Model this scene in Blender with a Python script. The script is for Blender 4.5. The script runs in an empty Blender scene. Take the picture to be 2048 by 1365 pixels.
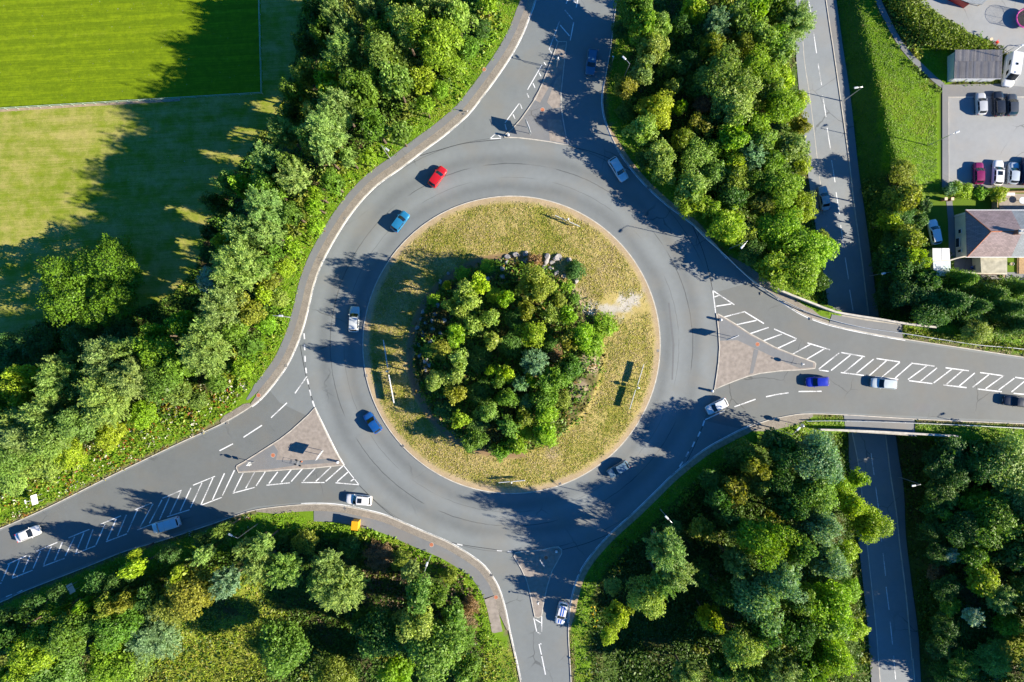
import bpy, math, random
import numpy as np
from mathutils import Vector, Matrix, noise as mnoise
from mathutils.geometry import tessellate_polygon

C = bpy.context.scene.collection
HC, FP = 124.0, 1366.0          # height of the view point above the junction (m); pixels per unit tangent of the survey photo
rng = np.random.default_rng(7)
random.seed(7)

def W(px, py, z=0.0):           # survey coordinate -> world x, y at height z
    k = (HC - z) / FP
    return ((px - 1024.0) * k, -(py - 682.5) * k)

def WL(pts, z=0.0):
    return [W(p[0], p[1], z) for p in pts]

# ------------------------------------------------------------------ helpers
def tag(o, label=None, cat=None, group=None, kind=None):
    if label: o['label'] = label
    if cat: o['category'] = cat
    if group: o['group'] = group
    if kind: o['kind'] = kind
    return o

def empty(name, loc, rz=0.0):
    o = bpy.data.objects.new(name, None)
    o.location = loc; o.rotation_euler = (0, 0, rz)
    o.empty_display_size = 0.3
    C.objects.link(o)
    return o

class MB:
    """collects vertices and faces, then links them as ONE mesh object"""
    def __init__(s): s.v = []; s.f = []; s.sm = False
    def add(s, vs, fs):
        n = len(s.v); s.v += [tuple(p) for p in vs]; s.f += [tuple(i + n for i in f) for f in fs]; return s
    def box(s, c, d, rz=0.0, tilt=None):
        x, y, z = d[0] / 2, d[1] / 2, d[2] / 2
        vs = [Vector((a * x, b * y, e * z)) for e in (-1, 1) for a, b in ((-1, -1), (1, -1), (1, 1), (-1, 1))]
        if tilt: vs = [tilt @ v for v in vs]
        m = Matrix.Rotation(rz, 3, 'Z')
        vs = [m @ v + Vector(c) for v in vs]
        return s.add(vs, [(3, 2, 1, 0), (4, 5, 6, 7), (0, 1, 5, 4), (1, 2, 6, 5), (2, 3, 7, 6), (3, 0, 4, 7)])
    def bevbox(s, c, d, b=0.03, rz=0.0):
        x, y, z = d[0] / 2, d[1] / 2, d[2] / 2
        def ring(ix, zz):
            a, e = x - ix, y - ix
            q = min(b, a, e)
            return [(-a + q, -e, zz), (a - q, -e, zz), (a, -e + q, zz), (a, e - q, zz), (a - q, e, zz), (-a + q, e, zz), (-a, e - q, zz), (-a, -e + q, zz)]
        rs = [ring(b, -z), ring(0, -z + b), ring(0, z - b), ring(b, z)]
        m = Matrix.Rotation(rz, 3, 'Z')
        vs = [m @ Vector(p) + Vector(c) for r in rs for p in r]
        fs = [tuple(range(7, -1, -1)), tuple(range(24, 32))]
        for k in range(3):
            for i in range(8):
                j = (i + 1) % 8
                fs.append((k * 8 + i, k * 8 + j, k * 8 + 8 + j, k * 8 + 8 + i))
        return s.add(vs, fs)
    def tube(s, p0, p1, r0, r1=None, n=8, cap=True):
        r1 = r0 if r1 is None else r1
        p0, p1 = Vector(p0), Vector(p1); d = (p1 - p0).normalized()
        a = d.orthogonal().normalized(); b = d.cross(a)
        vs = [p0 + (a * math.cos(t) + b * math.sin(t)) * r0 for t in [2 * math.pi * i / n for i in range(n)]]
        vs += [p1 + (a * math.cos(t) + b * math.sin(t)) * r1 for t in [2 * math.pi * i / n for i in range(n)]]
        fs = [(i, (i + 1) % n, n + (i + 1) % n, n + i) for i in range(n)]
        if cap: fs += [tuple(range(n - 1, -1, -1)), tuple(range(n, 2 * n))]
        return s.add(vs, fs)
    def prism(s, poly, z0, z1, axis=None):
        poly = list(poly); n = len(poly)
        tri = tessellate_polygon([[Vector((p[0], p[1], 0)) for p in poly]])
        a = sum(poly[i][0] * poly[(i + 1) % n][1] - poly[(i + 1) % n][0] * poly[i][1] for i in range(n))
        if a < 0: poly = poly[::-1]; tri = tessellate_polygon([[Vector((p[0], p[1], 0)) for p in poly]])
        vs = [(p[0], p[1], z0) for p in poly] + [(p[0], p[1], z1) for p in poly]
        fs = []
        for t in tri:
            p = [poly[i] for i in t]
            ar = (p[1][0] - p[0][0]) * (p[2][1] - p[0][1]) - (p[2][0] - p[0][0]) * (p[1][1] - p[0][1])
            t = t if ar > 0 else t[::-1]
            fs.append(tuple(i + n for i in t)); fs.append(tuple(t[::-1]))
        fs += [(i, (i + 1) % n, n + (i + 1) % n, n + i) for i in range(n)]
        return s.add(vs, fs)
    def sheet(s, poly, z):
        poly = list(poly)
        tri = tessellate_polygon([[Vector((p[0], p[1], 0)) for p in poly]])
        fs = []
        for t in tri:
            p = [poly[i] for i in t]
            ar = (p[1][0] - p[0][0]) * (p[2][1] - p[0][1]) - (p[2][0] - p[0][0]) * (p[1][1] - p[0][1])
            fs.append(tuple(t) if ar > 0 else tuple(t[::-1]))
        return s.add([(p[0], p[1], z) for p in poly], fs)
    def ball(s, c, r, n=10, m=6, sq=(1, 1, 1)):
        vs = []; fs = []
        for j in range(1, m):
            t = math.pi * j / m
            for i in range(n):
                a = 2 * math.pi * i / n
                vs.append((c[0] + r * sq[0] * math.sin(t) * math.cos(a), c[1] + r * sq[1] * math.sin(t) * math.sin(a), c[2] + r * sq[2] * math.cos(t)))
        top = len(vs); vs.append((c[0], c[1], c[2] + r * sq[2])); vs.append((c[0], c[1], c[2] - r * sq[2]))
        for j in range(m - 2):
            for i in range(n):
                k = (i + 1) % n
                fs.append((j * n + i, (j + 1) * n + i, (j + 1) * n + k, j * n + k))
        for i in range(n):
            k = (i + 1) % n
            fs.append((top, i, k)); fs.append((top + 1, (m - 2) * n + k, (m - 2) * n + i))
        return s.add(vs, fs)
    def mesh(s, name):
        me = bpy.data.meshes.new(name); me.from_pydata(s.v, [], s.f)
        if s.sm:
            me.polygons.foreach_set('use_smooth', [True] * len(me.polygons))
        me.update(); return me
    def build(s, name, mat, parent=None, smooth=False, loc=None):
        s.sm = smooth
        me = s.mesh(name)
        if mat: me.materials.append(mat)
        o = bpy.data.objects.new(name, me); C.objects.link(o)
        if parent: o.parent = parent
        if loc: o.location = loc
        return o

def kids(o): return [c for c in bpy.data.objects if c.parent == o]
def copy_tree(o, parent=None, children=None):
    c = o.copy(); C.objects.link(c); c.parent = parent
    for ch in list(o.children): copy_tree(ch, c)
    return c

def unit(a): return a / np.maximum(np.linalg.norm(a, axis=-1, keepdims=True), 1e-9)

def offset_line(pts, off, closed=False):
    """shift a polyline sideways (positive = left of travel)"""
    P = np.array(pts, float); n = len(P)
    if closed:
        t = np.roll(P, -1, 0) - np.roll(P, 1, 0)
    else:
        t = np.gradient(P, axis=0)
    t = unit(t); nrm = np.stack([-t[:, 1], t[:, 0]], 1)
    return P + nrm * np.asarray(off).reshape(-1, 1)

def resample(pts, step, closed=False):
    P = np.array(pts, float)
    if closed: P = np.vstack([P, P[:1]])
    # Catmull-Rom through the traced points
    out = []
    n = len(P)
    for i in range(n - 1):
        p1, p2 = P[i], P[i + 1]
        p0 = P[i - 1] if i > 0 else (P[-2] if closed else 2 * p1 - p2)
        p3 = P[i + 2] if i + 2 < n else (P[1] if closed else 2 * p2 - p1)
        m = max(1, int(np.linalg.norm(p2 - p1) / step))
        for k in range(m):
            t = k / m
            out.append(0.5 * ((2 * p1) + (p2 - p0) * t + (2 * p0 - 5 * p1 + 4 * p2 - p3) * t * t + (3 * p1 - p0 - 3 * p2 + p3) * t ** 3))
    if not closed: out.append(P[-1])
    return np.array(out)

def strip_mb(pts, o0, o1, ztop, zbot=None, closed=False, zfun=None):
    """a band beside a polyline between two offsets, with side walls when zbot is given"""
    a = offset_line(pts, o0, closed); b = offset_line(pts, o1, closed); n = len(a)
    if np.mean(np.asarray(o1) - np.asarray(o0)) > 0: a, b = b, a           # a is now left
    za = [ztop] * n if zfun is None else [zfun(*p) + ztop for p in a]
    zb = [ztop] * n if zfun is None else [zfun(*p) + ztop for p in b]
    vs = [(p[0], p[1], z) for p, z in zip(a, za)] + [(p[0], p[1], z) for p, z in zip(b, zb)]
    m = n if closed else n - 1
    fs = [(n + i, n + (i + 1) % n, (i + 1) % n, i) for i in range(m)]
    mb = MB()
    if zbot is not None:
        vs += [(p[0], p[1], zbot) for p in a] + [(p[0], p[1], zbot) for p in b]
        for i in range(m):
            j = (i + 1) % n
            fs.append((i, j, 2 * n + j, 2 * n + i)); fs.append((3 * n + i, 3 * n + j, n + j, n + i))
        if not closed:
            fs.append((0, 2 * n, 3 * n, n)); fs.append((n - 1, 2 * n - 1, 4 * n - 1, 3 * n - 1))
    return mb.add(vs, fs)

# ------------------------------------------------------------------ materials
def mat(name):
    m = bpy.data.materials.new(name); m.use_nodes = True
    nt = m.node_tree; nt.nodes.clear()
    return m, nt

def N(nt, t, **kw):
    n = nt.nodes.new(t)
    for k, v in kw.items():
        if k.startswith('i_'):
            n.inputs[k[2:].replace('_', ' ')].default_value = v
        else: setattr(n, k, v)
    return n

def plain(name, col, rough=0.6, metal=0.0, var=0.12, scale=3.0, coat=0.0, bump=0.0):
    """a base colour with procedural mottling"""
    m, nt = mat(name)
    out = N(nt, 'ShaderNodeOutputMaterial'); p = N(nt, 'ShaderNodeBsdfPrincipled')
    p.inputs['Roughness'].default_value = rough; p.inputs['Metallic'].default_value = metal
    p.inputs['Coat Weight'].default_value = coat
    geo = N(nt, 'ShaderNodeNewGeometry'); ns = N(nt, 'ShaderNodeTexNoise'); ns.inputs['Scale'].default_value = scale
    ns.inputs['Detail'].default_value = 5
    nt.links.new(geo.outputs['Position'], ns.inputs['Vector'])
    r = N(nt, 'ShaderNodeValToRGB')
    r.color_ramp.elements[0].position = 0.3; r.color_ramp.elements[1].position = 0.7
    r.color_ramp.elements[0].color = tuple(c * (1 - var) for c in col) + (1,)
    r.color_ramp.elements[1].color = tuple(min(1, c * (1 + var)) for c in col) + (1,)
    nt.links.new(ns.outputs['Fac'], r.inputs['Fac']); nt.links.new(r.outputs['Color'], p.inputs['Base Color'])
    if bump:
        b = N(nt, 'ShaderNodeBump'); b.inputs['Strength'].default_value = bump; b.inputs['Distance'].default_value = 0.05
        nt.links.new(ns.outputs['Fac'], b.inputs['Height']); nt.links.new(b.outputs['Normal'], p.inputs['Normal'])
    nt.links.new(p.outputs['BSDF'], out.inputs['Surface'])
    return m

def mixc(nt, fac, a, b, blend='MIX'):
    n = N(nt, 'ShaderNodeMix', data_type='RGBA', blend_type=blend)
    for idx, v in ((0, fac), (6, a), (7, b)):
        if hasattr(v, 'is_output'): nt.links.new(v, n.inputs[idx])
        elif isinstance(v, (tuple, list)): n.inputs[idx].default_value = tuple(v) + ((1,) if len(v) == 3 else ())
        else: n.inputs[idx].default_value = v
    return n.outputs[2]

def mth(nt, op, a, b=None, c=None, clamp=False):
    n = N(nt, 'ShaderNodeMath', operation=op); n.use_clamp = clamp
    for i, v in enumerate((a, b, c)):
        if v is None: continue
        if hasattr(v, 'is_output'): nt.links.new(v, n.inputs[i])
        else: n.inputs[i].default_value = v
    return n.outputs[0]

def noise_out(nt, vec, scale, detail=4, rough=0.5, dist=0.0):
    n = N(nt, 'ShaderNodeTexNoise'); n.inputs['Scale'].default_value = scale; n.inputs['Detail'].default_value = detail
    n.inputs['Roughness'].default_value = rough; n.inputs['Distortion'].default_value = dist
    nt.links.new(vec, n.inputs['Vector']); return n.outputs['Fac']

def sstep(nt, x, lo, hi):
    n = N(nt, 'ShaderNodeMapRange', interpolation_type='SMOOTHSTEP')
    nt.links.new(x, n.inputs[0]); n.inputs[1].default_value = lo; n.inputs[2].default_value = hi
    return n.outputs[0]

CX, CY = W(1023, 690)
def asphalt(name, base, tint=(0, 0, 0), rings=(), lines=(), wear=0.18, rough=0.75):
    """worn asphalt: aggregate speckle, broad mottling, oil tracks along the ring and dark tar joints"""
    m, nt = mat(name)
    out = N(nt, 'ShaderNodeOutputMaterial'); p = N(nt, 'ShaderNodeBsdfPrincipled'); p.inputs['Roughness'].default_value = rough
    geo = N(nt, 'ShaderNodeNewGeometry'); pos = geo.outputs['Position']
    big = noise_out(nt, pos, 0.09, 5, 0.6); mid = noise_out(nt, pos, 0.9, 6, 0.65); fine = noise_out(nt, pos, 14, 3, 0.6)
    b = base
    v = mth(nt, 'MULTIPLY_ADD', mth(nt, 'SUBTRACT', big, 0.5), wear * 2.2, 1.0)
    v = mth(nt, 'ADD', v, mth(nt, 'MULTIPLY', mth(nt, 'SUBTRACT', mid, 0.5), wear * 1.3))
    v = mth(nt, 'ADD', v, mth(nt, 'MULTIPLY', mth(nt, 'SUBTRACT', fine, 0.5), 0.35))
    if rings or lines:
        sep = N(nt, 'ShaderNodeSeparateXYZ'); nt.links.new(pos, sep.inputs[0])
        dx = mth(nt, 'SUBTRACT', sep.outputs[0], CX); dy = mth(nt, 'SUBTRACT', sep.outputs[1], CY)
        r = mth(nt, 'SQRT', mth(nt, 'ADD', mth(nt, 'MULTIPLY', dx, dx), mth(nt, 'MULTIPLY', dy, dy)))
        wob = mth(nt, 'MULTIPLY', mth(nt, 'SUBTRACT', noise_out(nt, pos, 0.05, 2), 0.5), 3.0)
        rr = mth(nt, 'ADD', r, wob)
        for r0, w, amt in rings:
            g = mth(nt, 'DIVIDE', mth(nt, 'SUBTRACT', rr, r0), w)
            g = mth(nt, 'POWER', 2.718, mth(nt, 'MULTIPLY', mth(nt, 'MULTIPLY', g, g), -1.0))
            v = mth(nt, 'ADD', v, mth(nt, 'MULTIPLY', g, amt))
        gaps = sstep(nt, noise_out(nt, pos, 0.11, 2), 0.42, 0.52)
        wob2 = mth(nt, 'MULTIPLY', mth(nt, 'SUBTRACT', noise_out(nt, pos, 0.6, 2), 0.5), 0.25)
        rl = mth(nt, 'ADD', r, wob2)
        for r0, w, amt in lines:
            d = mth(nt, 'ABSOLUTE', mth(nt, 'SUBTRACT', rl, r0))
            g = mth(nt, 'MULTIPLY', mth(nt, 'SUBTRACT', 1.0, sstep(nt, d, w * 0.5, w * 1.5)), gaps)
            v = mth(nt, 'SUBTRACT', v, mth(nt, 'MULTIPLY', g, amt))
    ck = N(nt, 'ShaderNodeTexVoronoi', feature='DISTANCE_TO_EDGE'); ck.inputs['Scale'].default_value = 0.12
    wv = N(nt, 'ShaderNodeVectorMath', operation='ADD'); nz = N(nt, 'ShaderNodeTexNoise'); nz.inputs['Scale'].default_value = 0.5
    nt.links.new(pos, nz.inputs['Vector']); nt.links.new(pos, wv.inputs[0]); nt.links.new(nz.outputs['Color'], wv.inputs[1])
    nt.links.new(wv.outputs[0], ck.inputs['Vector'])
    crack = mth(nt, 'MULTIPLY', mth(nt, 'SUBTRACT', 1.0, sstep(nt, ck.outputs['Distance'], 0.004, 0.012)), sstep(nt, noise_out(nt, pos, 0.07, 2), 0.55, 0.65))
    v = mth(nt, 'SUBTRACT', v, mth(nt, 'MULTIPLY', crack, 0.42))
    col = mixc(nt, 1.0, tuple(b), (1, 1, 1), 'MULTIPLY')
    sc = N(nt, 'ShaderNodeVectorMath', operation='SCALE'); nt.links.new(col, sc.inputs[0]); nt.links.new(v, sc.inputs['Scale'])
    warm = mixc(nt, mth(nt, 'MULTIPLY', sstep(nt, noise_out(nt, pos, 0.16, 4), 0.45, 0.7), 0.45), sc.outputs[0], (b[0] * 1.18, b[1] * 1.02, b[2] * 0.86))
    nt.links.new(warm, p.inputs['Base Color'])
    bp = N(nt, 'ShaderNodeBump'); bp.inputs['Strength'].default_value = 0.25; bp.inputs['Distance'].default_value = 0.02
    nt.links.new(fine, bp.inputs['Height']); nt.links.new(bp.outputs['Normal'], p.inputs['Normal'])
    nt.links.new(p.outputs['BSDF'], out.inputs['Surface'])
    return m

def leafmat(name, use_obj=True, attr='tone', trans=0.36, gain=1.05):
    """leaf cards: object colour (or the card's own colour attribute), varied card by card, with light passing through"""
    m, nt = mat(name)
    out = N(nt, 'ShaderNodeOutputMaterial')
    if use_obj:
        oi = N(nt, 'ShaderNodeObjectInfo'); base = oi.outputs['Color']
        at = N(nt, 'ShaderNodeAttribute', attribute_name='tone'); tone = at.outputs['Fac']
        f = mth(nt, 'MULTIPLY_ADD', tone, 1.5 * gain, 0.35 * gain)
        sc = N(nt, 'ShaderNodeVectorMath', operation='SCALE'); nt.links.new(base, sc.inputs[0]); nt.links.new(f, sc.inputs['Scale'])
        geo = N(nt, 'ShaderNodeNewGeometry')
        yel = sstep(nt, noise_out(nt, geo.outputs['Position'], 0.9, 3), 0.5, 0.75)
        col = mixc(nt, mth(nt, 'MULTIPLY', yel, 0.4), sc.outputs[0], mixc(nt, 1.0, sc.outputs[0], (1.5, 1.2, 0.6), 'MULTIPLY'))
    else:
        at = N(nt, 'ShaderNodeAttribute', attribute_name='col'); col = at.outputs['Color']
    d = N(nt, 'ShaderNodeBsdfPrincipled'); d.inputs['Roughness'].default_value = 0.5; d.inputs['Specular IOR Level'].default_value = 0.35
    t = N(nt, 'ShaderNodeBsdfTranslucent'); mx = N(nt, 'ShaderNodeMixShader'); mx.inputs[0].default_value = trans
    nt.links.new(col, d.inputs['Base Color'])
    tc = mixc(nt, 1.0, col, (1.25, 1.3, 0.5), 'MULTIPLY'); nt.links.new(tc, t.inputs['Color'])
    nt.links.new(d.outputs[0], mx.inputs[1]); nt.links.new(t.outputs[0], mx.inputs[2]); nt.links.new(mx.outputs[0], out.inputs['Surface'])
    return m

def attrmat(name, rough=0.9, bump=0.5, nscale=6.0, amp=0.6):
    """ground whose colour comes from the zones painted on its vertices, broken up by noise"""
    m, nt = mat(name)
    out = N(nt, 'ShaderNodeOutputMaterial'); p = N(nt, 'ShaderNodeBsdfPrincipled'); p.inputs['Roughness'].default_value = rough
    p.inputs['Specular IOR Level'].default_value = 0.2
    geo = N(nt, 'ShaderNodeNewGeometry'); pos = geo.outputs['Position']
    at = N(nt, 'ShaderNodeAttribute', attribute_name='col')
    f1 = noise_out(nt, pos, nscale, 6, 0.7); f2 = noise_out(nt, pos, 0.5, 4, 0.6)
    v = mth(nt, 'ADD', 1.0, mth(nt, 'MULTIPLY', mth(nt, 'SUBTRACT', f1, 0.5), amp * 2)); v = mth(nt, 'ADD', v, mth(nt, 'MULTIPLY', mth(nt, 'SUBTRACT', f2, 0.5), amp))
    sc = N(nt, 'ShaderNodeVectorMath', operation='SCALE'); nt.links.new(at.outputs['Color'], sc.inputs[0]); nt.links.new(v, sc.inputs['Scale'])
    nt.links.new(sc.outputs[0], p.inputs['Base Color'])
    b = N(nt, 'ShaderNodeBump'); b.inputs['Strength'].default_value = bump; b.inputs['Distance'].default_value = 0.05
    nt.links.new(f1, b.inputs['Height']); nt.links.new(b.outputs['Normal'], p.inputs['Normal'])
    nt.links.new(p.outputs['BSDF'], out.inputs['Surface'])
    return m

def fieldmat(name, c1, c2, dry, stripes, drylo, dryhi):
    m, nt = mat(name)
    out = N(nt, 'ShaderNodeOutputMaterial'); p = N(nt, 'ShaderNodeBsdfPrincipled'); p.inputs['Roughness'].default_value = 0.9
    p.inputs['Specular IOR Level'].default_value = 0.15
    geo = N(nt, 'ShaderNodeNewGeometry'); pos = geo.outputs['Position']
    mp = N(nt, 'ShaderNodeMapping'); mp.inputs['Rotation'].default_value = (0, 0, math.radians(-3.3)); nt.links.new(pos, mp.inputs['Vector'])
    st = N(nt, 'ShaderNodeMapping'); st.inputs['Scale'].default_value = (0.012 if stripes > 0.5 else 0.03, 0.9 if stripes > 0.5 else 0.3, 1); nt.links.new(mp.outputs[0], st.inputs['Vector'])
    band = noise_out(nt, st.outputs[0], 1.0, 5, 0.65)
    st2 = N(nt, 'ShaderNodeMapping'); st2.inputs['Scale'].default_value = (0.15, 4.0, 1); nt.links.new(mp.outputs[0], st2.inputs['Vector'])
    band2 = noise_out(nt, st2.outputs[0], 1.0, 4, 0.6)
    fine = noise_out(nt, pos, 7.0, 5, 0.7); mid = noise_out(nt, pos, 0.35, 6, 0.6)
    sep = N(nt, 'ShaderNodeSeparateXYZ'); nt.links.new(mp.outputs[0], sep.inputs[0]); mot = noise_out(nt, pos, 0.8, 6, 0.7)
    wv = mth(nt, 'MULTIPLY_ADD', mth(nt, 'SINE', mth(nt, 'MULTIPLY', sep.outputs[1], 2.9)), 0.5, 0.5)
    f = mth(nt, 'ADD', mth(nt, 'MULTIPLY', band, 0.75), mth(nt, 'MULTIPLY', wv, 0.20 * stripes)); f = mth(nt, 'ADD', f, mth(nt, 'MULTIPLY', mth(nt, 'SUBTRACT', band2, 0.5), 0.25 + 0.75 * stripes)); f = mth(nt, 'ADD', f, mth(nt, 'MULTIPLY', mth(nt, 'SUBTRACT', mot, 0.5), 0.8))
    col = mixc(nt, sstep(nt, f, 0.3, 0.75), c1, c2)
    dr = mth(nt, 'ADD', mth(nt, 'MULTIPLY', band, 0.45), mth(nt, 'MULTIPLY', mid, 0.55)); dr = mth(nt, 'ADD', dr, mth(nt, 'MULTIPLY', mth(nt, 'SUBTRACT', band2, 0.5), 0.25)); dr = mth(nt, 'ADD', dr, mth(nt, 'MULTIPLY', mth(nt, 'SUBTRACT', fine, 0.5), 0.35))
    col = mixc(nt, mth(nt, 'MULTIPLY', sstep(nt, dr, drylo, dryhi), 0.85), col, dry)
    v = mth(nt, 'ADD', 1.0, mth(nt, 'MULTIPLY', mth(nt, 'SUBTRACT', fine, 0.5), 0.9)); v = mth(nt, 'ADD', v, mth(nt, 'MULTIPLY', mth(nt, 'SUBTRACT', noise_out(nt, pos, 1.9, 5, 0.75), 0.5), 0.75))
    sc = N(nt, 'ShaderNodeVectorMath', operation='SCALE'); nt.links.new(col, sc.inputs[0]); nt.links.new(v, sc.inputs['Scale'])
    spk = sstep(nt, noise_out(nt, pos, 2.3, 2, 0.5), 0.735, 0.77)
    col = mixc(nt, mth(nt, 'MULTIPLY', spk, 0.6), sc.outputs[0], (0.4, 0.38, 0.28))
    nt.links.new(col, p.inputs['Base Color'])
    b = N(nt, 'ShaderNodeBump'); b.inputs['Strength'].default_value = 0.5; b.inputs['Distance'].default_value = 0.05
    nt.links.new(fine, b.inputs['Height']); nt.links.new(b.outputs['Normal'], p.inputs['Normal'])
    nt.links.new(p.outputs['BSDF'], out.inputs['Surface'])
    return m

def paintmat(name):
    m, nt = mat(name)
    out = N(nt, 'ShaderNodeOutputMaterial'); p = N(nt, 'ShaderNodeBsdfPrincipled')
    oi = N(nt, 'ShaderNodeObjectInfo'); geo = N(nt, 'ShaderNodeNewGeometry')
    dirt = noise_out(nt, geo.outputs['Position'], 2.5, 5)
    col = mixc(nt, mth(nt, 'MULTIPLY', sstep(nt, dirt, 0.5, 0.8), 0.12), oi.outputs['Color'], (0.2, 0.18, 0.15))
    nt.links.new(col, p.inputs['Base Color']); p.inputs['Roughness'].default_value = 0.32; p.inputs['Metallic'].default_value = 0.15
    p.inputs['Coat Weight'].default_value = 0.6; p.inputs['Coat Roughness'].default_value = 0.08
    nt.links.new(p.outputs['BSDF'], out.inputs['Surface'])
    return m

def roofmat(name, col, sx, sy, rot=0.0, depth=0.3, var=0.3):
    """courses of slates or ribs"""
    m, nt = mat(name)
    out = N(nt, 'ShaderNodeOutputMaterial'); p = N(nt, 'ShaderNodeBsdfPrincipled'); p.inputs['Roughness'].default_value = 0.7
    geo = N(nt, 'ShaderNodeNewGeometry'); mp = N(nt, 'ShaderNodeMapping'); mp.inputs['Rotation'].default_value = (0, 0, rot)
    nt.links.new(geo.outputs['Position'], mp.inputs['Vector'])
    br = N(nt, 'ShaderNodeTexBrick'); br.inputs['Scale'].default_value = 1.0; br.inputs['Brick Width'].default_value = sx; br.inputs['Row Height'].default_value = sy
    br.inputs['Mortar Size'].default_value = 0.02
    br.inputs['Color1'].default_value = tuple(c * (1 - var) for c in col) + (1,); br.inputs['Color2'].default_value = tuple(c * (1 + var) for c in col) + (1,)
    br.inputs['Mortar'].default_value = tuple(c * 0.5 for c in col) + (1,)
    nt.links.new(mp.outputs[0], br.inputs['Vector'])
    n1 = noise_out(nt, geo.outputs['Position'], 0.8, 6, 0.65)
    c2 = mixc(nt, sstep(nt, n1, 0.35, 0.75), br.outputs['Color'], tuple(c * 1.35 for c in col)); c2 = mixc(nt, 0.45, br.outputs['Color'], c2)
    nt.links.new(c2, p.inputs['Base Color'])
    b = N(nt, 'ShaderNodeBump'); b.inputs['Strength'].default_value = depth; b.inputs['Distance'].default_value = 0.05
    nt.links.new(br.outputs['Fac'], b.inputs['Height']); b.invert = True; nt.links.new(b.outputs['Normal'], p.inputs['Normal'])
    nt.links.new(p.outputs['BSDF'], out.inputs['Surface'])
    return m

M = {}
M['road'] = asphalt('asphalt_road', (0.18, 0.20, 0.21), rings=((28.9, 0.8, -0.16), (30.9, 1.0, 0.14), (33.9, 0.9, -0.16), (36.0, 1.1, 0.12)), lines=((32.9, 0.07, 0.5), (30.4, 0.05, 0.35), (37.6, 0.06, 0.4)))
M['lane'] = asphalt('asphalt_lane', (0.145, 0.158, 0.162))
M['lower'] = asphalt('asphalt_lower', (0.225, 0.25, 0.275), wear=0.2)
M['path'] = asphalt('asphalt_path', (0.175, 0.185, 0.20), wear=0.22)
M['yard'] = asphalt('asphalt_yard', (0.27, 0.285, 0.30), wear=0.2)
M['setts'] = roofmat('paving_setts', (0.27, 0.24, 0.205), 0.25, 0.12, 0.5, 0.3, 0.18)
M['slab'] = plain('concrete_slab', (0.285, 0.25, 0.225), 0.85, var=0.18, scale=1.5, bump=0.2)
def wornpaint():
    m, nt = mat('worn_road_paint'); out = N(nt, 'ShaderNodeOutputMaterial'); p = N(nt, 'ShaderNodeBsdfPrincipled'); p.inputs['Roughness'].default_value = 0.6
    geo = N(nt, 'ShaderNodeNewGeometry'); pos = geo.outputs['Position']
    w = mth(nt, 'ADD', mth(nt, 'MULTIPLY', noise_out(nt, pos, 5.0, 6, 0.75), 0.55), mth(nt, 'MULTIPLY', noise_out(nt, pos, 0.35, 3), 0.45))
    c1 = mixc(nt, sstep(nt, w, 0.47, 0.60), (0.80, 0.82, 0.85), (0.28, 0.29, 0.30)); nt.links.new(c1, p.inputs['Base Color']); nt.links.new(p.outputs[0], out.inputs[0]); return m
M['kerb'] = plain('kerb_stone', (0.50, 0.47, 0.42), 0.8, var=0.22, scale=1.2)
M['paint'] = wornpaint()
M['dirt'] = plain('dry_soil', (0.34, 0.26, 0.17), 0.95, var=0.25, scale=2.0, bump=0.4)
M['leaf'] = leafmat('leaves', True)
M['tuft'] = leafmat('ground_leaves', False, trans=0.22)
M['bark'] = plain('bark', (0.12, 0.085, 0.06), 0.9, var=0.3, scale=6, bump=0.6)
M['ground'] = attrmat('ground_zones')
M['field'] = fieldmat('mown_field', (0.115, 0.18, 0.003), (0.19, 0.27, 0.004), (0.24, 0.26, 0.04), 0.8, 0.55, 0.9)
M['meadow'] = fieldmat('dry_meadow', (0.165, 0.225, 0.012), (0.25, 0.285, 0.025), (0.40, 0.345, 0.12), 0.45, 0.36, 0.68)
M['galv'] = plain('galvanised_steel', (0.5, 0.52, 0.54), 0.42, 0.7, 0.15, 5)
M['white'] = plain('white_plastic', (0.78, 0.80, 0.84), 0.4, var=0.08)
M['signback'] = plain('aluminium_sheet', (0.62, 0.64, 0.66), 0.45, 0.3, 0.1)
M['dark'] = plain('dark_rubber', (0.02, 0.02, 0.022), 0.6, var=0.2)
M['glass'] = plain('dark_glass', (0.012, 0.016, 0.022), 0.05, var=0.1, coat=0.5)
M['chrome'] = plain('alloy_rim', (0.45, 0.46, 0.48), 0.35, 0.8)
M['lamp'] = plain('headlamp', (0.75, 0.78, 0.8), 0.1, coat=0.6)
M['red'] = plain('tail_lamp', (0.45, 0.01, 0.012), 0.2, coat=0.5)
M['plate'] = plain('blank_plate', (0.75, 0.72, 0.5), 0.5)
M['car'] = paintmat('car_paint')
M['rock'] = plain('boulder_stone', (0.33, 0.31, 0.31), 0.85, var=0.35, scale=2.5, bump=0.6)
M['concrete'] = plain('concrete', (0.38, 0.37, 0.35), 0.85, var=0.2, scale=1.0, bump=0.2)
M['yellow'] = plain('yellow_steel', (0.72, 0.36, 0.01), 0.45, var=0.08)
M['slate'] = roofmat('purple_slates', (0.26, 0.20, 0.21), 0.5, 0.22, 0, 0.35, 0.22)
M['slate2'] = roofmat('grey_slates', (0.25, 0.28, 0.31), 0.5, 0.22, 0, 0.35, 0.12)
M['ridge'] = plain('terracotta', (0.48, 0.17, 0.09), 0.8, var=0.2, scale=4)
M['render'] = plain('cream_render', (0.62, 0.62, 0.52), 0.9, var=0.08, scale=1.0)
M['corrug'] = roofmat('corrugated_sheet', (0.27, 0.26, 0.265), 0.16, 3.0, 0, 0.8, 0.3)
M['felt'] = plain('lichen_felt', (0.42, 0.40, 0.32), 0.9, var=0.25, scale=1.2)
M['timber'] = plain('weathered_timber', (0.42, 0.28, 0.15), 0.8, var=0.25, scale=3)
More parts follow.
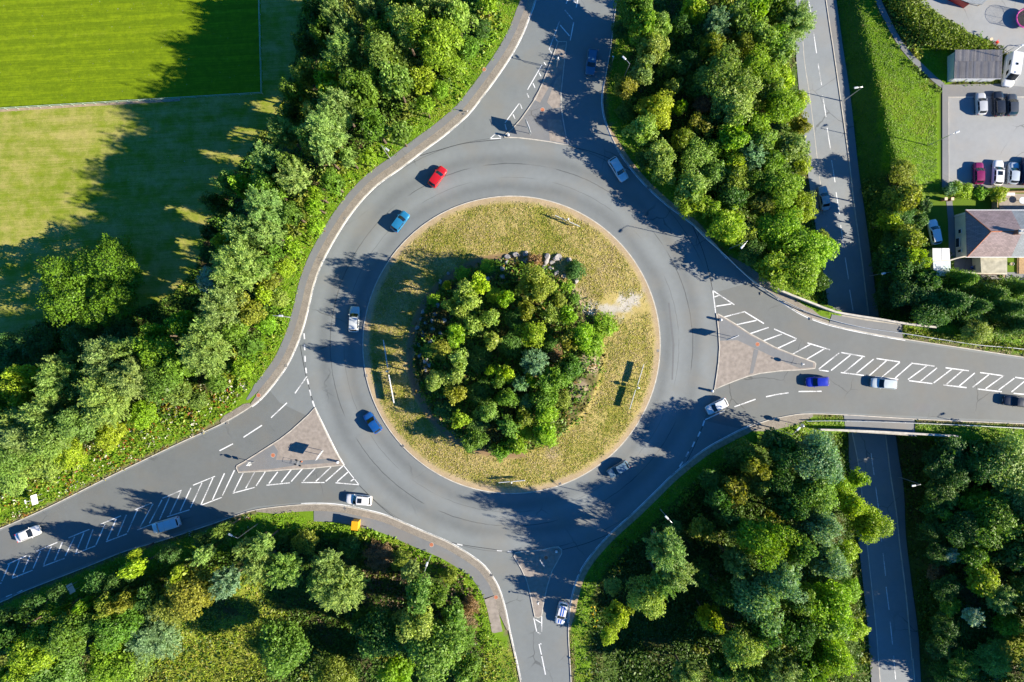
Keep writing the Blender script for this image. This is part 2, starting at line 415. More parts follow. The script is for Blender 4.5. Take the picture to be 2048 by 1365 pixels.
M['poly'] = plain('clear_sheet', (0.62, 0.70, 0.76), 0.25, var=0.12, scale=1.0, coat=0.3)
M['brick'] = roofmat('red_brick', (0.32, 0.14, 0.09), 0.22, 0.075, 0, 0.3, 0.2)
M['pink'] = plain('pink_pad', (0.75, 0.08, 0.42), 0.5, var=0.06)
M['net'] = plain('trampoline_mat', (0.02, 0.02, 0.025), 0.7)
M['rust'] = plain('rusty_iron', (0.42, 0.15, 0.08), 0.8, var=0.25, scale=5)
M['gravel'] = plain('pale_gravel', (0.5, 0.47, 0.43), 0.9, var=0.4, scale=7, bump=0.5)
M['railgreen'] = plain('pale_green_rail', (0.45, 0.55, 0.47), 0.5, var=0.15)
M['redpl'] = plain('red_plastic', (0.7, 0.06, 0.05), 0.4)
M['cream'] = plain('cream_plastic', (0.75, 0.58, 0.4), 0.5)
M['bluepl'] = plain('blue_plastic', (0.02, 0.1, 0.5), 0.4)
# ================================================================== the road outline (survey points)
NW_EDGE = [(1130, -240), (1098, -110), (1071, 0), (1061, 28), (1046, 67), (1024, 109), (990, 160), (947, 217), (934, 232), (893, 268), (847, 302), (804, 335), (747, 377), (697, 435), (652, 510), (629, 565), (617, 615), (608, 650), (598, 680), (586, 708), (572, 735), (545, 772), (512, 807), (455, 843), (400, 869), (350, 892), (225, 952), (95, 1017), (0, 1059), (-120, 1110), (-420, 1235)]
SW_EDGE = [(-420, 1372), (-120, 1249), (0, 1204), (50, 1181), (175, 1132), (250, 1102), (325, 1080), (425, 1047), (462, 1034), (512, 1019), (587, 1010), (640, 1008), (682, 1011), (724, 1019), (774, 1032), (844, 1062), (902, 1087), (957, 1122), (979, 1145), (997, 1175), (1009, 1212), (1019, 1260), (1028, 1300), (1041, 1360), (1052, 1420), (1085, 1620)]
SE_EDGE = [(1146, 1620), (1142, 1420), (1141, 1360), (1137, 1290), (1136, 1260), (1138, 1232), (1144, 1195), (1156, 1155), (1174, 1122), (1214, 1075), (1274, 1020), (1320, 975), (1349, 947), (1406, 902), (1449, 877), (1489, 857), (1530, 842), (1578, 831), (1616, 827), (1686, 829), (1786, 835), (1861, 839), (2048, 847), (2200, 854), (2500, 868)]
NE_EDGE = [(2500, 790), (2200, 737), (2048, 716), (1936, 699), (1811, 680), (1730, 666), (1656, 649), (1606, 630), (1566, 605), (1536, 584), (1495, 553), (1454, 517), (1428, 488), (1399, 460), (1366, 434), (1331, 408), (1294, 374), (1264, 340), (1236, 300), (1216, 258), (1206, 222), (1205, 190), (1211, 150), (1220, 100), (1226, 50), (1233, 0), (1250, -110), (1270, -240)]
nw, sw, se, ne = [resample(WL(e), 1.0) for e in (NW_EDGE, SW_EDGE, SE_EDGE, NE_EDGE)]
# NW runs north->west (road on its left), SW west->south (road on left), SE south->east (left), NE east->north (left)
OUT = np.vstack([nw, sw, se, ne])

LOW_L = [(1540, -500), (1588, 0), (1591, 95), (1597, 170), (1605, 255), (1615, 340), (1626, 422), (1633, 465), (1645, 535), (1653, 590), (1668, 690), (1682, 780), (1696, 865), (1698, 930), (1708, 980), (1715, 1070), (1726, 1170), (1736, 1270), (1742, 1360), (1780, 1860)]
LOW_R = [(1600, -500), (1672, 0), (1686, 100), (1701, 200), (1716, 335), (1731, 440), (1748, 565), (1758, 640), (1776, 760), (1790, 865), (1797, 917), (1807, 980), (1811, 1070), (1823, 1170), (1836, 1270), (1841, 1360), (1870, 1860)]
ZL = -6.0
lowL, lowR = resample(WL(LOW_L, ZL), 1.0), resample(WL(LOW_R, ZL), 1.0)
LOWP = np.vstack([lowL, lowR[::-1]])

def inpoly(x, y, P):
    P = np.asarray(P); ins = np.zeros(x.shape, bool); n = len(P); j = n - 1
    for i in range(n):
        xi, yi, xj, yj = P[i, 0], P[i, 1], P[j, 0], P[j, 1]
        if yi != yj:
            ins ^= ((yi > y) != (yj > y)) & (x < (xj - xi) * (y - yi) / (yj - yi) + xi)
        j = i
    return ins
def dist_line(x, y, P, closed=True):
    P = np.asarray(P)[:, :2]; d = np.full(x.shape, 1e9); n = len(P)
    for i in range(n if closed else n - 1):
        a, b = P[i], P[(i + 1) % n]; e = b - a; l2 = e @ e
        if l2 < 1e-9: continue
        t = np.clip(((x - a[0]) * e[0] + (y - a[1]) * e[1]) / l2, 0, 1)
        d = np.minimum(d, np.hypot(x - a[0] - t * e[0], y - a[1] - t * e[1]))
    return d
def sdist(x, y, P):
    d = dist_line(x, y, P); return np.where(inpoly(x, y, P), -d, d)
def sm(x, a, b):
    t = np.clip((x - a) / (b - a), 0, 1); return t * t * (3 - 2 * t)

# coarse outlines are enough for distances
OUTC = OUT[::3]; LOWC = LOWP[::5]
lowmid = np.array([W((a[0] + b[0]) / 2, (a[1] + b[1]) / 2, ZL) for a, b in zip(LOW_L[:1] + LOW_L[1::2], LOW_L[:1] + LOW_L[1::2])])

XS = np.concatenate([-np.geomspace(900, 136, 12), np.arange(-130, 130.01, 0.75), np.geomspace(136, 900, 12)])
YS = np.concatenate([-np.geomspace(900, 100, 12), np.arange(-95, 95.01, 0.75), np.geomspace(100, 900, 12)])
GX, GY = np.meshgrid(XS, YS)
DR = sdist(GX, GY, OUTC)                      # distance outside the junction
DL = sdist(GX, GY, LOWC)                      # distance outside the lower road
EAST = GX > np.interp(GY, lowR[::-1, 1], lowR[::-1, 0]) - 3
def poly_at(pts, z): return WL(pts, z)
ZC = -3.0                                     # car park, house and gardens
ZF = -6.0                                     # playing field
CREST = poly_at([(1690, -400), (1708, 0), (1723, 100), (1733, 160), (1748, 212), (1768, 255), (1781, 312), (1790, 345), (1800, 420), (1812, 560), (1820, 640)], -3.0)
CRESTA = np.array(CREST)
north = GY > W(0, 640, 0)[1]
lvl_w = np.where(GX < W(760, 0, 0)[0], ZF, -2.6)
lvl_w = ZF + (-2.6 - ZF) * sm(GX, W(900, 0)[0], W(1300, 0)[0])
LEV = np.where(EAST, np.where(north, ZC, -2.5), lvl_w)
SHO = 4.0 + 5.0 * (1 - sm(GX, W(1000, 0)[0], W(1100, 0)[0]))       # flat shoulder beside the road, wider in the west
emb = np.where(DR < SHO, np.clip(-0.06 + 0.1 * DR, -0.15, 0.06), 0.06 - 0.5 * (DR - SHO))
base = np.maximum(emb, LEV)
cut_slope = np.where(EAST, 0.78, 0.62)
cut = ZL - 0.1 + np.where(DL < 0.35, 0, cut_slope * (DL - 0.35))
top_e = np.where(EAST & north, np.interp(GY, [W(0, 340, -3)[1], W(0, 0, -3)[1]], [-2.2, -4.0]), 99)
cd = dist_line(GX, GY, CRESTA, False)
base_e = np.where(EAST & north & (DR > 8), np.minimum(base, ZC + (np.minimum(top_e, 0) - ZC) * (1 - sm(cd, 1.0, 10.0))), base)
base_e = np.where(EAST & north & (DR > 8) & (top_e > ZC), np.maximum(base_e, ZC + (top_e - ZC) * (1 - sm(cd, 0.5, 9.0))), base_e)
Z = np.minimum(base_e, cut)
near = (DR < 3.3)
Z = np.where(near, np.where(DL < 0.2, ZL - 0.1, emb), Z)
mound = 0.0

def hmap(A):
    def f(x, y):
        x = np.asarray(x, float); y = np.asarray(y, float)
        i = np.clip(np.searchsorted(XS, x) - 1, 0, len(XS) - 2); j = np.clip(np.searchsorted(YS, y) - 1, 0, len(YS) - 2)
        u = (x - XS[i]) / (XS[i + 1] - XS[i]); v = (y - YS[j]) / (YS[j + 1] - YS[j])
        return A[j, i] * (1 - u) * (1 - v) + A[j, i + 1] * u * (1 - v) + A[j + 1, i] * (1 - u) * v + A[j + 1, i + 1] * u * v
    return f
hz = hmap(Z); fdr = hmap(DR); fdl = hmap(DL)
def G(px, py):                                # survey coordinate -> point on the ground
    z = 0.0
    for _ in range(12): x, y = W(px, py, z); z = 0.5 * z + 0.5 * float(hz(x, y))
    return (x, y, float(hz(x, y)))

# ------------------------------------------------------------------ zones
FIELD1 = poly_at([(-900, -700), (520, -700), (521, -20), (526, 187), (300, 203), (0, 217), (-900, 270)], ZF)
FIELD2 = poly_at([(-900, 270), (0, 217), (300, 203), (526, 187), (521, -20), (520, -700), (640, -700), (612, -40), (590, 120), (560, 220), (500, 300), (440, 390), (410, 470), (390, 540), (330, 600), (200, 640), (90, 640), (0, 690), (-900, 900)], ZF)
LAWN = poly_at([(1690, -500), (1744, -500), (1749, 0), (1790, 85), (1830, 140), (1866, 172), (1884, 186), (1884, 340), (1884, 385), (1830, 372), (1800, 345), (1745, 350), (1722, 330), (1702, 200), (1676, 0)], -3.0)
YARD = poly_at([(1836, 0), (1850, 12), (1884, 35), (1915, 52), (1950, 72), (1973, 80), (1997, 98), (2022, 116), (2003, 125), (2002, 168), (1898, 170), (1884, 186), (1884, 376), (2300, 376), (2300, -400), (1820, -400)], ZC)
GARDEN = poly_at([(1842, 372), (1842, 470), (1862, 500), (1900, 505), (1905, 515), (1935, 515), (1935, 425), (1995, 425), (2300, 425), (2300, 378), (1884, 378)], ZC)
GARDEN2 = poly_at([(1905, 514), (2300, 514), (2300, 556), (1905, 556)], ZC)
zf1 = inpoly(GX, GY, FIELD1); zf2 = inpoly(GX, GY, FIELD2); LAWN2 = poly_at([(1832, 98), (1908, 98), (1900, 170), (1886, 174), (1850, 138)], ZC)
zl = inpoly(GX, GY, LAWN) | inpoly(GX, GY, LAWN2); zy = inpoly(GX, GY, YARD); zg = inpoly(GX, GY, GARDEN) | inpoly(GX, GY, GARDEN2)
zl = zl & (DL > 0.1)
Z = np.where((zy | zg) & (DR > 12), ZC - 0.02, Z)
Z = np.where(zf1 | zf2, ZF - 0.04, Z); hz = hmap(Z)

pn = np.vectorize(lambda x, y: mnoise.noise(Vector((x * 0.12, y * 0.12, 0.3))))(GX, GY)
col = np.zeros(GX.shape + (3,))
col[:] = (0.05, 0.085, 0.014)
col[pn > 0.15] = (0.06, 0.065, 0.018)
verge = (DR > 0) & (DR < np.where(GX < 0, 6.5, 3.6)); col[verge] = (0.13, 0.235, 0.012)
col[zl] = (0.13, 0.24, 0.006)
col[(DR > 0) & (DR < 0.7)] = (0.16, 0.14, 0.08)
col[zg] = (0.10, 0.17, 0.012)
bank = EAST & (DL > 0.2) & (DL < 3.5) & north; col[bank] = (0.07, 0.14, 0.015)
col[zf2 | zf1] = (0.14, 0.2, 0.03)
# dry clearings with straw-coloured grass
for px, py, r in ((395, 1320, 95), (1000, 1330, 45), (320, 545, 30), (345, 570, 35), (2020, 1290, 45), (480, 1290, 80), (500, 1180, 40)):
    g = G(px, py); dd = np.hypot(GX - g[0], GY - g[1]) * FP / HC
    w = (1 - sm(dd, r * 0.6, r))[..., None]; col = col * (1 - w) + np.array((0.2, 0.235, 0.03)) * w

def grid_mesh(name, m, Zg, colg):
    ny, nx = GX.shape
    v = np.stack([GX, GY, Zg], -1).reshape(-1, 3)
    idx = np.arange(ny * nx).reshape(ny, nx)
    f = np.stack([idx[:-1, :-1], idx[:-1, 1:], idx[1:, 1:], idx[1:, :-1]], -1).reshape(-1, 4)
    me = np_mesh(name, v, f); ca = me.attributes.new('col', 'FLOAT_COLOR', 'POINT')
    c4 = np.ones((len(v), 4)); c4[:, :3] = colg.reshape(-1, 3); ca.data.foreach_set('color', c4.ravel())
    me.materials.append(m); me.polygons.foreach_set('use_smooth', np.ones(len(f), bool))
    o = bpy.data.objects.new(name, me); C.objects.link(o); return o

def np_mesh(name, v, f):
    me = bpy.data.meshes.new(name); nv, nf = len(v), len(f); k = f.shape[1]
    me.vertices.add(nv); me.vertices.foreach_set('co', np.asarray(v, np.float32).ravel())
    me.loops.add(nf * k); me.loops.foreach_set('vertex_index', np.asarray(f, np.int32).ravel())
    me.polygons.add(nf); me.polygons.foreach_set('loop_start', np.arange(0, nf * k, k, dtype=np.int32))
    me.update(calc_edges=True); return me

ground = tag(grid_mesh('ground', M['ground'], Z, col), kind='structure')

tag(MB().sheet(FIELD1, ZF + 0.012).build('playing_field', M['field']), kind='structure')
tag(MB().sheet(FIELD2, ZF + 0.008).build('meadow', M['meadow']), kind='structure')

# ------------------------------------------------------------------ the junction
tag(MB().sheet(OUT, 0.0).build('road', M['road']), kind='structure')
def arm(name, pts, z=0.004): tag(MB().sheet(WL(pts, 0), z).build(name, M['lane']), kind='structure')
# resurfaced warmer lanes where the arms leave the ring
arm('road_surface', [(-200, 1140), (0, 1063), (95, 1021), (225, 956), (350, 896), (400, 873), (452, 848), (508, 812), (540, 782), (560, 806), (640, 845), (690, 935), (718, 972), (680, 1004), (590, 1006), (510, 1014), (425, 1042), (325, 1075), (175, 1127), (0, 1198), (-200, 1280)])
arm('road_surface', [(1428, 586), (1431, 630), (1437, 700), (1427, 780), (1410, 842), (1480, 858), (1530, 838), (1616, 823), (1786, 831), (2048, 843), (2300, 855), (2300, 758), (2048, 720), (1811, 684), (1656, 653), (1604, 634), (1560, 606), (1500, 566)])

kw = 0.16
def kerb(line, ds=None):
    sub = line if ds is None else line[ds[0]:ds[1]]
    return strip_mb(sub, 0.0, -kw, 0.115, -0.1)
for e in (nw, sw, se, ne):
    tag(kerb(e).build('kerb', M['kerb']), kind='structure')
def near_idx(line, px, py):
    p = W(px, py); return int(np.argmin(np.hypot(line[:, 0] - p[0], line[:, 1] - p[1])))
def pave(line, a, b, o0, o1, m, name='pavement', z=0.108, taper=True):
    i, j = sorted((near_idx(line, *a), near_idx(line, *b)))
    sub = line[i:j + 1]; n = len(sub)
    w = np.full(n, o1, float)
    if taper:
        k = min(3, n // 4)
        for q in range(k): w[q] = o0 + (o1 - o0) * (q + 1) / (k + 1); w[-1 - q] = w[q]
    return tag(strip_mb(sub, np.full(n, o0), w, z, -0.1).build(name, m), kind='structure')
pave(nw, (1098, -110), (500, 815), -kw, -1.35, M['setts'])
pave(nw, (1098, -110), (505, 812), -1.352, -2.65, M['path'], 'footpath')
pave(nw, (500, 815), (440, 852), -kw, -1.2, M['setts'])
pave(sw, (505, 1020), (1020, 1262), -kw, -1.3, M['setts'])
pave(sw, (630, 1008), (1000, 1185), -1.302, -3.2, M['path'], 'footpath', taper=False)
pave(sw, (1000, 1187), (1019, 1262), -1.302, -3.2, M['slab'], taper=False)
pave(se, (1136, 1262), (1530, 842), -kw, -1.15, M['dirt'], 'verge_edge', 0.09)
pave(se, (1490, 857), (1625, 827), -kw, -2.0, M['setts'])
pave(ne, (1216, 262), (1420, 480), -kw, -0.9, M['dirt'], 'verge_edge', 0.09)
pave(ne, (1454, 517), (1656, 649), -kw, -1.6, M['setts'])
for poly in ([(1664, 629), (1735, 642), (1803, 651), (1806, 678), (1735, 666), (1658, 648)], [(1688, 831), (1786, 837), (1828, 840), (1827, 866), (1760, 862), (1690, 858)]):
    tag(MB().prism(WL(poly, 0.1), -0.1, 0.104).build('bridge_footway', M['path']), kind='structure')

# ------------------------------------------------------------------ lower road
ZR = ZL + 0.03
tag(MB().sheet(LOWP, ZR).build('lower_road', M['lower']), kind='structure')
KR = resample(WL([(1580, -500), (1651, 0), (1666, 100), (1681, 205), (1696, 312), (1708, 415), (1724, 530), (1740, 660), (1770, 870), (1780, 950), (1791, 1020), (1798, 1085), (1811, 1190), (1823, 1320), (1828, 1360), (1855, 1860)], ZL), 1.5)
KL = resample(WL([(1701, 850), (1717, 930), (1727, 1020), (1733, 1078), (1743, 1170), (1753, 1265), (1760, 1360), (1800, 1860)], ZL), 1.5)
KL2 = resample(WL([(1556, -500), (1601, 30), (1608, 120), (1617, 180), (1626, 250), (1636, 335), (1648, 430)], ZL), 1.5)
def band(lineA, lineB, z, name, m):
    tag(MB().sheet(np.vstack([lineA, lineB[::-1]]), z).build(name, m), kind='structure')
def clip_y(line, a, b): return line[(line[:, 1] <= a) & (line[:, 1] >= b)]
band(KR, lowR, ZR + 0.09, 'pavement', M['path'])
yk = KL[0, 1]; band(clip_y(lowL, yk, -999), KL, ZR + 0.09, 'pavement', M['path'])
for ln, sgn in ((KR, 1), (KL, -1)):
    tag(strip_mb(ln, -0.02 * sgn, sgn * 0.14, ZR + 0.1, ZR - 0.05).build('kerb', M['kerb']), kind='structure')
tag(strip_mb(KL2, 0.0, 0.1, ZR + 0.004).build('road_edge_line', M['kerb']), kind='structure')
tag(strip_mb(KR, 0.2, 0.42, ZR + 0.004).build('road_channel', M['dark']), kind='structure')

# footpath over the lawn, car park, garden path
FP_C = [(1725, -260), (1752, -10), (1757, 3), (1773, 38), (1797, 82), (1820, 112), (1845, 136), (1868, 158), (1886, 172)]
fpl = resample([G(*p)[:2] for p in FP_C], 1.0)
tag(strip_mb(fpl, 0.5, -0.5, 0.05, None, False, lambda x, y: float(hz(x, y))).build('footpath', M['path']), kind='structure')
tag(MB().sheet(YARD, ZC + 0.004).build('car_park', M['yard']), kind='structure')
tag(MB().sheet(poly_at([(1884, 170), (1898, 170), (2002, 170), (2060, 176), (2300, 176), (2300, 193), (1896, 195), (1897, 372), (2300, 366), (2300, 376), (1884, 376)], ZC), ZC + 0.10).build('footpath', M['path']), kind='structure')
cp = [W(2300, 193.5, ZC), W(1896, 195, ZC), W(1897, 368, ZC), W(2300, 364, ZC)]
tag(strip_mb(cp, -0.06, 0.09, ZC + 0.11, ZC - 0.05).build('kerb', M['kerb']), kind='structure')
tag(MB().sheet(poly_at([(1892, 398), (1904, 398), (1909, 445), (1911, 520), (1898, 520), (1896, 445)], ZC), ZC + 0.03).build('garden_path', M['path']), kind='structure')
tag(MB().sheet(poly_at([(1908, 518), (2014, 518), (2014, 560), (1908, 560)], ZC), ZC + 0.028).build('patio', M['path']), kind='structure')
tag(MB().sheet(poly_at([(1997, 388), (2300, 388), (2300, 424), (1999, 424)], ZC), ZC + 0.024).build('patio', M['slab']), kind='structure')
tag(MB().sheet(poly_at([(2010, 545), (2300, 545), (2300, 575), (2010, 575)], ZC), ZC + 0.034).build('patio', M['path']), kind='structure')

# ------------------------------------------------------------------ the round island
RI = 298 * HC / FP
NR = 62; NA = 360
rr = np.concatenate([[0.0], np.linspace(0.6, RI - 0.17, NR)])
ang = np.linspace(0, 2 * math.pi, NA, endpoint=False)
mcx, mcy = W(1018, 712); MR = 17.6
def island_z(x, y):
    r = np.hypot(x - CX, y - CY); d = np.hypot((x - mcx), (y - mcy))
    return 0.13 + 0.35 * sm(RI - r, 0.3, 8.0) + 1.5 * (1 - sm(d, MR - 3.4, MR))
R2, A2 = np.meshgrid(rr[1:], ang, indexing='ij')
ix = CX + R2 * np.cos(A2); iy = CY + R2 * np.sin(A2)
nzv = np.vectorize(lambda x, y: mnoise.noise(Vector((x * 0.25, y * 0.25, 5.0))) + 0.5 * mnoise.noise(Vector((x * 0.9, y * 0.9, 1.0))))(ix, iy)
iz = island_z(ix, iy) + 0.05 * nzv * (R2 < RI - 1)
v = np.vstack([[[CX, CY, float(island_z(CX, CY))]], np.stack([ix, iy, iz], -1).reshape(-1, 3)])
def vid(i, j): return 1 + i * NA + (j % NA)
f = []
for i in range(NR - 1):
    for j in range(NA): f.append((vid(i, j), vid(i + 1, j), vid(i + 1, j + 1), vid(i, j + 1)))
f = np.array(f, np.int32)
me = np_mesh('island_grass', v, f)
ic = np.zeros(ix.shape + (3,)); ic[:] = (0.30, 0.275, 0.055)
t = sm(nzv, -0.35, 0.4)[..., None]; ic = ic * (1 - t) + np.array((0.42, 0.34, 0.13)) * t
edge = RI - R2
w = (1 - sm(edge + 0.5 * nzv, 0.6, 1.7))[..., None]; ic = ic * (1 - w) + np.array((0.40, 0.31, 0.20)) * w
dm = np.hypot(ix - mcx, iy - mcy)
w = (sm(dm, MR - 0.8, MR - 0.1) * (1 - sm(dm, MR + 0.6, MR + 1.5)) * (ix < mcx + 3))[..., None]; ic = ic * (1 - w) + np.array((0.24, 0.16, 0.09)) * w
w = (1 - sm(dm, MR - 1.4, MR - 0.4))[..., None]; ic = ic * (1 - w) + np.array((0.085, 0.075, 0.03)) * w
gx, gy = W(1253, 612); gd = np.hypot((ix - gx) / 4.0, (iy - gy) / 2.5) + 0.95 * nzv
gx2, gy2 = W(1215, 618); gd = np.minimum(gd, np.hypot((ix - gx2) / 3.2, (iy - gy2) / 1.3) + 0.9 * nzv)
w = (1 - sm(gd, 0.7, 1.1))[..., None]; ic = ic * (1 - w) + np.array((0.45, 0.425, 0.38)) * w
for qx, qy, qr in ((1105, 908, 1.6), (1180, 720, 2.6), (1150, 590, 2.4), (1160, 775, 2.2)):
    bx, by = W(qx, qy); w = (0.8 * (1 - sm(np.hypot(ix - bx, iy - by) + 1.2 * nzv, qr * 0.5, qr)))[..., None]
    ic = ic * (1 - w) + np.array((0.33, 0.26, 0.19)) * w
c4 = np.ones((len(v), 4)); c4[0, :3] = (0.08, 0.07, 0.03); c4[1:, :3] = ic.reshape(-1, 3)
ca = me.attributes.new('col', 'FLOAT_COLOR', 'POINT'); ca.data.foreach_set('color', c4.ravel())
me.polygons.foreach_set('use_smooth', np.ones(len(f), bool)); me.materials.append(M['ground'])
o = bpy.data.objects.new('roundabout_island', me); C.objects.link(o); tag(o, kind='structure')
ring = [(CX + RI * math.cos(a), CY + RI * math.sin(a)) for a in np.linspace(0, 2 * math.pi, 240, endpoint=False)]
tag(strip_mb(ring, 0.0, 0.2, 0.125, -0.1, True).build('kerb', M['kerb']), kind='structure')

# ------------------------------------------------------------------ splitter islands
def rounded(pts, step=0.6): return resample(WL(pts), step, False)
ISL = {
 'n': [(1116, 83), (1134, 84), (1131, 110), (1127, 150), (1123, 185), (1123, 215), (1127, 240), (1132, 268), (1137, 291), (1118, 289), (1098, 285), (1062, 280), (1035, 277), (1009, 276), (1007, 272), (1024, 258), (1041, 239), (1056, 218), (1071, 196), (1085, 165), (1098, 132), (1108, 105)],
 'e': [(1432, 627), (1437, 628), (1448, 634), (1465, 644), (1500, 667), (1550, 694), (1595, 712), (1629, 724), (1632, 728), (1630, 738), (1600, 741), (1560, 743), (1520, 748), (1495, 754), (1470, 763), (1445, 773), (1428, 780), (1432, 755), (1436, 725), (1438, 695), (1436, 660)],
 'w': [(630, 815), (637, 832), (647, 852), (658, 876), (672, 903), (688, 931), (660, 934), (620, 938), (580, 940), (540, 943), (477, 946), (472, 936), (474, 931), (487, 924), (508, 911), (530, 897), (560, 878), (582, 861), (603, 842), (618, 828)],
 's': [(1027, 1113), (1030, 1105), (1045, 1102), (1065, 1101), (1088, 1098), (1105, 1094), (1117, 1093), (1124, 1099), (1124, 1108), (1114, 1126), (1105, 1142), (1095, 1174), (1088, 1205), (1084, 1232), (1077, 1236), (1069, 1234), (1064, 1210), (1060, 1190), (1052, 1160), (1042, 1138)],
}
for k, pts in ISL.items():
    P = WL(pts); A = sum(P[i][0] * P[i - 1][1] - P[i - 1][0] * P[i][1] for i in range(len(P)))
    P = np.array(P if A < 0 else P[::-1])                                   # counter-clockwise
    inner = offset_line(P, 0.17, True)
    tag(MB().prism(inner, -0.1, 0.112).build('traffic_island', M['path'] if k in 'n' else M['slab']), kind='structure')
    tag(strip_mb(P, 0.0, 0.168, 0.125, -0.1, True).build('kerb', M['kerb']), kind='structure')
def patch(pts, m, z=0.118): tag(MB().sheet(WL(pts, 0.1), z).build('paving_patch', m), kind='structure')
patch([(1116, 92), (1131, 90), (1125, 140), (1112, 150), (1080, 206), (1067, 199), (1085, 168), (1100, 132)], M['slab'])
patch([(1112, 158), (1122, 150), (1120, 215), (1106, 218), (1094, 205)], M['slab'])
patch([(1095, 239), (1122, 240), (1133, 287), (1100, 282)], M['slab'])
patch([(1440, 633), (1452, 640), (1500, 671), (1550, 698), (1595, 715), (1626, 726), (1626, 735), (1600, 737), (1570, 725), (1520, 702), (1475, 681), (1439, 682), (1438, 655)], M['path'])
patch([(1508, 698), (1517, 701), (1506, 747), (1499, 748)], M['path'], 0.122)
patch([(476, 936), (490, 926), (532, 899), (548, 890), (556, 903), (552, 920), (600, 922), (655, 918), (668, 926), (600, 930), (545, 938), (478, 943)], M['path'])

# ------------------------------------------------------------------ painted markings
def seg_mb(mb, x0, y0, x1, y1, w=0.17, z=0.009, zl=0.0):
    a, b = Vector(W(x0, y0, zl)), Vector(W(x1, y1, zl)); d = (b - a).normalized(); n = Vector((-d.y, d.x)) * w / 2
    mb.add([(a.x - n.x, a.y - n.y, z), (b.x - n.x, b.y - n.y, z), (b.x + n.x, b.y + n.y, z), (a.x + n.x, a.y + n.y, z)], [(0, 1, 2, 3)])
def segs(mb, ox, oy, sc, L, **kw):
    for a in L: seg_mb(mb, ox + a[0] / sc, oy + a[1] / sc, ox + a[2] / sc, oy + a[3] / sc, **kw)
hw = MB()   # west arm hatching
segs(hw, 0, 0, 1, [(386, 971, 430, 953), (325, 997, 363, 981), (270, 1020, 304, 1006), (201, 1049, 242, 1032), (137, 1076, 179, 1059), (73, 1103, 115, 1085), (15, 1129, 53, 1112), (-48, 1157, -8, 1139), (-110, 1183, -70, 1166),
     (465, 987, 510, 975), (402, 1011, 444, 995), (334, 1034, 379, 1020), (275, 1060, 317, 1044), (212, 1084, 254, 1068), (150, 1108, 191, 1092), (86, 1133, 129, 1117), (24, 1157, 65, 1141), (-40, 1182, 3, 1166),
     (533, 971, 580, 966), (603, 965.5, 649, 965.5), (671, 966, 718, 970)])
segs(hw, 0, 0, 1, [(687, 931, 718, 970)], w=0.14)
segs(hw, 440, 840, 7.877, [(35, 1200, 228, 795), (215, 1140, 365, 840), (405, 1080, 545, 825), (570, 1040, 715, 815), (770, 1005, 910, 820), (965, 985, 1130, 775), (1120, 975, 1300, 770), (1310, 970, 1505, 760), (1510, 970, 1750, 745), (1665, 970, 1940, 725), (1845, 975, 2015, 825), (2060, 968, 2120, 925)], w=0.2)
segs(hw, 0, 0, 1, [(425, 1000, 449, 947), (402, 1010, 426, 956), (381, 1016, 404, 966), (360, 1023, 382, 976), (340, 1029, 362, 983), (319, 1040, 340, 993), (299, 1047, 324, 1000), (280, 1055, 306, 1008)], w=0.2)
segs(hw, 0, 1020, 4, [(1020, 180, 1100, 0), (940, 210, 1012, 40), (855, 245, 930, 75), (768, 280, 840, 115), (688, 310, 745, 155), (608, 340, 672, 183), (522, 370, 598, 215), (437, 405, 500, 258), (350, 440, 410, 295), (265, 470, 325, 330), (185, 500, 240, 368), (100, 540, 155, 405), (15, 570, 75, 435), (-70, 605, -10, 465), (-155, 640, -95, 500)], w=0.2)
segs(hw, 0, 0, 1, [(439, 902, 466, 888), (487, 875, 524, 851), (542, 836, 574, 806), (590, 787, 614, 753)], w=0.2)
segs(hw, 0, 0, 1, [(608, 667, 609, 679), (609, 689, 609.5, 701), (610, 712, 610.5, 724), (611.5, 736, 613, 747), (614.5, 758, 617, 769), (619, 780, 622, 792), (625, 802, 629, 814)], w=0.26)
segs(hw, 0, 0, 1, [(12, 1194, 24, 1189), (34, 1186, 45, 1181)], w=0.15)
tag(hw.build('road_markings', M['paint']), kind='structure')
he = MB()
segs(he, 1380, 560, 7.877, [(360, 170, 405, 530), (360, 170, 700, 395), (385, 270, 460, 245), (410, 418, 650, 380), (540, 585, 850, 505), (850, 498, 1165, 690), (720, 710, 1045, 640), (930, 855, 1240, 750), (1325, 775, 1680, 930), (1130, 970, 1450, 855), (1370, 1085, 1670, 945), (1610, 1175, 1900, 1015)], w=0.2)
segs(he, 1536, 680, 4, [(315, 25, 495, 80), (310, 155, 455, 70), (405, 235, 570, 105), (505, 245, 660, 122), (610, 260, 755, 140), (708, 268, 845, 155), (812, 285, 950, 165), (912, 297, 1055, 180), (1018, 305, 1150, 190), (1120, 318, 1268, 210), (1222, 330, 1352, 225), (1325, 345, 1470, 235), (1428, 355, 1555, 248), (1530, 370, 1655, 265), (1637, 380, 1765, 280), (1740, 392, 1885, 288), (1845, 402, 1970, 308), (1948, 418, 2048, 335), (2050, 430, 2160, 340), (2150, 442, 2260, 352),
     (585, 102, 775, 135), (868, 150, 1055, 177), (1145, 187, 1332, 211), (1420, 224, 1607, 248), (1697, 262, 1888, 289), (1978, 300, 2160, 328),
     (410, 243, 485, 252), (582, 262, 767, 285), (855, 295, 1042, 317), (1128, 327, 1315, 351), (1402, 361, 1588, 383), (1677, 394, 1870, 416), (1965, 428, 2150, 448)], w=0.2)
segs(he, 0, 0, 1, [(1410, 840, 1449, 822), (1469, 814, 1511, 799), (1532, 794, 1556, 789), (1556, 789, 1577, 786), (1597, 783.5, 1643, 783)], w=0.2)
segs(he, 1024, 680, 4, [(1525, 690, 1540, 645), (1487, 775, 1505, 735), (1442, 857, 1460, 815), (1390, 935, 1413, 895), (1340, 1015, 1365, 975)], w=0.26)
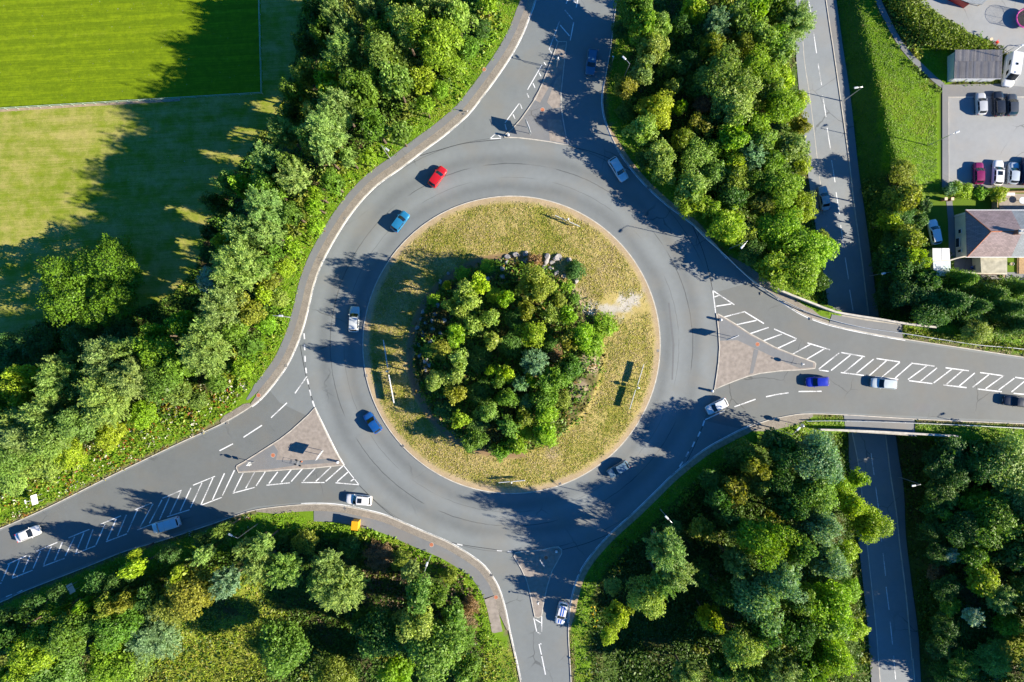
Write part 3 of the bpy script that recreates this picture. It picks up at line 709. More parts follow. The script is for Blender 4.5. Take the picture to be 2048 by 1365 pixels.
tag(he.build('road_markings', M['paint']), kind='structure')
hn = MB()
segs(hn, 1040, 0, 14.63, [(1350, 115, 1395, 0), (1550, 0, 1635, 100), (1645, 230, 1690, 0), (1310, 300, 1540, 575), (1175, 740, 1450, 1060), (1470, 1195, 1570, 660), (1015, 1100, 1100, 1220)], w=0.17)
segs(hn, 0, 0, 1, [(1119, 43, 1098, 100), (1099, 100, 1104, 107), (1084, 130, 1055, 180), (1088, 125, 1092, 131), (1078, 146, 1082, 153), (1066, 167, 1070, 176), (1054, 187, 1058, 196), (1038.6, 207, 1010, 246), (1040, 208, 1044, 218), (1026, 229, 1030, 238), (1010, 249, 1013, 260), (992, 267, 980, 278), (980, 278, 1002, 277), (996, 270, 1002, 275), (1140, 0, 1146, -30), (1160, 0, 1166, -40)], w=0.16)
tag(hn.build('road_markings', M['paint']), kind='structure')
hs = MB()
segs(hs, 1000, 1180, 10.24, [(690, 570, 750, 855), (855, 545, 855, 855), (725, 605, 835, 675), (770, 870, 825, 905), (800, 1110, 855, 1355), (825, 1100, 845, 1115)], w=0.17)
segs(hs, 0, 0, 1, [(1083, 1310, 1091, 1350), (914, 1088.5, 925, 1091), (994, 1101.5, 1004, 1102.5), (1015, 1103.5, 1025, 1104)], w=0.2)
tag(hs.build('road_markings', M['paint']), kind='structure')
hl = MB()
segs(hl, 0, 0, 1, [(1617, 0, 1624, 38), (1627, 66, 1633, 107), (1636, 128, 1643, 171), (1645, 191, 1652, 234), (1654, 256, 1661, 300), (1663, 321, 1670, 365), (1672, 385, 1679, 429), (1681, 450, 1688, 495), (1690, 515, 1697, 559), (1699, 580, 1706, 622), (1708, 645, 1715, 687), (1742, 907, 1748, 950), (1751, 974, 1757, 1016), (1759, 1041, 1763, 1084), (1766, 1107, 1771, 1152), (1772, 1174, 1778, 1220), (1780, 1243, 1785, 1290), (1787, 1312, 1791, 1359), (1793, 1382, 1798, 1426), (1610, -62, 1615, -20)], w=0.15, z=ZR + 0.005, zl=ZL)
tag(hl.build('road_markings', M['paint']), kind='structure')
# white edge lines just inside the kerb
def edgeline(line, a, b):
    i, j = sorted((near_idx(line, *a), near_idx(line, *b)))
    tag(strip_mb(line[i:j + 1], 0.05, 0.19, 0.0085).build('road_edge_line', M['paint']), kind='structure')
edgeline(nw, (1098, -110), (500, 815)); edgeline(se, (1137, 1250), (1500, 853)); edgeline(ne, (1210, 160), (1454, 517)); edgeline(sw, (600, 1010), (1041, 1360)); edgeline(ne, (1560, 602), (1811, 680))
ws = resample(WL([(630, 816), (647, 852), (672, 903), (688, 931)]), 1.0)
tag(strip_mb(ws, 0.02, 0.16, 0.0087).build('road_edge_line', M['paint']), kind='structure')

tag(MB().sheet(WL([(1828, 806), (1862, 808), (1861, 826), (1827, 824)]), 0.0075).build('road_patch', asphalt('asphalt_patch', (0.145, 0.155, 0.165))), kind='structure')
tag(MB().sheet(WL([(1336, 606), (1339, 606), (1349, 690), (1346, 760), (1343, 760), (1345, 690)]), 0.0045).build('road_patch', bpy.data.materials['asphalt_patch']), kind='structure')

for pts in ([(840, 312), (880, 300), (930, 287), (1000, 279.5)], [(1137, 293), (1180, 303), (1220, 318), (1262, 342)], [(1385, 452), (1405, 500), (1418, 545), (1425, 580)], [(600, 690), (612, 752), (627, 806)], [(719, 972), (760, 1012), (805, 1046), (860, 1072), (920, 1089), (1000, 1101)], [(1340, 968), (1372, 925), (1398, 872), (1409, 842)], [(1125, 1100), (1170, 1088), (1215, 1070)]):
    tag(strip_mb(resample(WL(pts), 1.0), -.045, .045, 0.0062).build('road_joint', M['dark']), kind='structure')
# ================================================================== vegetation
def cards(c, n, u, a, b):
    """pointed leaf cards: centre, normal, long axis, half sizes -> vertices and quads"""
    u = unit(u - (np.sum(u * n, 1, keepdims=True)) * n); w = np.cross(n, u)
    a = np.asarray(a).reshape(-1, 1); b = np.asarray(b).reshape(-1, 1)
    fold = n * b * 0.35
    v = np.stack([c + u * a, c + w * b + fold, c - u * a, c - w * b + fold], 1).reshape(-1, 3)
    f = np.arange(len(c) * 4).reshape(-1, 4)
    return v, f

def rdir(r, n):
    return unit(r.normal(size=(n, 3)))

def wob(p, s, amp, seed):
    """cheap smooth wobble from a few sine waves"""
    r = np.random.default_rng(seed); o = np.zeros(len(p))
    for k in range(5):
        d = r.normal(size=3); d /= np.linalg.norm(d); o += np.sin(p @ d * s * (1 + 0.5 * k) + r.uniform(0, 6.28)) / (1 + 0.5 * k)
    return o * amp

def crown_points(kind, R, seed, dens, leaf):
    r = np.random.default_rng(seed)
    if kind == 'b':                                   # broadleaf: overlapping leafy lobes
        nl = int(11 + R * 5); cs = []; rad = []
        while len(cs) < nl:
            d = rdir(r, 1)[0]
            if d[2] < -0.45: continue
            q = r.uniform(0.45, 0.78) * R * (1 + 0.25 * math.sin(3 * math.atan2(d[1], d[0]) + seed))
            cs.append(d * q * np.array([1, 1, 0.95])); rad.append(R * r.uniform(0.15, 0.38))
        cs = np.array(cs); rad = np.array(rad)
        area = rad ** 2; n = int(dens * 4 * np.sum(area) / leaf ** 2)
        li = r.choice(nl, n, p=area / area.sum()); d = rdir(r, n)
        up = unit(cs[li] + np.array([0, 0, 0.35 * R])); dt = np.sum(d * up, 1)
        k = dt > r.uniform(-0.6, 0.25, n); li, d = li[k], d[k]
        rho = rad[li] * (0.76 + 0.36 * r.random(len(li)) ** 0.8 + wob(d * 2, 3.1, 0.13, seed + 5) + 0.14 * np.maximum(wob(d * 3, 5.0, 0.6, seed + 8), 0) * r.random(len(li)))
        p = cs[li] + d * rho[:, None]
        nn = unit(d * 0.75 + np.array([0, 0, 0.45]) + 0.55 * r.normal(size=d.shape)); uu = rdir(r, len(d))
        a = leaf * r.uniform(0.55, 1.15, len(d)); b = a * r.uniform(0.5, 0.8, len(d))
        lt = r.uniform(-0.12, 0.12, nl)[li]
    elif kind == 'w':                                 # sallow: feathery sprays radiating from the middle
        ns = int(26 + 26 * R); d0 = rdir(r, ns * 3); d0 = d0[d0[:, 2] > -0.3][:ns]; ns = len(d0)
        per = int(dens * 9 * R * R / ns / leaf ** 2 * 1.0); per = max(24, per)
        t = r.uniform(0.3, 1.0, (ns, per)) ** 0.7
        L = R * r.uniform(0.78, 1.12, ns) * (1 + wob(d0 * 2, 2.0, 0.08, seed)); bend = np.array([0, 0, 0.22])
        ax = unit(d0 + bend)
        p = (d0[:, None, :] * t[..., None] + bend * t[..., None] ** 2 * 0.5) * L[:, None, None]
        spread = (0.13 * R * (1.25 - t))[..., None]
        p = (p + r.normal(size=p.shape) * spread).reshape(-1, 3)
        axx = np.repeat(ax, per, 0); nn = unit(0.5 * r.normal(size=p.shape) + np.array([0, 0, 0.9]) + 0.3 * axx)
        uu = unit(axx + 0.45 * r.normal(size=p.shape)); a = leaf * r.uniform(0.8, 1.5, len(p)); b = a * r.uniform(0.26, 0.42, len(p))
        lt = np.repeat(r.uniform(-0.1, 0.16, ns), per)
    elif kind == 's':                                 # shrub: a low irregular mound with twiggy outline
        n = int(dens * 9 * R * R / leaf ** 2); d = rdir(r, n); d[:, 2] = np.abs(d[:, 2]) * 1.0 - 0.12; d = unit(d)
        h = 1 + wob(d * 2.4, 2.4, 0.17, seed); q = (0.62 + 0.42 * r.random(n) ** 0.6) * h
        p = d * q[:, None] * R
        nn = unit(d * 0.6 + np.array([0, 0, 0.5]) + 0.6 * r.normal(size=d.shape)); uu = unit(d + 0.8 * r.normal(size=d.shape))
        a = leaf * r.uniform(0.6, 1.3, n); b = a * r.uniform(0.4, 0.7, n); lt = wob(d * 3, 3, 0.07, seed + 9)
    else:                                             # 'c' conifer: drooping flat sprays in tiers round a leader
        ns = int(60 * R); z = r.uniform(-1, 1, ns) ; th = r.uniform(0, 6.283, ns)
        rad = R * np.clip(0.95 - 0.42 * (z + 1), 0.1, 1) * r.uniform(0.85, 1.15, ns)
        per = max(40, int(dens * 11 * R * R / ns / leaf ** 2)); t = r.uniform(0.25, 1, (ns, per))
        ax = np.stack([np.cos(th), np.sin(th), 0.35 - 0.0 * th], 1); ax = unit(ax)
        p = ax[:, None, :] * (rad[:, None] * t)[..., None]; p[..., 2] += (z * R * 1.3)[:, None] - 0.18 * R * t ** 2
        p = (p + r.normal(size=p.shape) * (0.085 * R)).reshape(-1, 3); axx = np.repeat(ax, per, 0)
        nn = unit(np.array([0, 0, 0.8]) + 0.6 * r.normal(size=p.shape)); uu = unit(axx + 0.3 * r.normal(size=p.shape))
        a = leaf * r.uniform(0.8, 1.6, len(p)); b = a * r.uniform(0.25, 0.4, len(p)); lt = np.repeat(r.uniform(-0.1, 0.1, ns), per)
    tone = np.clip(0.5 + 0.16 * r.normal(size=len(p)) + lt, 0.02, 1)
    return p, nn, uu, a, b, tone

def crown_mesh(name, kind, R, seed, dens=1.0, leaf=0.3):
    p, nn, uu, a, b, tone = crown_points(kind, R, seed, dens, leaf)
    r = np.random.default_rng(seed + 99); ni = int(60 * R * R + 60)                       # larger leaf cards added inside so the crown casts a solid shadow
    q = rdir(r, ni) * (0.78 * R * r.random((ni, 1)) ** 0.45) * np.array([0.9, 0.9, 1.2 if kind == 'c' else 0.9])
    if kind == 'c': q[:, :2] *= np.clip(0.95 - 0.36 * (q[:, 2:] / R + 1), 0.1, 1)
    p = np.vstack([p, q]); nn = np.vstack([nn, rdir(r, ni)]); uu = np.vstack([uu, rdir(r, ni)]); sz = 0.24 * R ** 0.5 * r.uniform(0.7, 1.3, ni)
    a = np.concatenate([a, sz]); b = np.concatenate([b, sz * 0.7]); tone = np.concatenate([tone, np.clip(0.4 + 0.1 * r.normal(size=ni), 0, 1)])
    v, f = cards(p / R, nn, uu, a / R, b / R)
    me = np_mesh(name, v, f)
    at = me.attributes.new('tone', 'FLOAT', 'FACE'); at.data.foreach_set('value', tone.astype(np.float32))
    me.materials.append(M['leaf']); return me

def trunk_mesh(name, seed, spread):
    """unit-height trunk with limbs reaching into the crown"""
    r = random.Random(seed); mb = MB()
    p = Vector((0, 0, -0.05)); q = Vector((r.uniform(-.02, .02), r.uniform(-.02, .02), 0.4)); t = Vector((r.uniform(-.04, .04), r.uniform(-.04, .04), 0.86))
    mb.tube(p, q, 0.026, 0.018, 7); mb.tube(q, t, 0.018, 0.006, 6)
    for k in range(7):
        a = k * 2.4 + r.uniform(-.4, .4); h = r.uniform(0.32, 0.7); b = q.lerp(t, max(0, (h - 0.4) / 0.46)) if h > .4 else p.lerp(q, h / .4)
        e = b + Vector((math.cos(a) * spread * r.uniform(.5, .8), math.sin(a) * spread * r.uniform(.5, .8), r.uniform(.1, .24)))
        m = b.lerp(e, .5) + Vector((0, 0, .03)); mb.tube(b, m, 0.011, 0.008, 5, False); mb.tube(m, e, 0.008, 0.002, 5)
    me = mb.mesh(name); me.materials.append(M['bark']); return me

PROTO = {}
SIZES = {'b': (1.5, 2.6, 4.2), 'w': (1.5, 2.6, 4.0), 's': (0.9, 1.7, 2.8), 'c': (2.6, 3.6)}
LEAF = {'b': (0.14, 0.17, 0.20), 'w': (0.13, 0.145, 0.165), 's': (0.125, 0.145, 0.16), 'c': (0.145, 0.17)}
sd = 11
for k in 'bwsc':
    for i, R in enumerate(SIZES[k]):
        for j in range(3 if k in 'bw' else 2):
            sd += 7; PROTO[k, i, j] = crown_mesh('crown', k, R, sd, {'b': 1.9, 'w': 1.8, 's': 1.4, 'c': 1.6}[k], LEAF[k][i])
TRUNK = [trunk_mesh('trunk', s, 0.25) for s in (1, 2, 3)]

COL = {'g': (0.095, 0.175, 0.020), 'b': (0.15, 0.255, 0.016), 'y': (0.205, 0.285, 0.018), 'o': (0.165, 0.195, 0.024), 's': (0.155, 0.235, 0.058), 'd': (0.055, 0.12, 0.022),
       'u': (0.13, 0.215, 0.10), 'w': (0.28, 0.34, 0.24), 'n': (0.18, 0.12, 0.06), 'p': (0.19, 0.265, 0.055), 'e': (0.12, 0.2, 0.036)}
CNAME = {'g': 'mid green', 'b': 'bright green', 'y': 'yellow-green', 'o': 'olive green', 's': 'silvery green', 'd': 'dark green', 'u': 'blue-grey', 'w': 'whitish grey', 'n': 'rust brown', 'p': 'pale green', 'e': 'grey-green'}
KNAME = {'b': ('tree', 'round-headed tree', 'tree'), 'w': ('willow_tree', 'feathery willow', 'tree'), 's': ('shrub', 'bushy shrub', 'shrub'), 'c': ('conifer_tree', 'dense conifer', 'tree')}

def plant(px, py, rpx, H, kind, colr, where, group, zbase=None, tall=1.0, vert=1.1):
    """one tree or shrub: crown centre and radius as surveyed, total height H"""
    if kind != "s": H = H * tall
    zg = -2.5 if zbase is None else 1.5
    for _ in range(4):
        rz = None; R = rpx * (HC - zg - H * 0.6) / FP
        rz = min(max(R * vert, H * 0.37) if kind in 'bw' else R * (0.95 if kind == 's' else 1.5), H * (0.47 if kind != 's' else 0.62)); zc = zg + H - rz * (1 if kind != 's' else 0.98)
        x, y = W(px, py, zc)
        if zbase is None: zg = float(hz(x, y))
        elif callable(zbase): zg = float(zbase(x, y))
    R = rpx * (HC - zc) / FP * (1.07 if callable(zbase) else 1.03)
    if zbase is None and px < 1020:
        R = max(0.66 * R, min(R * 1.12, float(fdr(x, y)) - (4.9 if py < 850 else 4.2)))
    sz = SIZES[kind]; i = min(range(len(sz)), key=lambda k: abs(math.log(sz[k] / R))); j = random.randrange(3 if kind in 'bw' else 2)
    nm, kn, cat = KNAME[kind]
    size = 'large ' if rpx >= 38 else ('small ' if rpx <= 20 else '')
    root = empty(nm, (x, y, zg), random.uniform(0, 6.28)); tag(root, f'{size}{CNAME[colr]} {kn} {where}', cat, group)
    o = bpy.data.objects.new('crown', PROTO[kind, i, j]); C.objects.link(o); o.parent = root
    o.location = (0, 0, zc - zg); o.scale = (R * random.uniform(.94, 1.06), R * random.uniform(.94, 1.06), rz / (1.3 if kind == 'c' else 1.0) * 1.02)
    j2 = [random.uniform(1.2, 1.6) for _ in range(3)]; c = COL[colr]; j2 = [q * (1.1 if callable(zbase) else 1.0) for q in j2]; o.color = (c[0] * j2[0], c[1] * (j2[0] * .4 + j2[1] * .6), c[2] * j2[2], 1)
    if kind != 's':
        t = bpy.data.objects.new('trunk', random.choice(TRUNK)); C.objects.link(t); t.parent = root
        ht = zc - zg + rz * 0.35; t.scale = (ht * 0.8, ht * 0.8, ht)
    else:
        t = bpy.data.objects.new('stem', random.choice(TRUNK)); C.objects.link(t); t.parent = root; t.scale = (max(R, .6), max(R, .6), max(0.3, zc - zg))
    return root

GN = 'trees in the belt between the field and the junction'
NWT = [
 (745, 25, 30, 12, 'w', 's', 'at the top edge left of the north arm'), (807, 15, 28, 13, 'b', 'g', 'touching the top edge in the field belt'), (872, 20, 32, 13, 'w', 's', 'under the top edge near the north arm'),
 (917, 35, 28, 12, 'b', 'p', 'nearest the north arm verge at the top'), (674, 38, 22, 12, 'w', 's', 'high on the field edge by the fence top'), (647, 68, 20, 11, 'b', 'g', 'leaning over the field edge near the fence'),
 (700, 68, 25, 12, 'w', 's', 'just inside the field edge at the top'), (757, 72, 32, 13, 'b', 'g', 'in the thick upper part of the belt'), (812, 60, 36, 13, 'b', 'p', 'with the widest pale head in the upper belt'),
 (872, 88, 40, 12, 'b', 'b', 'on the road side of the upper belt'), (692, 120, 36, 13, 'w', 's', 'standing out pale at the upper field edge'), (774, 120, 44, 13, 'b', 'e', 'in the middle of the upper belt'),
 (792, 165, 34, 12, 'b', 'e', 'below the widest head of the upper belt'), (612, 148, 22, 11, 'b', 'p', 'jutting out towards the fence corner'), (594, 188, 22, 11, 'b', 'g', 'farthest out beside the fence corner'),
 (660, 172, 30, 11, 'b', 'y', 'among silvery ones beside the fence corner'), (727, 182, 36, 12, 'b', 'g', 'in the belt level with the fence corner'), (682, 218, 32, 12, 'w', 's', 'right of the fence corner in the belt'),
 (630, 232, 20, 11, 'b', 'p', 'just below right of the fence corner'), (845, 160, 28, 8, 'b', 'y', 'facing the north arm traffic island'), (850, 210, 30, 8, 'b', 'b', 'above the verge lamp on the bend'),
 (752, 255, 42, 11, 'b', 'g', 'up left of the verge lamp on the bend'), (800, 268, 34, 9, 'b', 'e', 'right behind the verge lamp on the bend'), (657, 265, 40, 12, 'w', 's', 'bulging out below the fence corner'),
 (572, 272, 26, 11, 'w', 's', 'at the field edge a little below the fence corner'), (617, 275, 24, 11, 'b', 'p', 'filling the belt below the fence corner'), (652, 312, 32, 11, 'w', 's', 'mid-belt left of the red car'),
 (696, 315, 28, 9, 'b', 'p', 'mid-belt halfway to the red car'), (540, 330, 32, 11, 'w', 's', 'spilling onto the meadow below the fence'), (582, 332, 26, 11, 'b', 'e', 'second in from the meadow edge below the fence'),
 (738, 318, 24, 7, 'b', 'b', 'nearest the footpath left of the red car'), (540, 380, 32, 11, 'b', 'g', 'on the meadow edge level with the red car'), (597, 360, 36, 11, 'w', 's', 'with the palest head level with the red car'),
 (665, 366, 38, 9, 'b', 'g', 'in the belt straight left of the red car'), (632, 388, 24, 9, 'b', 'b', 'beside the round pale willow left of the red car'), (536, 420, 36, 11, 'w', 's', 'at the meadow edge level with the pale blue car'),
 (584, 430, 38, 9, 'b', 'g', 'mid-belt level with the pale blue car'), (628, 412, 30, 8, 'b', 'b', 'on the road side level with the pale blue car'), (632, 452, 28, 7, 'b', 'b', 'close to the footpath level with the pale blue car'),
 (536, 468, 34, 10, 'w', 's', 'mid-belt above the verge lamp on the west side'), (585, 498, 32, 7, 'b', 'b', 'on the verge facing the big road shadow'), (556, 500, 30, 8, 'b', 'g', 'mid-belt facing the big road shadow'),
 (525, 533, 30, 9, 'b', 'g', 'inland of the verge facing the big road shadow'), (572, 538, 26, 5, 's', 'y', 'above the west verge lamp'), (540, 565, 28, 6, 'b', 'o', 'just up left of the west verge lamp'),
 (527, 592, 26, 6, 'b', 'y', 'left of the west verge lamp'), (562, 600, 24, 4, 's', 'p', 'right above the west verge lamp'), (535, 648, 28, 5, 's', 'b', 'right below the west verge lamp'),
 (460, 365, 22, 11, 'b', 'p', 'sticking out alone into the meadow shade'), (492, 378, 24, 11, 'b', 'b', 'behind the outlier in the meadow shade'), (435, 408, 22, 9, 'b', 'd', 'farthest into the shaded meadow'),
 (490, 468, 32, 11, 'w', 's', 'at the meadow edge right of the lone round tree'), (422, 468, 20, 7, 'b', 'd', 'sunk in shade right of the lone round tree'), (455, 492, 20, 8, 'b', 'y', 'catching light right of the lone round tree'),
 (482, 535, 46, 11, 'w', 's', 'with a huge starry head beside the sunlit clearing'), (420, 560, 20, 6, 's', 'w', 'on the clearing edge'), (450, 617, 38, 11, 'w', 's', 'with a starry head below the sunlit clearing'),
 (372, 648, 32, 10, 'b', 'b', 'below the sunlit clearing'), (315, 672, 24, 9, 'b', 'b', 'at the lower end of the clearing shade'), (425, 665, 30, 10, 'w', 's', 'between two starry willows and the west bend'),
 (497, 622, 28, 8, 'b', 'o', 'between the starry willow and the west verge lamp'), (57, 755, 26, 10, 'b', 'y', 'near the left edge below the dark hollow'), (40, 787, 28, 9, 'b', 'y', 'at the left edge in front of another yellow one'),
 (8, 797, 22, 9, 'b', 'g', 'cut by the left edge beyond the yellow ones'), (122, 762, 34, 11, 'w', 's', 'at the dark hollow on the left'), (127, 722, 16, 9, 'w', 's', 'tip alone in the dark hollow'),
 (215, 717, 38, 11, 'w', 's', 'with swept plumes right of the dark hollow'), (267, 702, 24, 10, 'w', 's', 'topmost below the lone round tree'), (317, 706, 34, 10, 'b', 'b', 'among silvery plumes left of the west bend'),
 (415, 705, 40, 10, 'w', 's', 'left of the rounded footpath end'), (362, 727, 32, 9, 'b', 'g', 'mid-belt left of the rounded footpath end'), (277, 757, 36, 10, 'w', 's', 'mid-belt above the flowering brambles'),
 (215, 798, 46, 10, 'w', 's', 'with the widest plumes above the west road'), (95, 822, 32, 10, 'w', 's', 'over the left hollow above the west road'), (37, 842, 24, 9, 'w', 's', 'near the left edge above the west road'),
 (360, 787, 32, 6, 'b', 'e', 'greyed and dry above the flowering brambles'), (400, 803, 24, 4, 's', 'e', 'dry and twiggy above the flowering brambles'), (57, 872, 34, 9, 'w', 's', 'third up from the white signboard on the left'),
 (107, 870, 40, 9, 'b', 'e', 'up right of the white signboard on the left'), (22, 917, 36, 8, 'b', 'e', 'at the left edge above the white signboard'), (222, 868, 38, 4.5, 's', 'y', 'on the bank behind the brambles'),
 (437, 765, 28, 5, 's', 'g', 'up left of the rounded footpath end'), (487, 738, 28, 5, 's', 'b', 'closest to the rounded footpath end'), (87, 922, 38, 4, 's', 'p', 'right above the white signboard on the left'),
 (142, 905, 36, 4, 's', 'y', 'on the bank above the west road bend'), (28, 962, 28, 4, 's', 'p', 'left of the white signboard'), (290, 830, 34, 4.5, 's', 'b', 'in the middle of the bramble bank'),
 (330, 765, 34, 8, 'b', 'g', 'between plumes above the bramble bank'), (165, 790, 28, 9, 'b', 'd', 'between two wide plumes on the left'), (455, 560, 26, 8, 'b', 'd', 'in the gap right of the whitish shrub'),
 (505, 690, 30, 6, 'b', 'g', 'below the west verge lamp, inland'), (160, 840, 34, 9, 'b', 'e', 'under the widest plumes above the west road'), (470, 660, 26, 8, 'b', 'g', 'in the gap left of the west verge lamp'),
 (20, 700, 30, 5, 's', 'd', 'in the dark hollow at the left edge'), (75, 690, 30, 5, 's', 'd', 'on the rim of the dark hollow'), (170, 680, 32, 6, 's', 'd', 'shaded by the lone round tree'), (245, 668, 26, 6, 's', 'd', 'at the foot of the lone round tree'),
 (585, 230, 22, 8, 'b', 'd', 'in deep shade beside the fence corner'), (610, 90, 24, 9, 'b', 'd', 'in deep shade along the fence'), (630, 20, 24, 10, 'b', 'd', 'at the top edge in deep shade'),
 (935, 95, 24, 3.5, 's', 'g', 'on the shaded verge of the north arm'), (905, 135, 24, 4, 's', 'b', 'lower on the verge of the north arm'), (880, 180, 24, 4, 's', 'b', 'on the verge level with the north island'), (965, 60, 22, 3.5, 's', 'd', 'at the top of the north arm verge'), (977, 8, 18, 6, 'b', 'y', 'at the top edge by the north arm footpath'),
]
for a in NWT: plant(*a, GN, None, 1.32)
GS = 'trees south-west of the junction'
SWT = [
 (272, 1137, 30, 9, 'b', 'y', 'brightest beside the west road'), (272, 1106, 15, 7, 'b', 'y', 'closest to the west road kerb'), (412, 1105, 28, 9, 'w', 's', 'below the leaning lamp of the west road'),
 (450, 1057, 22, 8, 'w', 'e', 'beside the leaning lamp of the west road'), (497, 1092, 28, 9, 'w', 's', 'right of the leaning lamp of the west road'), (527, 1085, 36, 9, 'w', 's', 'left of the orange cabinet, nearer the lamp'),
 (570, 1135, 32, 9, 'w', 'e', 'down left of the orange cabinet'), (522, 1128, 28, 9, 'w', 's', 'second down left of the orange cabinet'), (457, 1160, 26, 8, 'w', 'u', 'above the straw clearing'),
 (390, 1180, 42, 8, 'b', 'o', 'left above the straw clearing'), (350, 1212, 38, 8, 'b', 'o', 'left of the straw clearing'), (362, 1150, 22, 8, 'b', 'y', 'between the west road lamp and the straw clearing'),
 (170, 1210, 24, 8, 'b', 'b', 'right of the lower signboard'), (122, 1220, 16, 7, 'b', 'y', 'under the lower signboard'), (250, 1200, 22, 8, 'b', 'o', 'below the brightest roadside tree'),
 (215, 1207, 20, 8, 'b', 'o', 'between the signboard and the brightest roadside tree'), (312, 1266, 44, 8, 'w', 'u', 'with brown twigs showing at its heart'), (240, 1250, 36, 9, 'b', 'g', 'left of the blue-grey willow'),
 (140, 1265, 38, 10, 'b', 'g', 'third down from the lower signboard'), (92, 1268, 24, 9, 'b', 'g', 'below left of the lower signboard'), (70, 1312, 38, 10, 'b', 'b', 'in the bottom left corner group'),
 (115, 1338, 42, 10, 'b', 'e', 'at the bottom edge, left corner group'), (30, 1342, 28, 9, 'b', 'g', 'in the bottom left corner'), (225, 1322, 42, 8, 'b', 'b', 'at the bottom edge below the blue-grey willow'),
 (272, 1318, 36, 7, 'b', 'e', 'at the bottom edge left of the straw clearing'), (657, 1125, 24, 8, 'w', 's', 'right below the orange cabinet'), (682, 1172, 46, 10, 'w', 's', 'with a broad head below the orange cabinet'),
 (645, 1160, 26, 9, 'w', 'e', 'tucked left of the broad willow'), (838, 1182, 52, 10, 'b', 'e', 'in the middle of the south-west wood'), (822, 1140, 30, 8, 'w', 's', 'beside the verge lamp of the south arm'),
 (872, 1185, 36, 8, 'b', 'g', 'nearest the pink south pavement'), (770, 1265, 46, 10, 'b', 'd', 'with glossy leaves left of the south-west wood'), (836, 1250, 40, 10, 'b', 'p', 'with a light head in the south-west wood'),
 (872, 1298, 50, 11, 'b', 'e', 'with dense rounded sprays near the bottom edge'), (937, 1338, 30, 8, 'b', 'e', 'at the bottom edge left of the south arm'), (567, 1292, 46, 10, 'b', 'g', 'standing alone in the straw clearing'),
 (792, 1345, 32, 8, 'b', 'b', 'at the bottom edge in the middle'), (672, 1350, 36, 7, 'b', 'o', 'at the bottom edge right of the lone clearing tree'), (925, 1272, 22, 3.5, 's', 'g', 'beside the south arm verge'),
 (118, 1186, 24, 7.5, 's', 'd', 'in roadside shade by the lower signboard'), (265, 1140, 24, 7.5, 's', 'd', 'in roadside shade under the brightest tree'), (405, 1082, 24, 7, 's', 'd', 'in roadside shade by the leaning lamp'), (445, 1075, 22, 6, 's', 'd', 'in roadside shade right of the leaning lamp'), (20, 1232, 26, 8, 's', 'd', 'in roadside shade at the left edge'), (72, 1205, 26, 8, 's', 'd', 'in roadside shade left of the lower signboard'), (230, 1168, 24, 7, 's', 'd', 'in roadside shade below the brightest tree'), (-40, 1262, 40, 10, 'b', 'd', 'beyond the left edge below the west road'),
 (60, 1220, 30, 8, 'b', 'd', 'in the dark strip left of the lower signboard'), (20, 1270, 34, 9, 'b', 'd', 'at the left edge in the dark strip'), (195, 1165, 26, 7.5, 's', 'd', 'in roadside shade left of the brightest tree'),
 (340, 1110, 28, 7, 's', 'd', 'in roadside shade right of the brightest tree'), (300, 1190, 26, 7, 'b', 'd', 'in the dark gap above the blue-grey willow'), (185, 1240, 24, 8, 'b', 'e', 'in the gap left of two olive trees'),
 (760, 1110, 24, 2.5, 's', 'n', 'right of the orange cabinet'), (800, 1120, 22, 2.5, 's', 'o', 'among brown scrub near the verge lamp'), (900, 1150, 22, 3, 's', 'o', 'left of the pink south pavement'), (940, 1210, 20, 2.5, 's', 'n', 'beside the pink south pavement'), (930, 1245, 16, 2.5, 's', 'n', 'on the scrub strip by the south arm'),
 (610, 1085, 20, 3, 's', 'o', 'left of the orange cabinet'), (700, 1095, 18, 2.5, 's', 'd', 'under the orange cabinet'), (730, 1240, 30, 9, 'b', 'd', 'in the dark gap left of the glossy tree'), (905, 1235, 26, 6, 'b', 'e', 'right of the light-headed tree'),
]
for a in SWT: plant(*a, GS, None, 1.35)
GE = 'trees south-east of the junction'
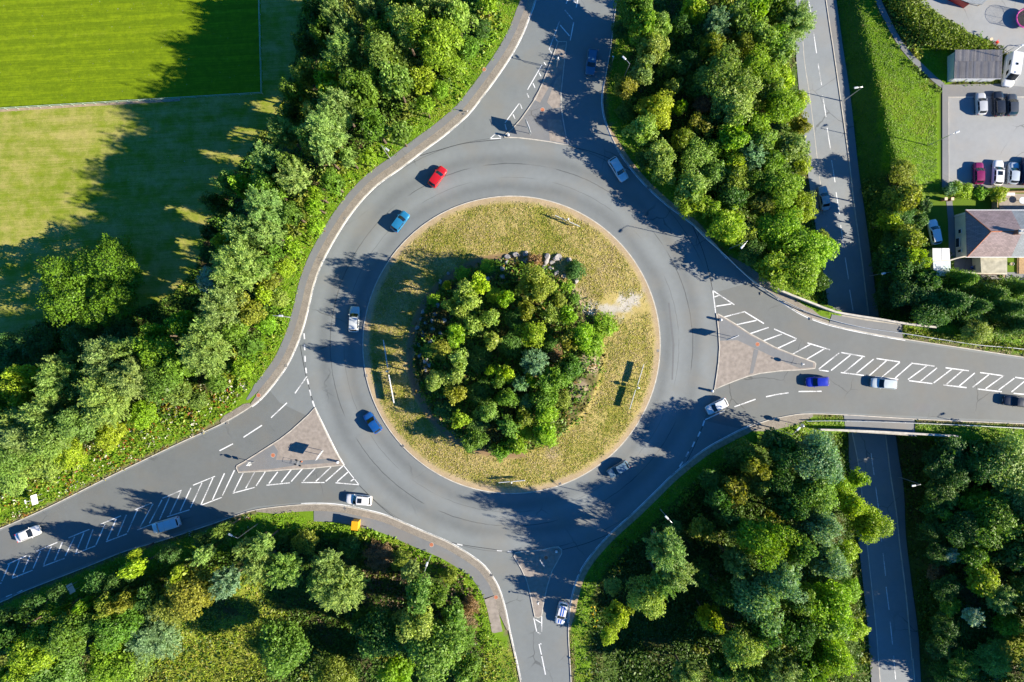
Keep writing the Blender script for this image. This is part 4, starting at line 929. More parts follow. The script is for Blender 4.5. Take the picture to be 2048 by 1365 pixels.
SET = [
 (1329, 1095, 36, 13, 'w', 's', 'nearest the south-east verge lamp'), (1349, 1140, 32, 13, 'w', 's', 'just below the verge lamp willow'), (1322, 1160, 26, 12, 'w', 'e', 'on the road side under the verge lamp willow'),
 (1294, 1188, 38, 11, 'b', 'p', 'facing the striped white car'), (1234, 1228, 28, 9, 'b', 'y', 'golden and nearest the striped white car'), (1216, 1270, 16, 6, 's', 'y', 'below the golden tree'),
 (1224, 1172, 16, 5, 's', 'p', 'alone on the bank above the golden tree'), (1419, 1235, 30, 10, 'b', 'y', 'speckled, in the dark middle of the wood'), (1481, 1290, 38, 12, 'b', 'p', 'below the speckled tree'),
 (1514, 1192, 46, 14, 'b', 'u', 'in the heart of the south-east wood'), (1516, 1075, 42, 14, 'b', 'b', 'brightest of the south-east wood'), (1552, 1078, 36, 13, 'b', 'b', 'right of the brightest tree'),
 (1469, 1120, 24, 11, 'w', 's', 'left below the brightest tree'), (1404, 1055, 26, 8, 'b', 'o', 'dull, right of the verge lamp'), (1369, 1347, 26, 9, 'w', 's', 'at the bottom edge right of the grassy bank'),
 (1469, 980, 34, 11, 'b', 'o', 'above the brightest tree'), (1440, 1000, 26, 9, 'b', 'd', 'on the shaded bank left of the one above the brightest'), (1490, 905, 24, 9, 'b', 'd', 'highest on the shaded bank facing the give-way dashes'), (1545, 880, 26, 9, 'b', 'd', 'highest in the wood beside the south verge lamp'), (1512, 930, 28, 11, 'b', 'o', 'topmost facing the east arm'), (1520, 970, 26, 11, 'b', 'e', 'between the top olive tree and the dark giant'),
 (1632, 915, 52, 15, 'b', 'u', 'dark giant left of the underpass'), (1624, 975, 46, 14, 'b', 'e', 'below the dark giant left of the underpass'), (1568, 905, 38, 12, 'b', 'd', 'in the shade of the dark giant'),
 (1552, 960, 38, 12, 'b', 'd', 'behind the dark giant, lower'), (1636, 1052, 40, 13, 'b', 'u', 'third below the dark giant'), (1646, 1115, 38, 13, 'b', 'u', 'left of the tree over the lower road'),
 (1561, 1150, 42, 14, 'b', 'u', 'mid-wood below the brightest tree'), (1656, 1208, 44, 12, 'b', 'b', 'along the lower road, sunlit'), (1648, 1252, 36, 11, 'b', 'p', 'along the lower road, second from the bottom'),
 (1661, 1305, 40, 12, 'b', 'b', 'at the lower road near the bottom edge'), (1618, 1335, 36, 12, 'b', 'g', 'at the bottom edge beside the lower road trees'), (1598, 1195, 34, 12, 'b', 'e', 'sunk between the lower road and the wood'),
 (1556, 1340, 38, 12, 'w', 's', 'at the bottom edge of the south-east wood'), (1736, 1045, 36, 9, 'b', 'b', 'hanging over the lower road'), (1716, 957, 20, 7, 'b', 'b', 'poking out over the lower road below the parapet'),
 (1700, 1010, 28, 8, 'b', 'y', 'beside the one hanging over the lower road'), (1686, 985, 22, 5, 's', 'y', 'on the bank below the south parapet'), (1590, 1260, 38, 12, 'b', 'd', 'mid-wood in deep shade'),
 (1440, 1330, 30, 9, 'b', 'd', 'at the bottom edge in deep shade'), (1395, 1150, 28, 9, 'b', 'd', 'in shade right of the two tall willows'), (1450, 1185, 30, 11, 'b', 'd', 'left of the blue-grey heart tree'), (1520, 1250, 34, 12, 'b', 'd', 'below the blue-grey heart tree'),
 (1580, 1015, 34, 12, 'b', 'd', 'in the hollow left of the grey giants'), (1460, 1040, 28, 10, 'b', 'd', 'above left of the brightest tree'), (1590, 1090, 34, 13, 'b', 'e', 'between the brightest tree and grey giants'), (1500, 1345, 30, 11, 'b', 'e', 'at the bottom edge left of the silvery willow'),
 (1345, 1060, 18, 6, 's', 'd', 'under the verge lamp'), (1420, 960, 22, 5, 's', 'd', 'on the shaded bank above the verge lamp'), (1470, 910, 22, 5, 's', 'd', 'on the shaded bank near the dark verge'), (1690, 1100, 22, 6, 's', 'y', 'between tree trunks and lower road'), (1700, 1180, 20, 5, 's', 'b', 'on the lower road bank'), (1712, 1260, 20, 5, 's', 'y', 'on the lower road bank, lowest'),
]
for a in SET: plant(*a, GE, None, 0.97 if a[1] < 1000 else 1.28)
GR = 'trees right of the lower road'
ERT = [
 (2018, 930, 58, 13, 'b', 's', 'largest below the east arm at the right edge'), (2034, 1000, 42, 12, 'b', 's', 'second largest at the right edge'), (1961, 925, 40, 11, 'b', 'd', 'in shade left of the largest right-edge tree'),
 (1886, 987, 28, 8, 'w', 'e', 'grey and alone right of the underpass'), (1898, 905, 34, 9, 'b', 'd', 'below the south parapet end'), (1948, 1004, 30, 8, 'b', 'b', 'below the shaded tree near the right edge'),
 (1901, 1110, 14, 5, 's', 'w', 'tiny and pale right of the lower road'), (1961, 1162, 34, 8, 'b', 'y', 'in the middle of the right-hand scrub'), (1996, 1195, 28, 8, 'w', 's', 'right of the yellow-green scrub tree'),
 (1943, 1232, 20, 6, 'w', 'w', 'below the yellow-green scrub tree'), (1868, 1145, 16, 3, 's', 'n', 'orange-tinged near the lower road'), (1896, 1212, 18, 5, 's', 'y', 'low and yellow near the lower road'),
 (1983, 1312, 32, 4, 's', 'p', 'plumed in the bottom right corner'), (2011, 1247, 28, 6, 'b', 'b', 'right above the corner plumes'), (1990, 1045, 46, 9, 'b', 'g', 'fourth down the right edge'), (1888, 1027, 12, 5, 's', 'b', 'spot of light near the grey one'),
 (1925, 1060, 36, 7, 'b', 'd', 'in the dark right-hand hollow'), (2035, 1110, 36, 9, 'b', 'd', 'at the right edge in shade'), (1870, 930, 26, 6, 's', 'd', 'on the bank right of the underpass'), (1950, 1110, 30, 7, 'b', 'g', 'above the yellow-green scrub tree'), (2040, 1180, 28, 8, 'b', 'e', 'at the right edge beside the silvery willow'),
 (1860, 1060, 24, 6, 's', 'd', 'on the dark bank of the lower road'), (1880, 1290, 28, 6, 's', 'd', 'low on the lower road bank near the bottom'), (1878, 985, 26, 6.5, 's', 'd', 'on the dark bank beside the grey one'), (1876, 1105, 24, 6, 's', 'd', 'on the dark bank left of the tiny pale one'), (1890, 1175, 24, 6, 's', 'd', 'on the dark bank above the low yellow one'), (1886, 1250, 24, 6, 's', 'd', 'on the dark bank below the low yellow one'), (1890, 1345, 26, 6, 's', 'd', 'on the dark bank at the bottom edge'), (1868, 1015, 22, 5.5, 's', 'd', 'on the dark bank nearest the lower road'), (1905, 945, 28, 6, 's', 'd', 'in the dark hollow below the parapet'), (1920, 1330, 26, 6, 's', 'g', 'at the bottom edge near the corner plumes'),
]
for q, (px, py) in enumerate(((2180, 1010), (2150, 990), (2110, 1030), (2120, 1100), (2150, 1170), (2105, 1240), (2125, 1310), (2110, 1380))):
    ERT.append((px, py, 60, 12, 'b', 'gesgbegs'[q], ('first', 'second', 'third', 'fourth', 'fifth', 'sixth', 'seventh', 'eighth')[q] + ' down beyond the right edge below the east arm'))
for a in ERT: plant(*a, GR, None, 1.0 if a[1] > 1015 else 0.62)
GNE = 'trees between the north arm and the lower road'
NET = [
 (1274, 15, 38, 10, 'b', 'g', 'at the top edge beside the north arm'), (1290, 50, 34, 10, 'b', 'b', 'second from the top beside the north arm'), (1320, 55, 28, 10, 'b', 'p', 'right of the second roadside tree'),
 (1301, 97, 32, 10, 'b', 'p', 'behind the white verge lamp of the north arm'), (1284, 142, 28, 9, 'b', 's', 'below the white verge lamp of the north arm'), (1248, 175, 24, 7, 'b', 'o', 'closest to the north arm kerb'),
 (1310, 225, 42, 9, 'b', 'y', 'with a round golden head by the north arm'), (1286, 262, 30, 9, 'b', 'p', 'under the round golden head'), (1346, 175, 16, 8, 'b', 'p', 'peeping out above the golden head'),
 (1360, 215, 16, 8, 'b', 'b', 'beside the golden head'), (1389, 22, 28, 10, 'b', 'y', 'near the top edge in the north wood'), (1434, 52, 26, 10, 'w', 'u', 'near the top edge of the north wood'),
 (1480, 42, 36, 11, 'b', 'e', 'third along the top edge of the north wood'), (1526, 75, 30, 11, 'b', 's', 'left of the silver tree over the lower road'), (1514, 20, 30, 11, 'b', 'b', 'at the top edge left of the lower road'),
 (1419, 95, 26, 10, 'b', 'o', 'above the largest north wood tree'), (1481, 87, 24, 10, 'b', 'o', 'right of the other olive one in the north wood'), (1509, 140, 38, 11, 'b', 'b', 'right of the largest north wood tree'),
 (1446, 152, 48, 12, 'b', 'e', 'largest head in the north wood'), (1466, 205, 42, 12, 'b', 'p', 'overlapping the largest north wood tree'), (1409, 208, 18, 6, 's', 'n', 'bare and brown among green trees'),
 (1399, 250, 26, 8, 'b', 'o', 'below the bare brown shrub'), (1361, 280, 24, 8, 'b', 'o', 'below right of the golden head'), (1394, 312, 36, 9, 'b', 'p', 'mid-wood above the white-blue car'),
 (1324, 312, 30, 9, 'b', 'p', 'nearest the white-blue car'), (1461, 272, 36, 10, 'b', 'b', 'mid-wood in the north-east'), (1506, 250, 34, 10, 'b', 'b', 'mid-wood toward the lower road'),
 (1502, 312, 28, 10, 'w', 'u', 'mid-wood left of the lower road'), (1471, 328, 28, 9, 'b', 'y', 'mid-wood near the lower lamp of the junction'), (1551, 22, 32, 10, 'b', 'g', 'top edge, first from the lower road'),
 (1588, 48, 36, 11, 'w', 's', 'reaching over the lower road at the top'), (1561, 100, 32, 10, 'b', 's', 'below the silver one over the lower road'), (1545, 85, 26, 10, 'b', 'b', 'tucked behind the silver one'),
 (1561, 160, 32, 8, 'b', 'y', 'beside the lower road, upper part'), (1561, 213, 38, 10, 'b', 'b', 'beside the lower road, middle part'), (1598, 250, 22, 6, 'b', 'o', 'leaning on the lower road kerb'),
 (1576, 297, 36, 10, 'b', 's', 'beside the lower road below the olive one'), (1543, 322, 30, 10, 'b', 'g', 'inland of the silvery lower road tree'), (1328, 347, 24, 7, 'b', 'p', 'on the bank below the white-blue car'),
 (1386, 378, 36, 9, 'b', 'p', 'on the road bank above the long lamp shadow'), (1380, 410, 28, 7, 'b', 'y', 'nearest the long lamp shadow'), (1471, 355, 36, 10, 'b', 'o', 'above the junction lamp on the bend'),
 (1464, 398, 34, 9, 'b', 'd', 'in shade above the junction lamp'), (1454, 452, 40, 8, 'b', 'y', 'up left of the junction lamp, glowing'), (1414, 415, 24, 7, 'b', 'b', 'left of the glowing tree'),
 (1499, 465, 18, 7, 'b', 'p', 'up right of the junction lamp'), (1521, 410, 32, 9, 'b', 'o', 'mid-wood level with the silver saloon'), (1561, 378, 40, 11, 'b', 'b', 'left of the silver saloon'),
 (1561, 460, 44, 11, 'b', 'b', 'down left of the silver saloon'), (1594, 480, 32, 10, 'b', 'g', 'down left of the saloon, nearer the road'), (1618, 503, 46, 11, 'b', 'b', 'bulging over the lower road below the saloon'),
 (1598, 543, 44, 10, 'b', 'b', 'lowest big one above the north parapet'), (1551, 540, 36, 9, 'b', 'b', 'behind the crash barrier on the bend'), (1638, 565, 24, 6, 'b', 'd', 'beside the lower road at the north parapet'),
 (1601, 415, 28, 5, 's', 'y', 'on the lower road bank beside the saloon'), (1643, 480, 20, 6, 'b', 'o', 'tipping over the lower road kerb'), (1600, 200, 16, 3, 's', 'y', 'on the lower road bank, upper'), (1605, 330, 16, 3, 's', 'y', 'on the lower road bank, middle'),
 (1440, 235, 26, 9, 'b', 'd', 'in the dark hole left of the pale twins'), (1370, 130, 30, 8, 'b', 'd', 'in the dark hole behind the verge lamp'), (1390, 170, 28, 8, 'b', 'd', 'in the dark hole above the brown shrub'), (1360, 60, 26, 8, 'b', 'd', 'in the dark hole near the top edge'),
 (1430, 350, 30, 9, 'b', 'e', 'mid-wood right of the bank tree'), (1520, 365, 28, 10, 'b', 'g', 'mid-wood left of the saloon, second row'), (1530, 180, 28, 10, 'b', 'e', 'inland of the lower road, upper'), (1500, 505, 24, 5, 's', 'd', 'right behind the junction lamp'), (1340, 130, 24, 8, 'b', 'e', 'between the lamp tree and the dark hole'), (1426, 300, 28, 9, 'b', 'g', 'between two pale mid-wood trees'), (1527, 285, 28, 10, 'b', 'p', 'inland of the silvery lower road pair'),
 (1250, 225, 18, 2.5, 's', 'd', 'on the shaded kerb bank opposite the north island'), (1290, 320, 18, 3, 's', 'd', 'on the shaded bank above the white-blue car'), (1240, 60, 16, 3, 's', 'd', 'on the shaded kerb bank near the top'),
]
for a in NET: plant(*a, GNE, None, 1.1 if a[1] <= 290 else 0.92)
GH = 'trees around the houses'
HST = [
 (1811, 398, 36, 8.5, 'b', 'o', 'at the left end of the garden lawn'), (1776, 446, 24, 7.5, 'b', 'y', 'on the bank left of the white garden car'), (1816, 482, 28, 8.5, 'b', 'o', 'beside the white garden car'),
 (1826, 516, 27, 8.5, 'b', 'y', 'left of the white lean-to'), (1801, 525, 38, 8.5, 'b', 'd', 'in shade left of the white lean-to'), (1811, 582, 38, 9, 'b', 'd', 'on the bank above the bridge'),
 (1918, 560, 34, 8, 'c', 'g', 'in front of the flat-roofed extension'), (1898, 606, 48, 8, 'c', 'd', 'largest below the lean-to'), (1975, 590, 42, 8, 'c', 'g', 'third in the row behind the houses'),
 (2012, 618, 38, 8, 'c', 'd', 'near the right edge'), (2036, 580, 34, 8, 'c', 'g', 'at the right edge of the garden row'), (1940, 615, 38, 8, 'c', 'd', 'between the others in the garden row'), (1948, 660, 26, 4, 's', 'p', 'pale and low beside the east arm'), (1856, 620, 36, 7, 'b', 'd', 'above the north parapet end'),
 (1850, 560, 32, 7, 'b', 'd', 'left below the white lean-to'), (2040, 650, 30, 7, 'c', 'd', 'at the right edge beside the east arm'), (1776, 590, 28, 5, 's', 'd', 'on the shaded bank right of the lower road'), (1768, 520, 24, 4, 's', 'd', 'on the shaded bank, higher up'), (1800, 345, 24, 3, 's', 'o', 'at the corner of the grass bank'), (1796, 428, 26, 6.5, 's', 'd', 'in shade between the olive one and the yellow one'), (1790, 480, 26, 6.5, 's', 'd', 'in shade left of the garden car'), (1850, 412, 12, 2, 's', 'd', 'at the dark garden edge'), (1840, 440, 13, 2.2, 's', 'd', 'above the white garden car'),
 (1910, 378, 14, 2, 's', 'b', 'first in the flower bed under the parked cars'), (1928, 382, 15, 1.8, 's', 'y', 'second in the flower bed under the parked cars'), (1961, 386, 12, 1.8, 's', 'b', 'third in the flower bed under the parked cars'), (1995, 388, 15, 2.5, 's', 'y', 'beside the timber garden fence'), (1898, 380, 11, 2.2, 's', 'u', 'over the garden gate'),
]
for a in HST: plant(*a, GH, None, 1.2)

# the big spreading tree alone in the corner of the meadow
bt = empty('tree', W(180, 580, ZF)[:2] + (ZF,)); bx, by = W(180, 580, 4.0); bt.location = (bx, by, ZF)
tag(bt, 'large round bright green tree of many domes standing alone in the meadow', 'tree')
lob = [(225, 530, 52, 9.5), (110, 542, 28, 8), (135, 602, 44, 9), (240, 592, 40, 9), (197, 624, 32, 8), (165, 545, 30, 7.5), (260, 560, 24, 8)]
V, F_, T_ = [], [], []; nv = 0
for q, (px, py, r, h) in enumerate(lob):
    p, nn, uu, a, b, tone = crown_points('s', r * 0.088, 300 + q, 1.5, 0.2); x, y = W(px, py, ZF + h - r * 0.08)
    p = p * np.array([1, 1, 0.85]) + np.array([x - bx, y - by, h - r * 0.075]); v, f = cards(p, nn, uu, a, b); V.append(v); F_.append(f + nv); T_.append(tone); nv += len(v)
me = np_mesh('crown', np.vstack(V), np.vstack(F_)); at = me.attributes.new('tone', 'FLOAT', 'FACE'); at.data.foreach_set('value', np.concatenate(T_).astype(np.float32)); me.materials.append(M['leaf'])
o = bpy.data.objects.new('crown', me); C.objects.link(o); o.parent = bt; o.color = (0.12, 0.235, 0.014, 1)
mb = MB(); mb.tube((0, 0, -.2), (0, 0, 2.2), 0.45, 0.34, 9)
for px, py, r, h in lob:
    x, y = W(px, py, ZF + h - 2); mb.tube((0, 0, 1.9), ((x - bx) * .5, (y - by) * .5, h * .5), 0.26, 0.17, 7, False); mb.tube(((x - bx) * .5, (y - by) * .5, h * .5), (x - bx, y - by, h * .78), 0.17, 0.05, 6)
mb.build('trunk', M['bark'], bt)

# young trees and shrubs on the mound of the island
GI = 'young trees and shrubs on the roundabout mound'
iz_f = lambda x, y: float(island_z(x, y))
IST = [
 (958, 568, 20, 4.5, 'b', 'y', 'second from the top left of the mound'), (894, 570, 10, 3, 'b', 'y', 'at the upper left rim of the mound'), (932, 596, 27, 5, 'b', 'p', 'with the fullest crown of the upper left mound'),
 (901, 612, 16, 4, 'b', 'p', 'leftmost of the upper left clump'), (919, 622, 20, 4.5, 'b', 'p', 'under the fullest upper left crown'), (949, 648, 21, 4.5, 'b', 'p', 'left of the lone round one'),
 (981, 634, 19, 4.5, 'b', 'p', 'round and set apart left of the dark hollow'), (915, 670, 22, 4.5, 'b', 'b', 'on the left half of the mound'), (1011, 596, 19, 4, 'b', 'b', 'upper middle of the mound'),
 (1073, 572, 38, 5, 'b', 'o', 'with the broadest head behind the boulders'), (1055, 622, 18, 4, 'b', 'o', 'at the top of the dark hollow'), (1105, 629, 17, 4, 'b', 'p', 'upper right of the mound, inner'),
 (1134, 630, 20, 4, 'b', 'b', 'upper right of the mound, outer'), (1149, 540, 18, 2, 's', 'd', 'beside the topmost boulders'), (1209, 652, 21, 3, 's', 'b', 'standing out at the right rim'),
 (1064, 671, 28, 5, 'b', 'y', 'at the centre of the mound'), (1163, 676, 27, 4.5, 'b', 'b', 'right of the centre'), (1184, 690, 22, 3.5, 's', 'b', 'second in from the right rim'),
 (985, 682, 18, 4.5, 'b', 'p', 'below the lone round one'), (1138, 679, 20, 4, 'b', 'o', 'between the centre and the right rim'), (1068, 723, 24, 4.5, 'w', 'u', 'just below the centre'),
 (1108, 704, 16, 1.6, 's', 'n', 'dry, right of the blue-grey willow'), (1141, 733, 28, 4, 'b', 'd', 'dark, at the right flank'), (1103, 757, 30, 4.5, 'b', 'g', 'left below the dark one at the right flank'),
 (918, 718, 19, 4.5, 'b', 'p', 'halfway down the left flank'), (914, 753, 17, 4.5, 'b', 'p', 'lower down the left flank'), (868, 762, 24, 4.5, 'b', 'p', 'farthest left of the mound'),
 (1011, 748, 20, 4, 'b', 'y', 'just below the middle'), (910, 789, 20, 4, 'b', 'o', 'at the lower left flank'), (982, 740, 12, 3, 'b', 'y', 'left of the yellow middle one'),
 (1040, 767, 16, 3.5, 'w', 'u', 'lower middle of the mound'), (1062, 760, 14, 3.5, 'b', 'b', 'beside the lower blue-grey willow'), (1011, 795, 22, 4.5, 'b', 'g', 'in the lower middle'),
 (976, 826, 22, 4.5, 'b', 's', 'at the lower left of the mound'), (921, 838, 18, 4, 'b', 'b', 'lowest on the left flank'), (1051, 803, 12, 2.5, 's', 'u', 'tiny in the lower middle'),
 (1092, 797, 28, 4.5, 'b', 'g', 'lower right flank, inner'), (1088, 826, 24, 4, 'b', 'b', 'lower right flank, middle'), (1048, 838, 20, 3.5, 'b', 'o', 'near the lower rim, middle'),
 (1018, 852, 20, 4, 'w', 'e', 'near the lower rim, left of middle'), (1088, 868, 28, 4, 'b', 'b', 'at the lower right rim'), (947, 880, 24, 4, 'b', 'g', 'at the lower left rim'),
 (1000, 903, 20, 3.5, 'b', 'g', 'lowest of all on the mound'), (1033, 890, 20, 3.5, 'b', 'b', 'beside the lowest one'), (1048, 867, 14, 2, 's', 'y', 'above the lowest pair'), (998, 765, 14, 3.5, 'b', 'g', 'left of the lower blue-grey willow'),
 (990, 590, 14, 1.6, 's', 'y', 'low among the upper stones'), (880, 700, 18, 1.6, 's', 'o', 'low between the left-hand stones'), (1030, 640, 18, 2, 's', 'd', 'low in the dark hollow'), (1020, 690, 22, 2, 's', 'd', 'low left of the centre'), (960, 720, 22, 2.2, 's', 'd', 'low in the left middle'), (1100, 690, 16, 2, 's', 'd', 'low right of the centre'), (960, 785, 22, 2, 's', 'd', 'low in the lower left middle'), (860, 700, 14, 1.2, 's', 'g', 'low at the left rim'), (870, 600, 12, 1.2, 's', 'b', 'low at the upper left rim'), (925, 550, 14, 1.2, 's', 'b', 'low along the top left rim'), (975, 535, 14, 1.2, 's', 'b', 'low along the top rim'), (1135, 575, 12, 1.2, 's', 'b', 'low right of the broadest head'), (1148, 600, 10, 1.2, 's', 'g', 'low at the upper right rim'), (1070, 522, 12, 1.8, 's', 'n', 'withered between the top boulders'),
 (890, 820, 16, 1.6, 's', 'd', 'low at the lower left rim'), (955, 845, 18, 1.8, 's', 'd', 'low beside the lower left tree'), (1120, 600, 12, 1.4, 's', 'o', 'low behind the upper right pair'), (1125, 800, 16, 1.4, 's', 'o', 'low on the lower right rim'),
]
for a in IST: plant(*a, GI, iz_f, (2.35 if a[0] < 1000 else 1.9) if a[1] < 780 else 1.35, 1.5)

# boulders of the rockery
ROCKS = [(1016, 514, 9), (1032, 510, 10), (1050, 508, 9), (1055, 521, 11), (1094, 512, 10), (1092, 523, 10), (1114, 516, 13), (1105, 525, 8), (1138, 522, 9), (1088, 535, 8), (1101, 537, 8), (1112, 546, 9), (1127, 552, 8), (1152, 562, 9), (1005, 540, 8), (1004, 555, 8), (975, 559, 8), (958, 551, 8), (967, 533, 7), (916, 549, 8), (876, 612, 8), (888, 643, 9), (871, 629, 7), (866, 643, 8), (852, 648, 7), (835, 656, 8), (842, 638, 7), (866, 658, 8), (881, 667, 8), (862, 684, 9), (846, 667, 8), (854, 721, 10), (859, 730, 9), (845, 623, 7), (853, 738, 8), (864, 603, 7), (884, 698, 7), (1014, 526, 8), (896, 546, 5), (879, 563, 7), (838, 690, 7), (840, 712, 8)]
def rock_mesh(seed):
    r = np.random.default_rng(seed); mb = MB(); mb.ball((0, 0, 0), 1, 12, 8)
    v = np.array(mb.v); 
    for k in range(9):                                   # chop flat faces
        d = rdir(r, 1)[0]; h = r.uniform(0.55, 0.85); t = v @ d; v = v - np.maximum(t - h, 0)[:, None] * d
    mb.v = [tuple(p) for p in v * np.array([1.1, 0.85, 0.75])]; me = mb.mesh('boulder'); me.materials.append(M['rock']); return me
RM = [rock_mesh(s) for s in range(6)]
for q, (px, py, r) in enumerate(ROCKS):
    x, y = W(px, py, 1.0); o = bpy.data.objects.new('boulder', RM[q % 6]); C.objects.link(o); s = r * 0.07
    o.location = (x, y, iz_f(x, y) + 0.2 * s); o.rotation_euler = (random.uniform(-.2, .2), random.uniform(-.2, .2), random.uniform(0, 6.28)); o.scale = (s, s, s * 0.9)
    sun = py < 570 and px > 1000
    lab = 'pale grey boulder in the sunlit rockery along the top of the mound' if sun else ('grey boulder half buried in plants on the shaded top left rim' if py < 600 else 'grey boulder in the shaded rockery down the left of the mound')
    if (px, py) == (1114, 516): lab = 'largest pale boulder right of the withered shrub'
    if (px, py) == (1152, 562): lab = 'bluish boulder set apart at the right end of the rockery'
    if (px, py) == (854, 721): lab = 'large grey boulder at the lower end of the shaded rockery'
    tag(o, lab, 'boulder', 'boulders of the island rockery')

# ------------------------------------------------------------------ ground cover: one mass each of undergrowth, verge and grass
def tuft_object(name, P, Zs, colr, size, cards_per, up=0.55, lift=0.5, slim=0.5, tilt=0.55):
    n = len(P); k = cards_per; r = rng
    c = np.repeat(np.column_stack([P, Zs]), k, 0); s = np.repeat(size, k) * r.uniform(0.7, 1.3, n * k)
    c[:, :2] += r.normal(size=(n * k, 2)) * (s * 0.55)[:, None]; c[:, 2] += s * lift * r.uniform(0.1, 1.25, n * k)
    nn = unit(np.array([0.25, -0.06, up]) + tilt * r.normal(size=(n * k, 3))); uu = rdir(r, n * k)
    v, f = cards(c, nn, uu, s * 0.55, s * 0.55 * slim); me = np_mesh(name, v, f)
    cc = np.repeat(colr, k, 0) * r.uniform(0.65, 1.35, (n * k, 1)); c4 = np.ones((n * k, 4), np.float32); c4[:, :3] = np.clip(cc, 0, 1)
    at = me.attributes.new('col', 'FLOAT_COLOR', 'FACE'); at.data.foreach_set('color', c4.ravel()); me.materials.append(M['tuft'])
    o = bpy.data.objects.new(name, me); C.objects.link(o); o['kind'] = 'stuff'; return o
def vnoise(P, s, seed): return wob(np.column_stack([P * s, np.zeros(len(P))]), 1.0, 0.45, seed) + 0.6 * wob(np.column_stack([P * s * 2.7, np.zeros(len(P))]), 1.0, 0.45, seed + 1)

n0 = 230000
P = np.column_stack([rng.uniform(-112, 112, n0), rng.uniform(-78, 78, n0)])
dr = fdr(P[:, 0], P[:, 1]); dl = fdl(P[:, 0], P[:, 1])
gi = lambda A: hmap(A.astype(float))(P[:, 0], P[:, 1]) > 0.5
isf = gi(zf1 | zf2); isl = gi(zl); isy = gi(zy); isg = gi(zg)
path_d = dist_line(P[:, 0], P[:, 1], fpl, False)
def in_strip(line, a, b, w):
    i, j = sorted((near_idx(line, *a), near_idx(line, *b))); return dist_line(P[:, 0], P[:, 1], line[i:j + 1:2], False) < w
paved = in_strip(nw, (1098, -110), (500, 815), 2.6) | in_strip(sw, (630, 1008), (1019, 1262), 3.1) | in_strip(sw, (505, 1020), (640, 1008), 1.3) | in_strip(se, (1136, 1262), (1625, 827), 1.2) | in_strip(se, (1500, 855), (1600, 828), 1.9) | in_strip(ne, (1216, 262), (1420, 480), 0.9) | in_strip(ne, (1454, 517), (1656, 649), 1.6) | in_strip(nw, (500, 815), (440, 852), 1.2)
fw = inpoly(P[:, 0], P[:, 1], WL([(1664, 625), (1804, 645), (1808, 680), (1656, 650)])) | inpoly(P[:, 0], P[:, 1], WL([(1686, 828), (1830, 838), (1829, 868), (1688, 860)]))
rin = np.hypot(P[:, 0] - CX, P[:, 1] - CY)
ok = (dr > 0.25) & (dl > 0.35) & ~isy & ~isf & ~isg & ~isl & (path_d > 0.7) & ~paved & ~fw
vb = (P[:, 0] < 0) & (P[:, 1] > W(0, 860)[1]); vergem = ok & (dr < np.where(vb, 6.0, 4.2)) & ~((P[:, 0] < W(505, 0)[0]) & (P[:, 1] < W(0, 770)[1]) & (P[:, 1] > W(0, 1075)[1])) & (rin > RI)
ok = ok & ~(vergem & (rng.random(n0) < 0.72))
Q = P[ok]; d = dr[ok]; n1 = vnoise(Q, 0.22, 3); n2 = vnoise(Q, 0.6, 8); zq = hz(Q[:, 0], Q[:, 1])
cc = np.empty((len(Q), 3)); cc[:] = (0.075, 0.145, 0.014)
cc[n1 > 0.35] = (0.13, 0.17, 0.022); cc[n1 < -0.4] = (0.075, 0.16, 0.016); cc[n2 > 0.75] = (0.19, 0.22, 0.022); cc[n2 < -0.85] = (0.10, 0.075, 0.035)
vg = d < 5.0; cc[vg] = np.where(rng.random((vg.sum(), 1)) < 0.7, (0.16, 0.29, 0.015), (0.24, 0.30, 0.03)); e0 = d < 0.8; cc[e0] = (0.22, 0.2, 0.05)
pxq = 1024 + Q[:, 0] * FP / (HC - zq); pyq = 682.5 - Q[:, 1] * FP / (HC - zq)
br = (pxq < 510) & (pyq < 1070) & (pyq > 760) & (d < 9)                                  # flowering brambles beside the west road
k = rng.random(len(Q)); cc[br & (k < 0.06)] = (0.62, 0.6, 0.5); cc[br & (k > 0.93)] = (0.30, 0.09, 0.02); cc[br & (k > 0.8) & (k < 0.93)] = (0.2, 0.2, 0.02)
yf = (pxq > 1130) & (pxq < 1320) & (pyq > 1010) & (d < 7) & (n2 > 0.3) & (k > 0.93); cc[yf] = (0.6, 0.42, 0.02)
straw = np.zeros(len(Q), bool)
for px, py, r in ((395, 1320, 105), (1000, 1330, 45), (330, 545, 45), (2020, 1290, 45), (480, 1290, 90), (480, 1180, 40), (520, 1250, 60)):
    w = (np.hypot(pxq - px, pyq - py) < r * (1 + 0.3 * n2)) & (k < 0.8); cc[w] = np.where(rng.random((w.sum(), 1)) < 0.7, (0.25, 0.34, 0.018), (0.38, 0.36, 0.07)); straw |= w
scrub = (pxq > 730) & (pxq < 960) & (pyq > 1085) & (pyq < 1290) & (k < 0.45) & (d > 3.5); cc[scrub] = (0.16, 0.11, 0.07)
west = ((pxq < 1020) & (pyq < 1000)) | ((pxq > 1200) & (pyq < 620)); cc[west & ~br & (d > 5)] *= 1.4
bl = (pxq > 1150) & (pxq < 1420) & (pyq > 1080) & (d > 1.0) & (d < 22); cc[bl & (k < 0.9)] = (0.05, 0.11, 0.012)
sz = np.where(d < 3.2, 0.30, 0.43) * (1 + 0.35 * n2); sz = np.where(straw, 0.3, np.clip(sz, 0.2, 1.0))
tuft_object('undergrowth', Q, zq, cc, sz, 4, 0.55, 0.9)

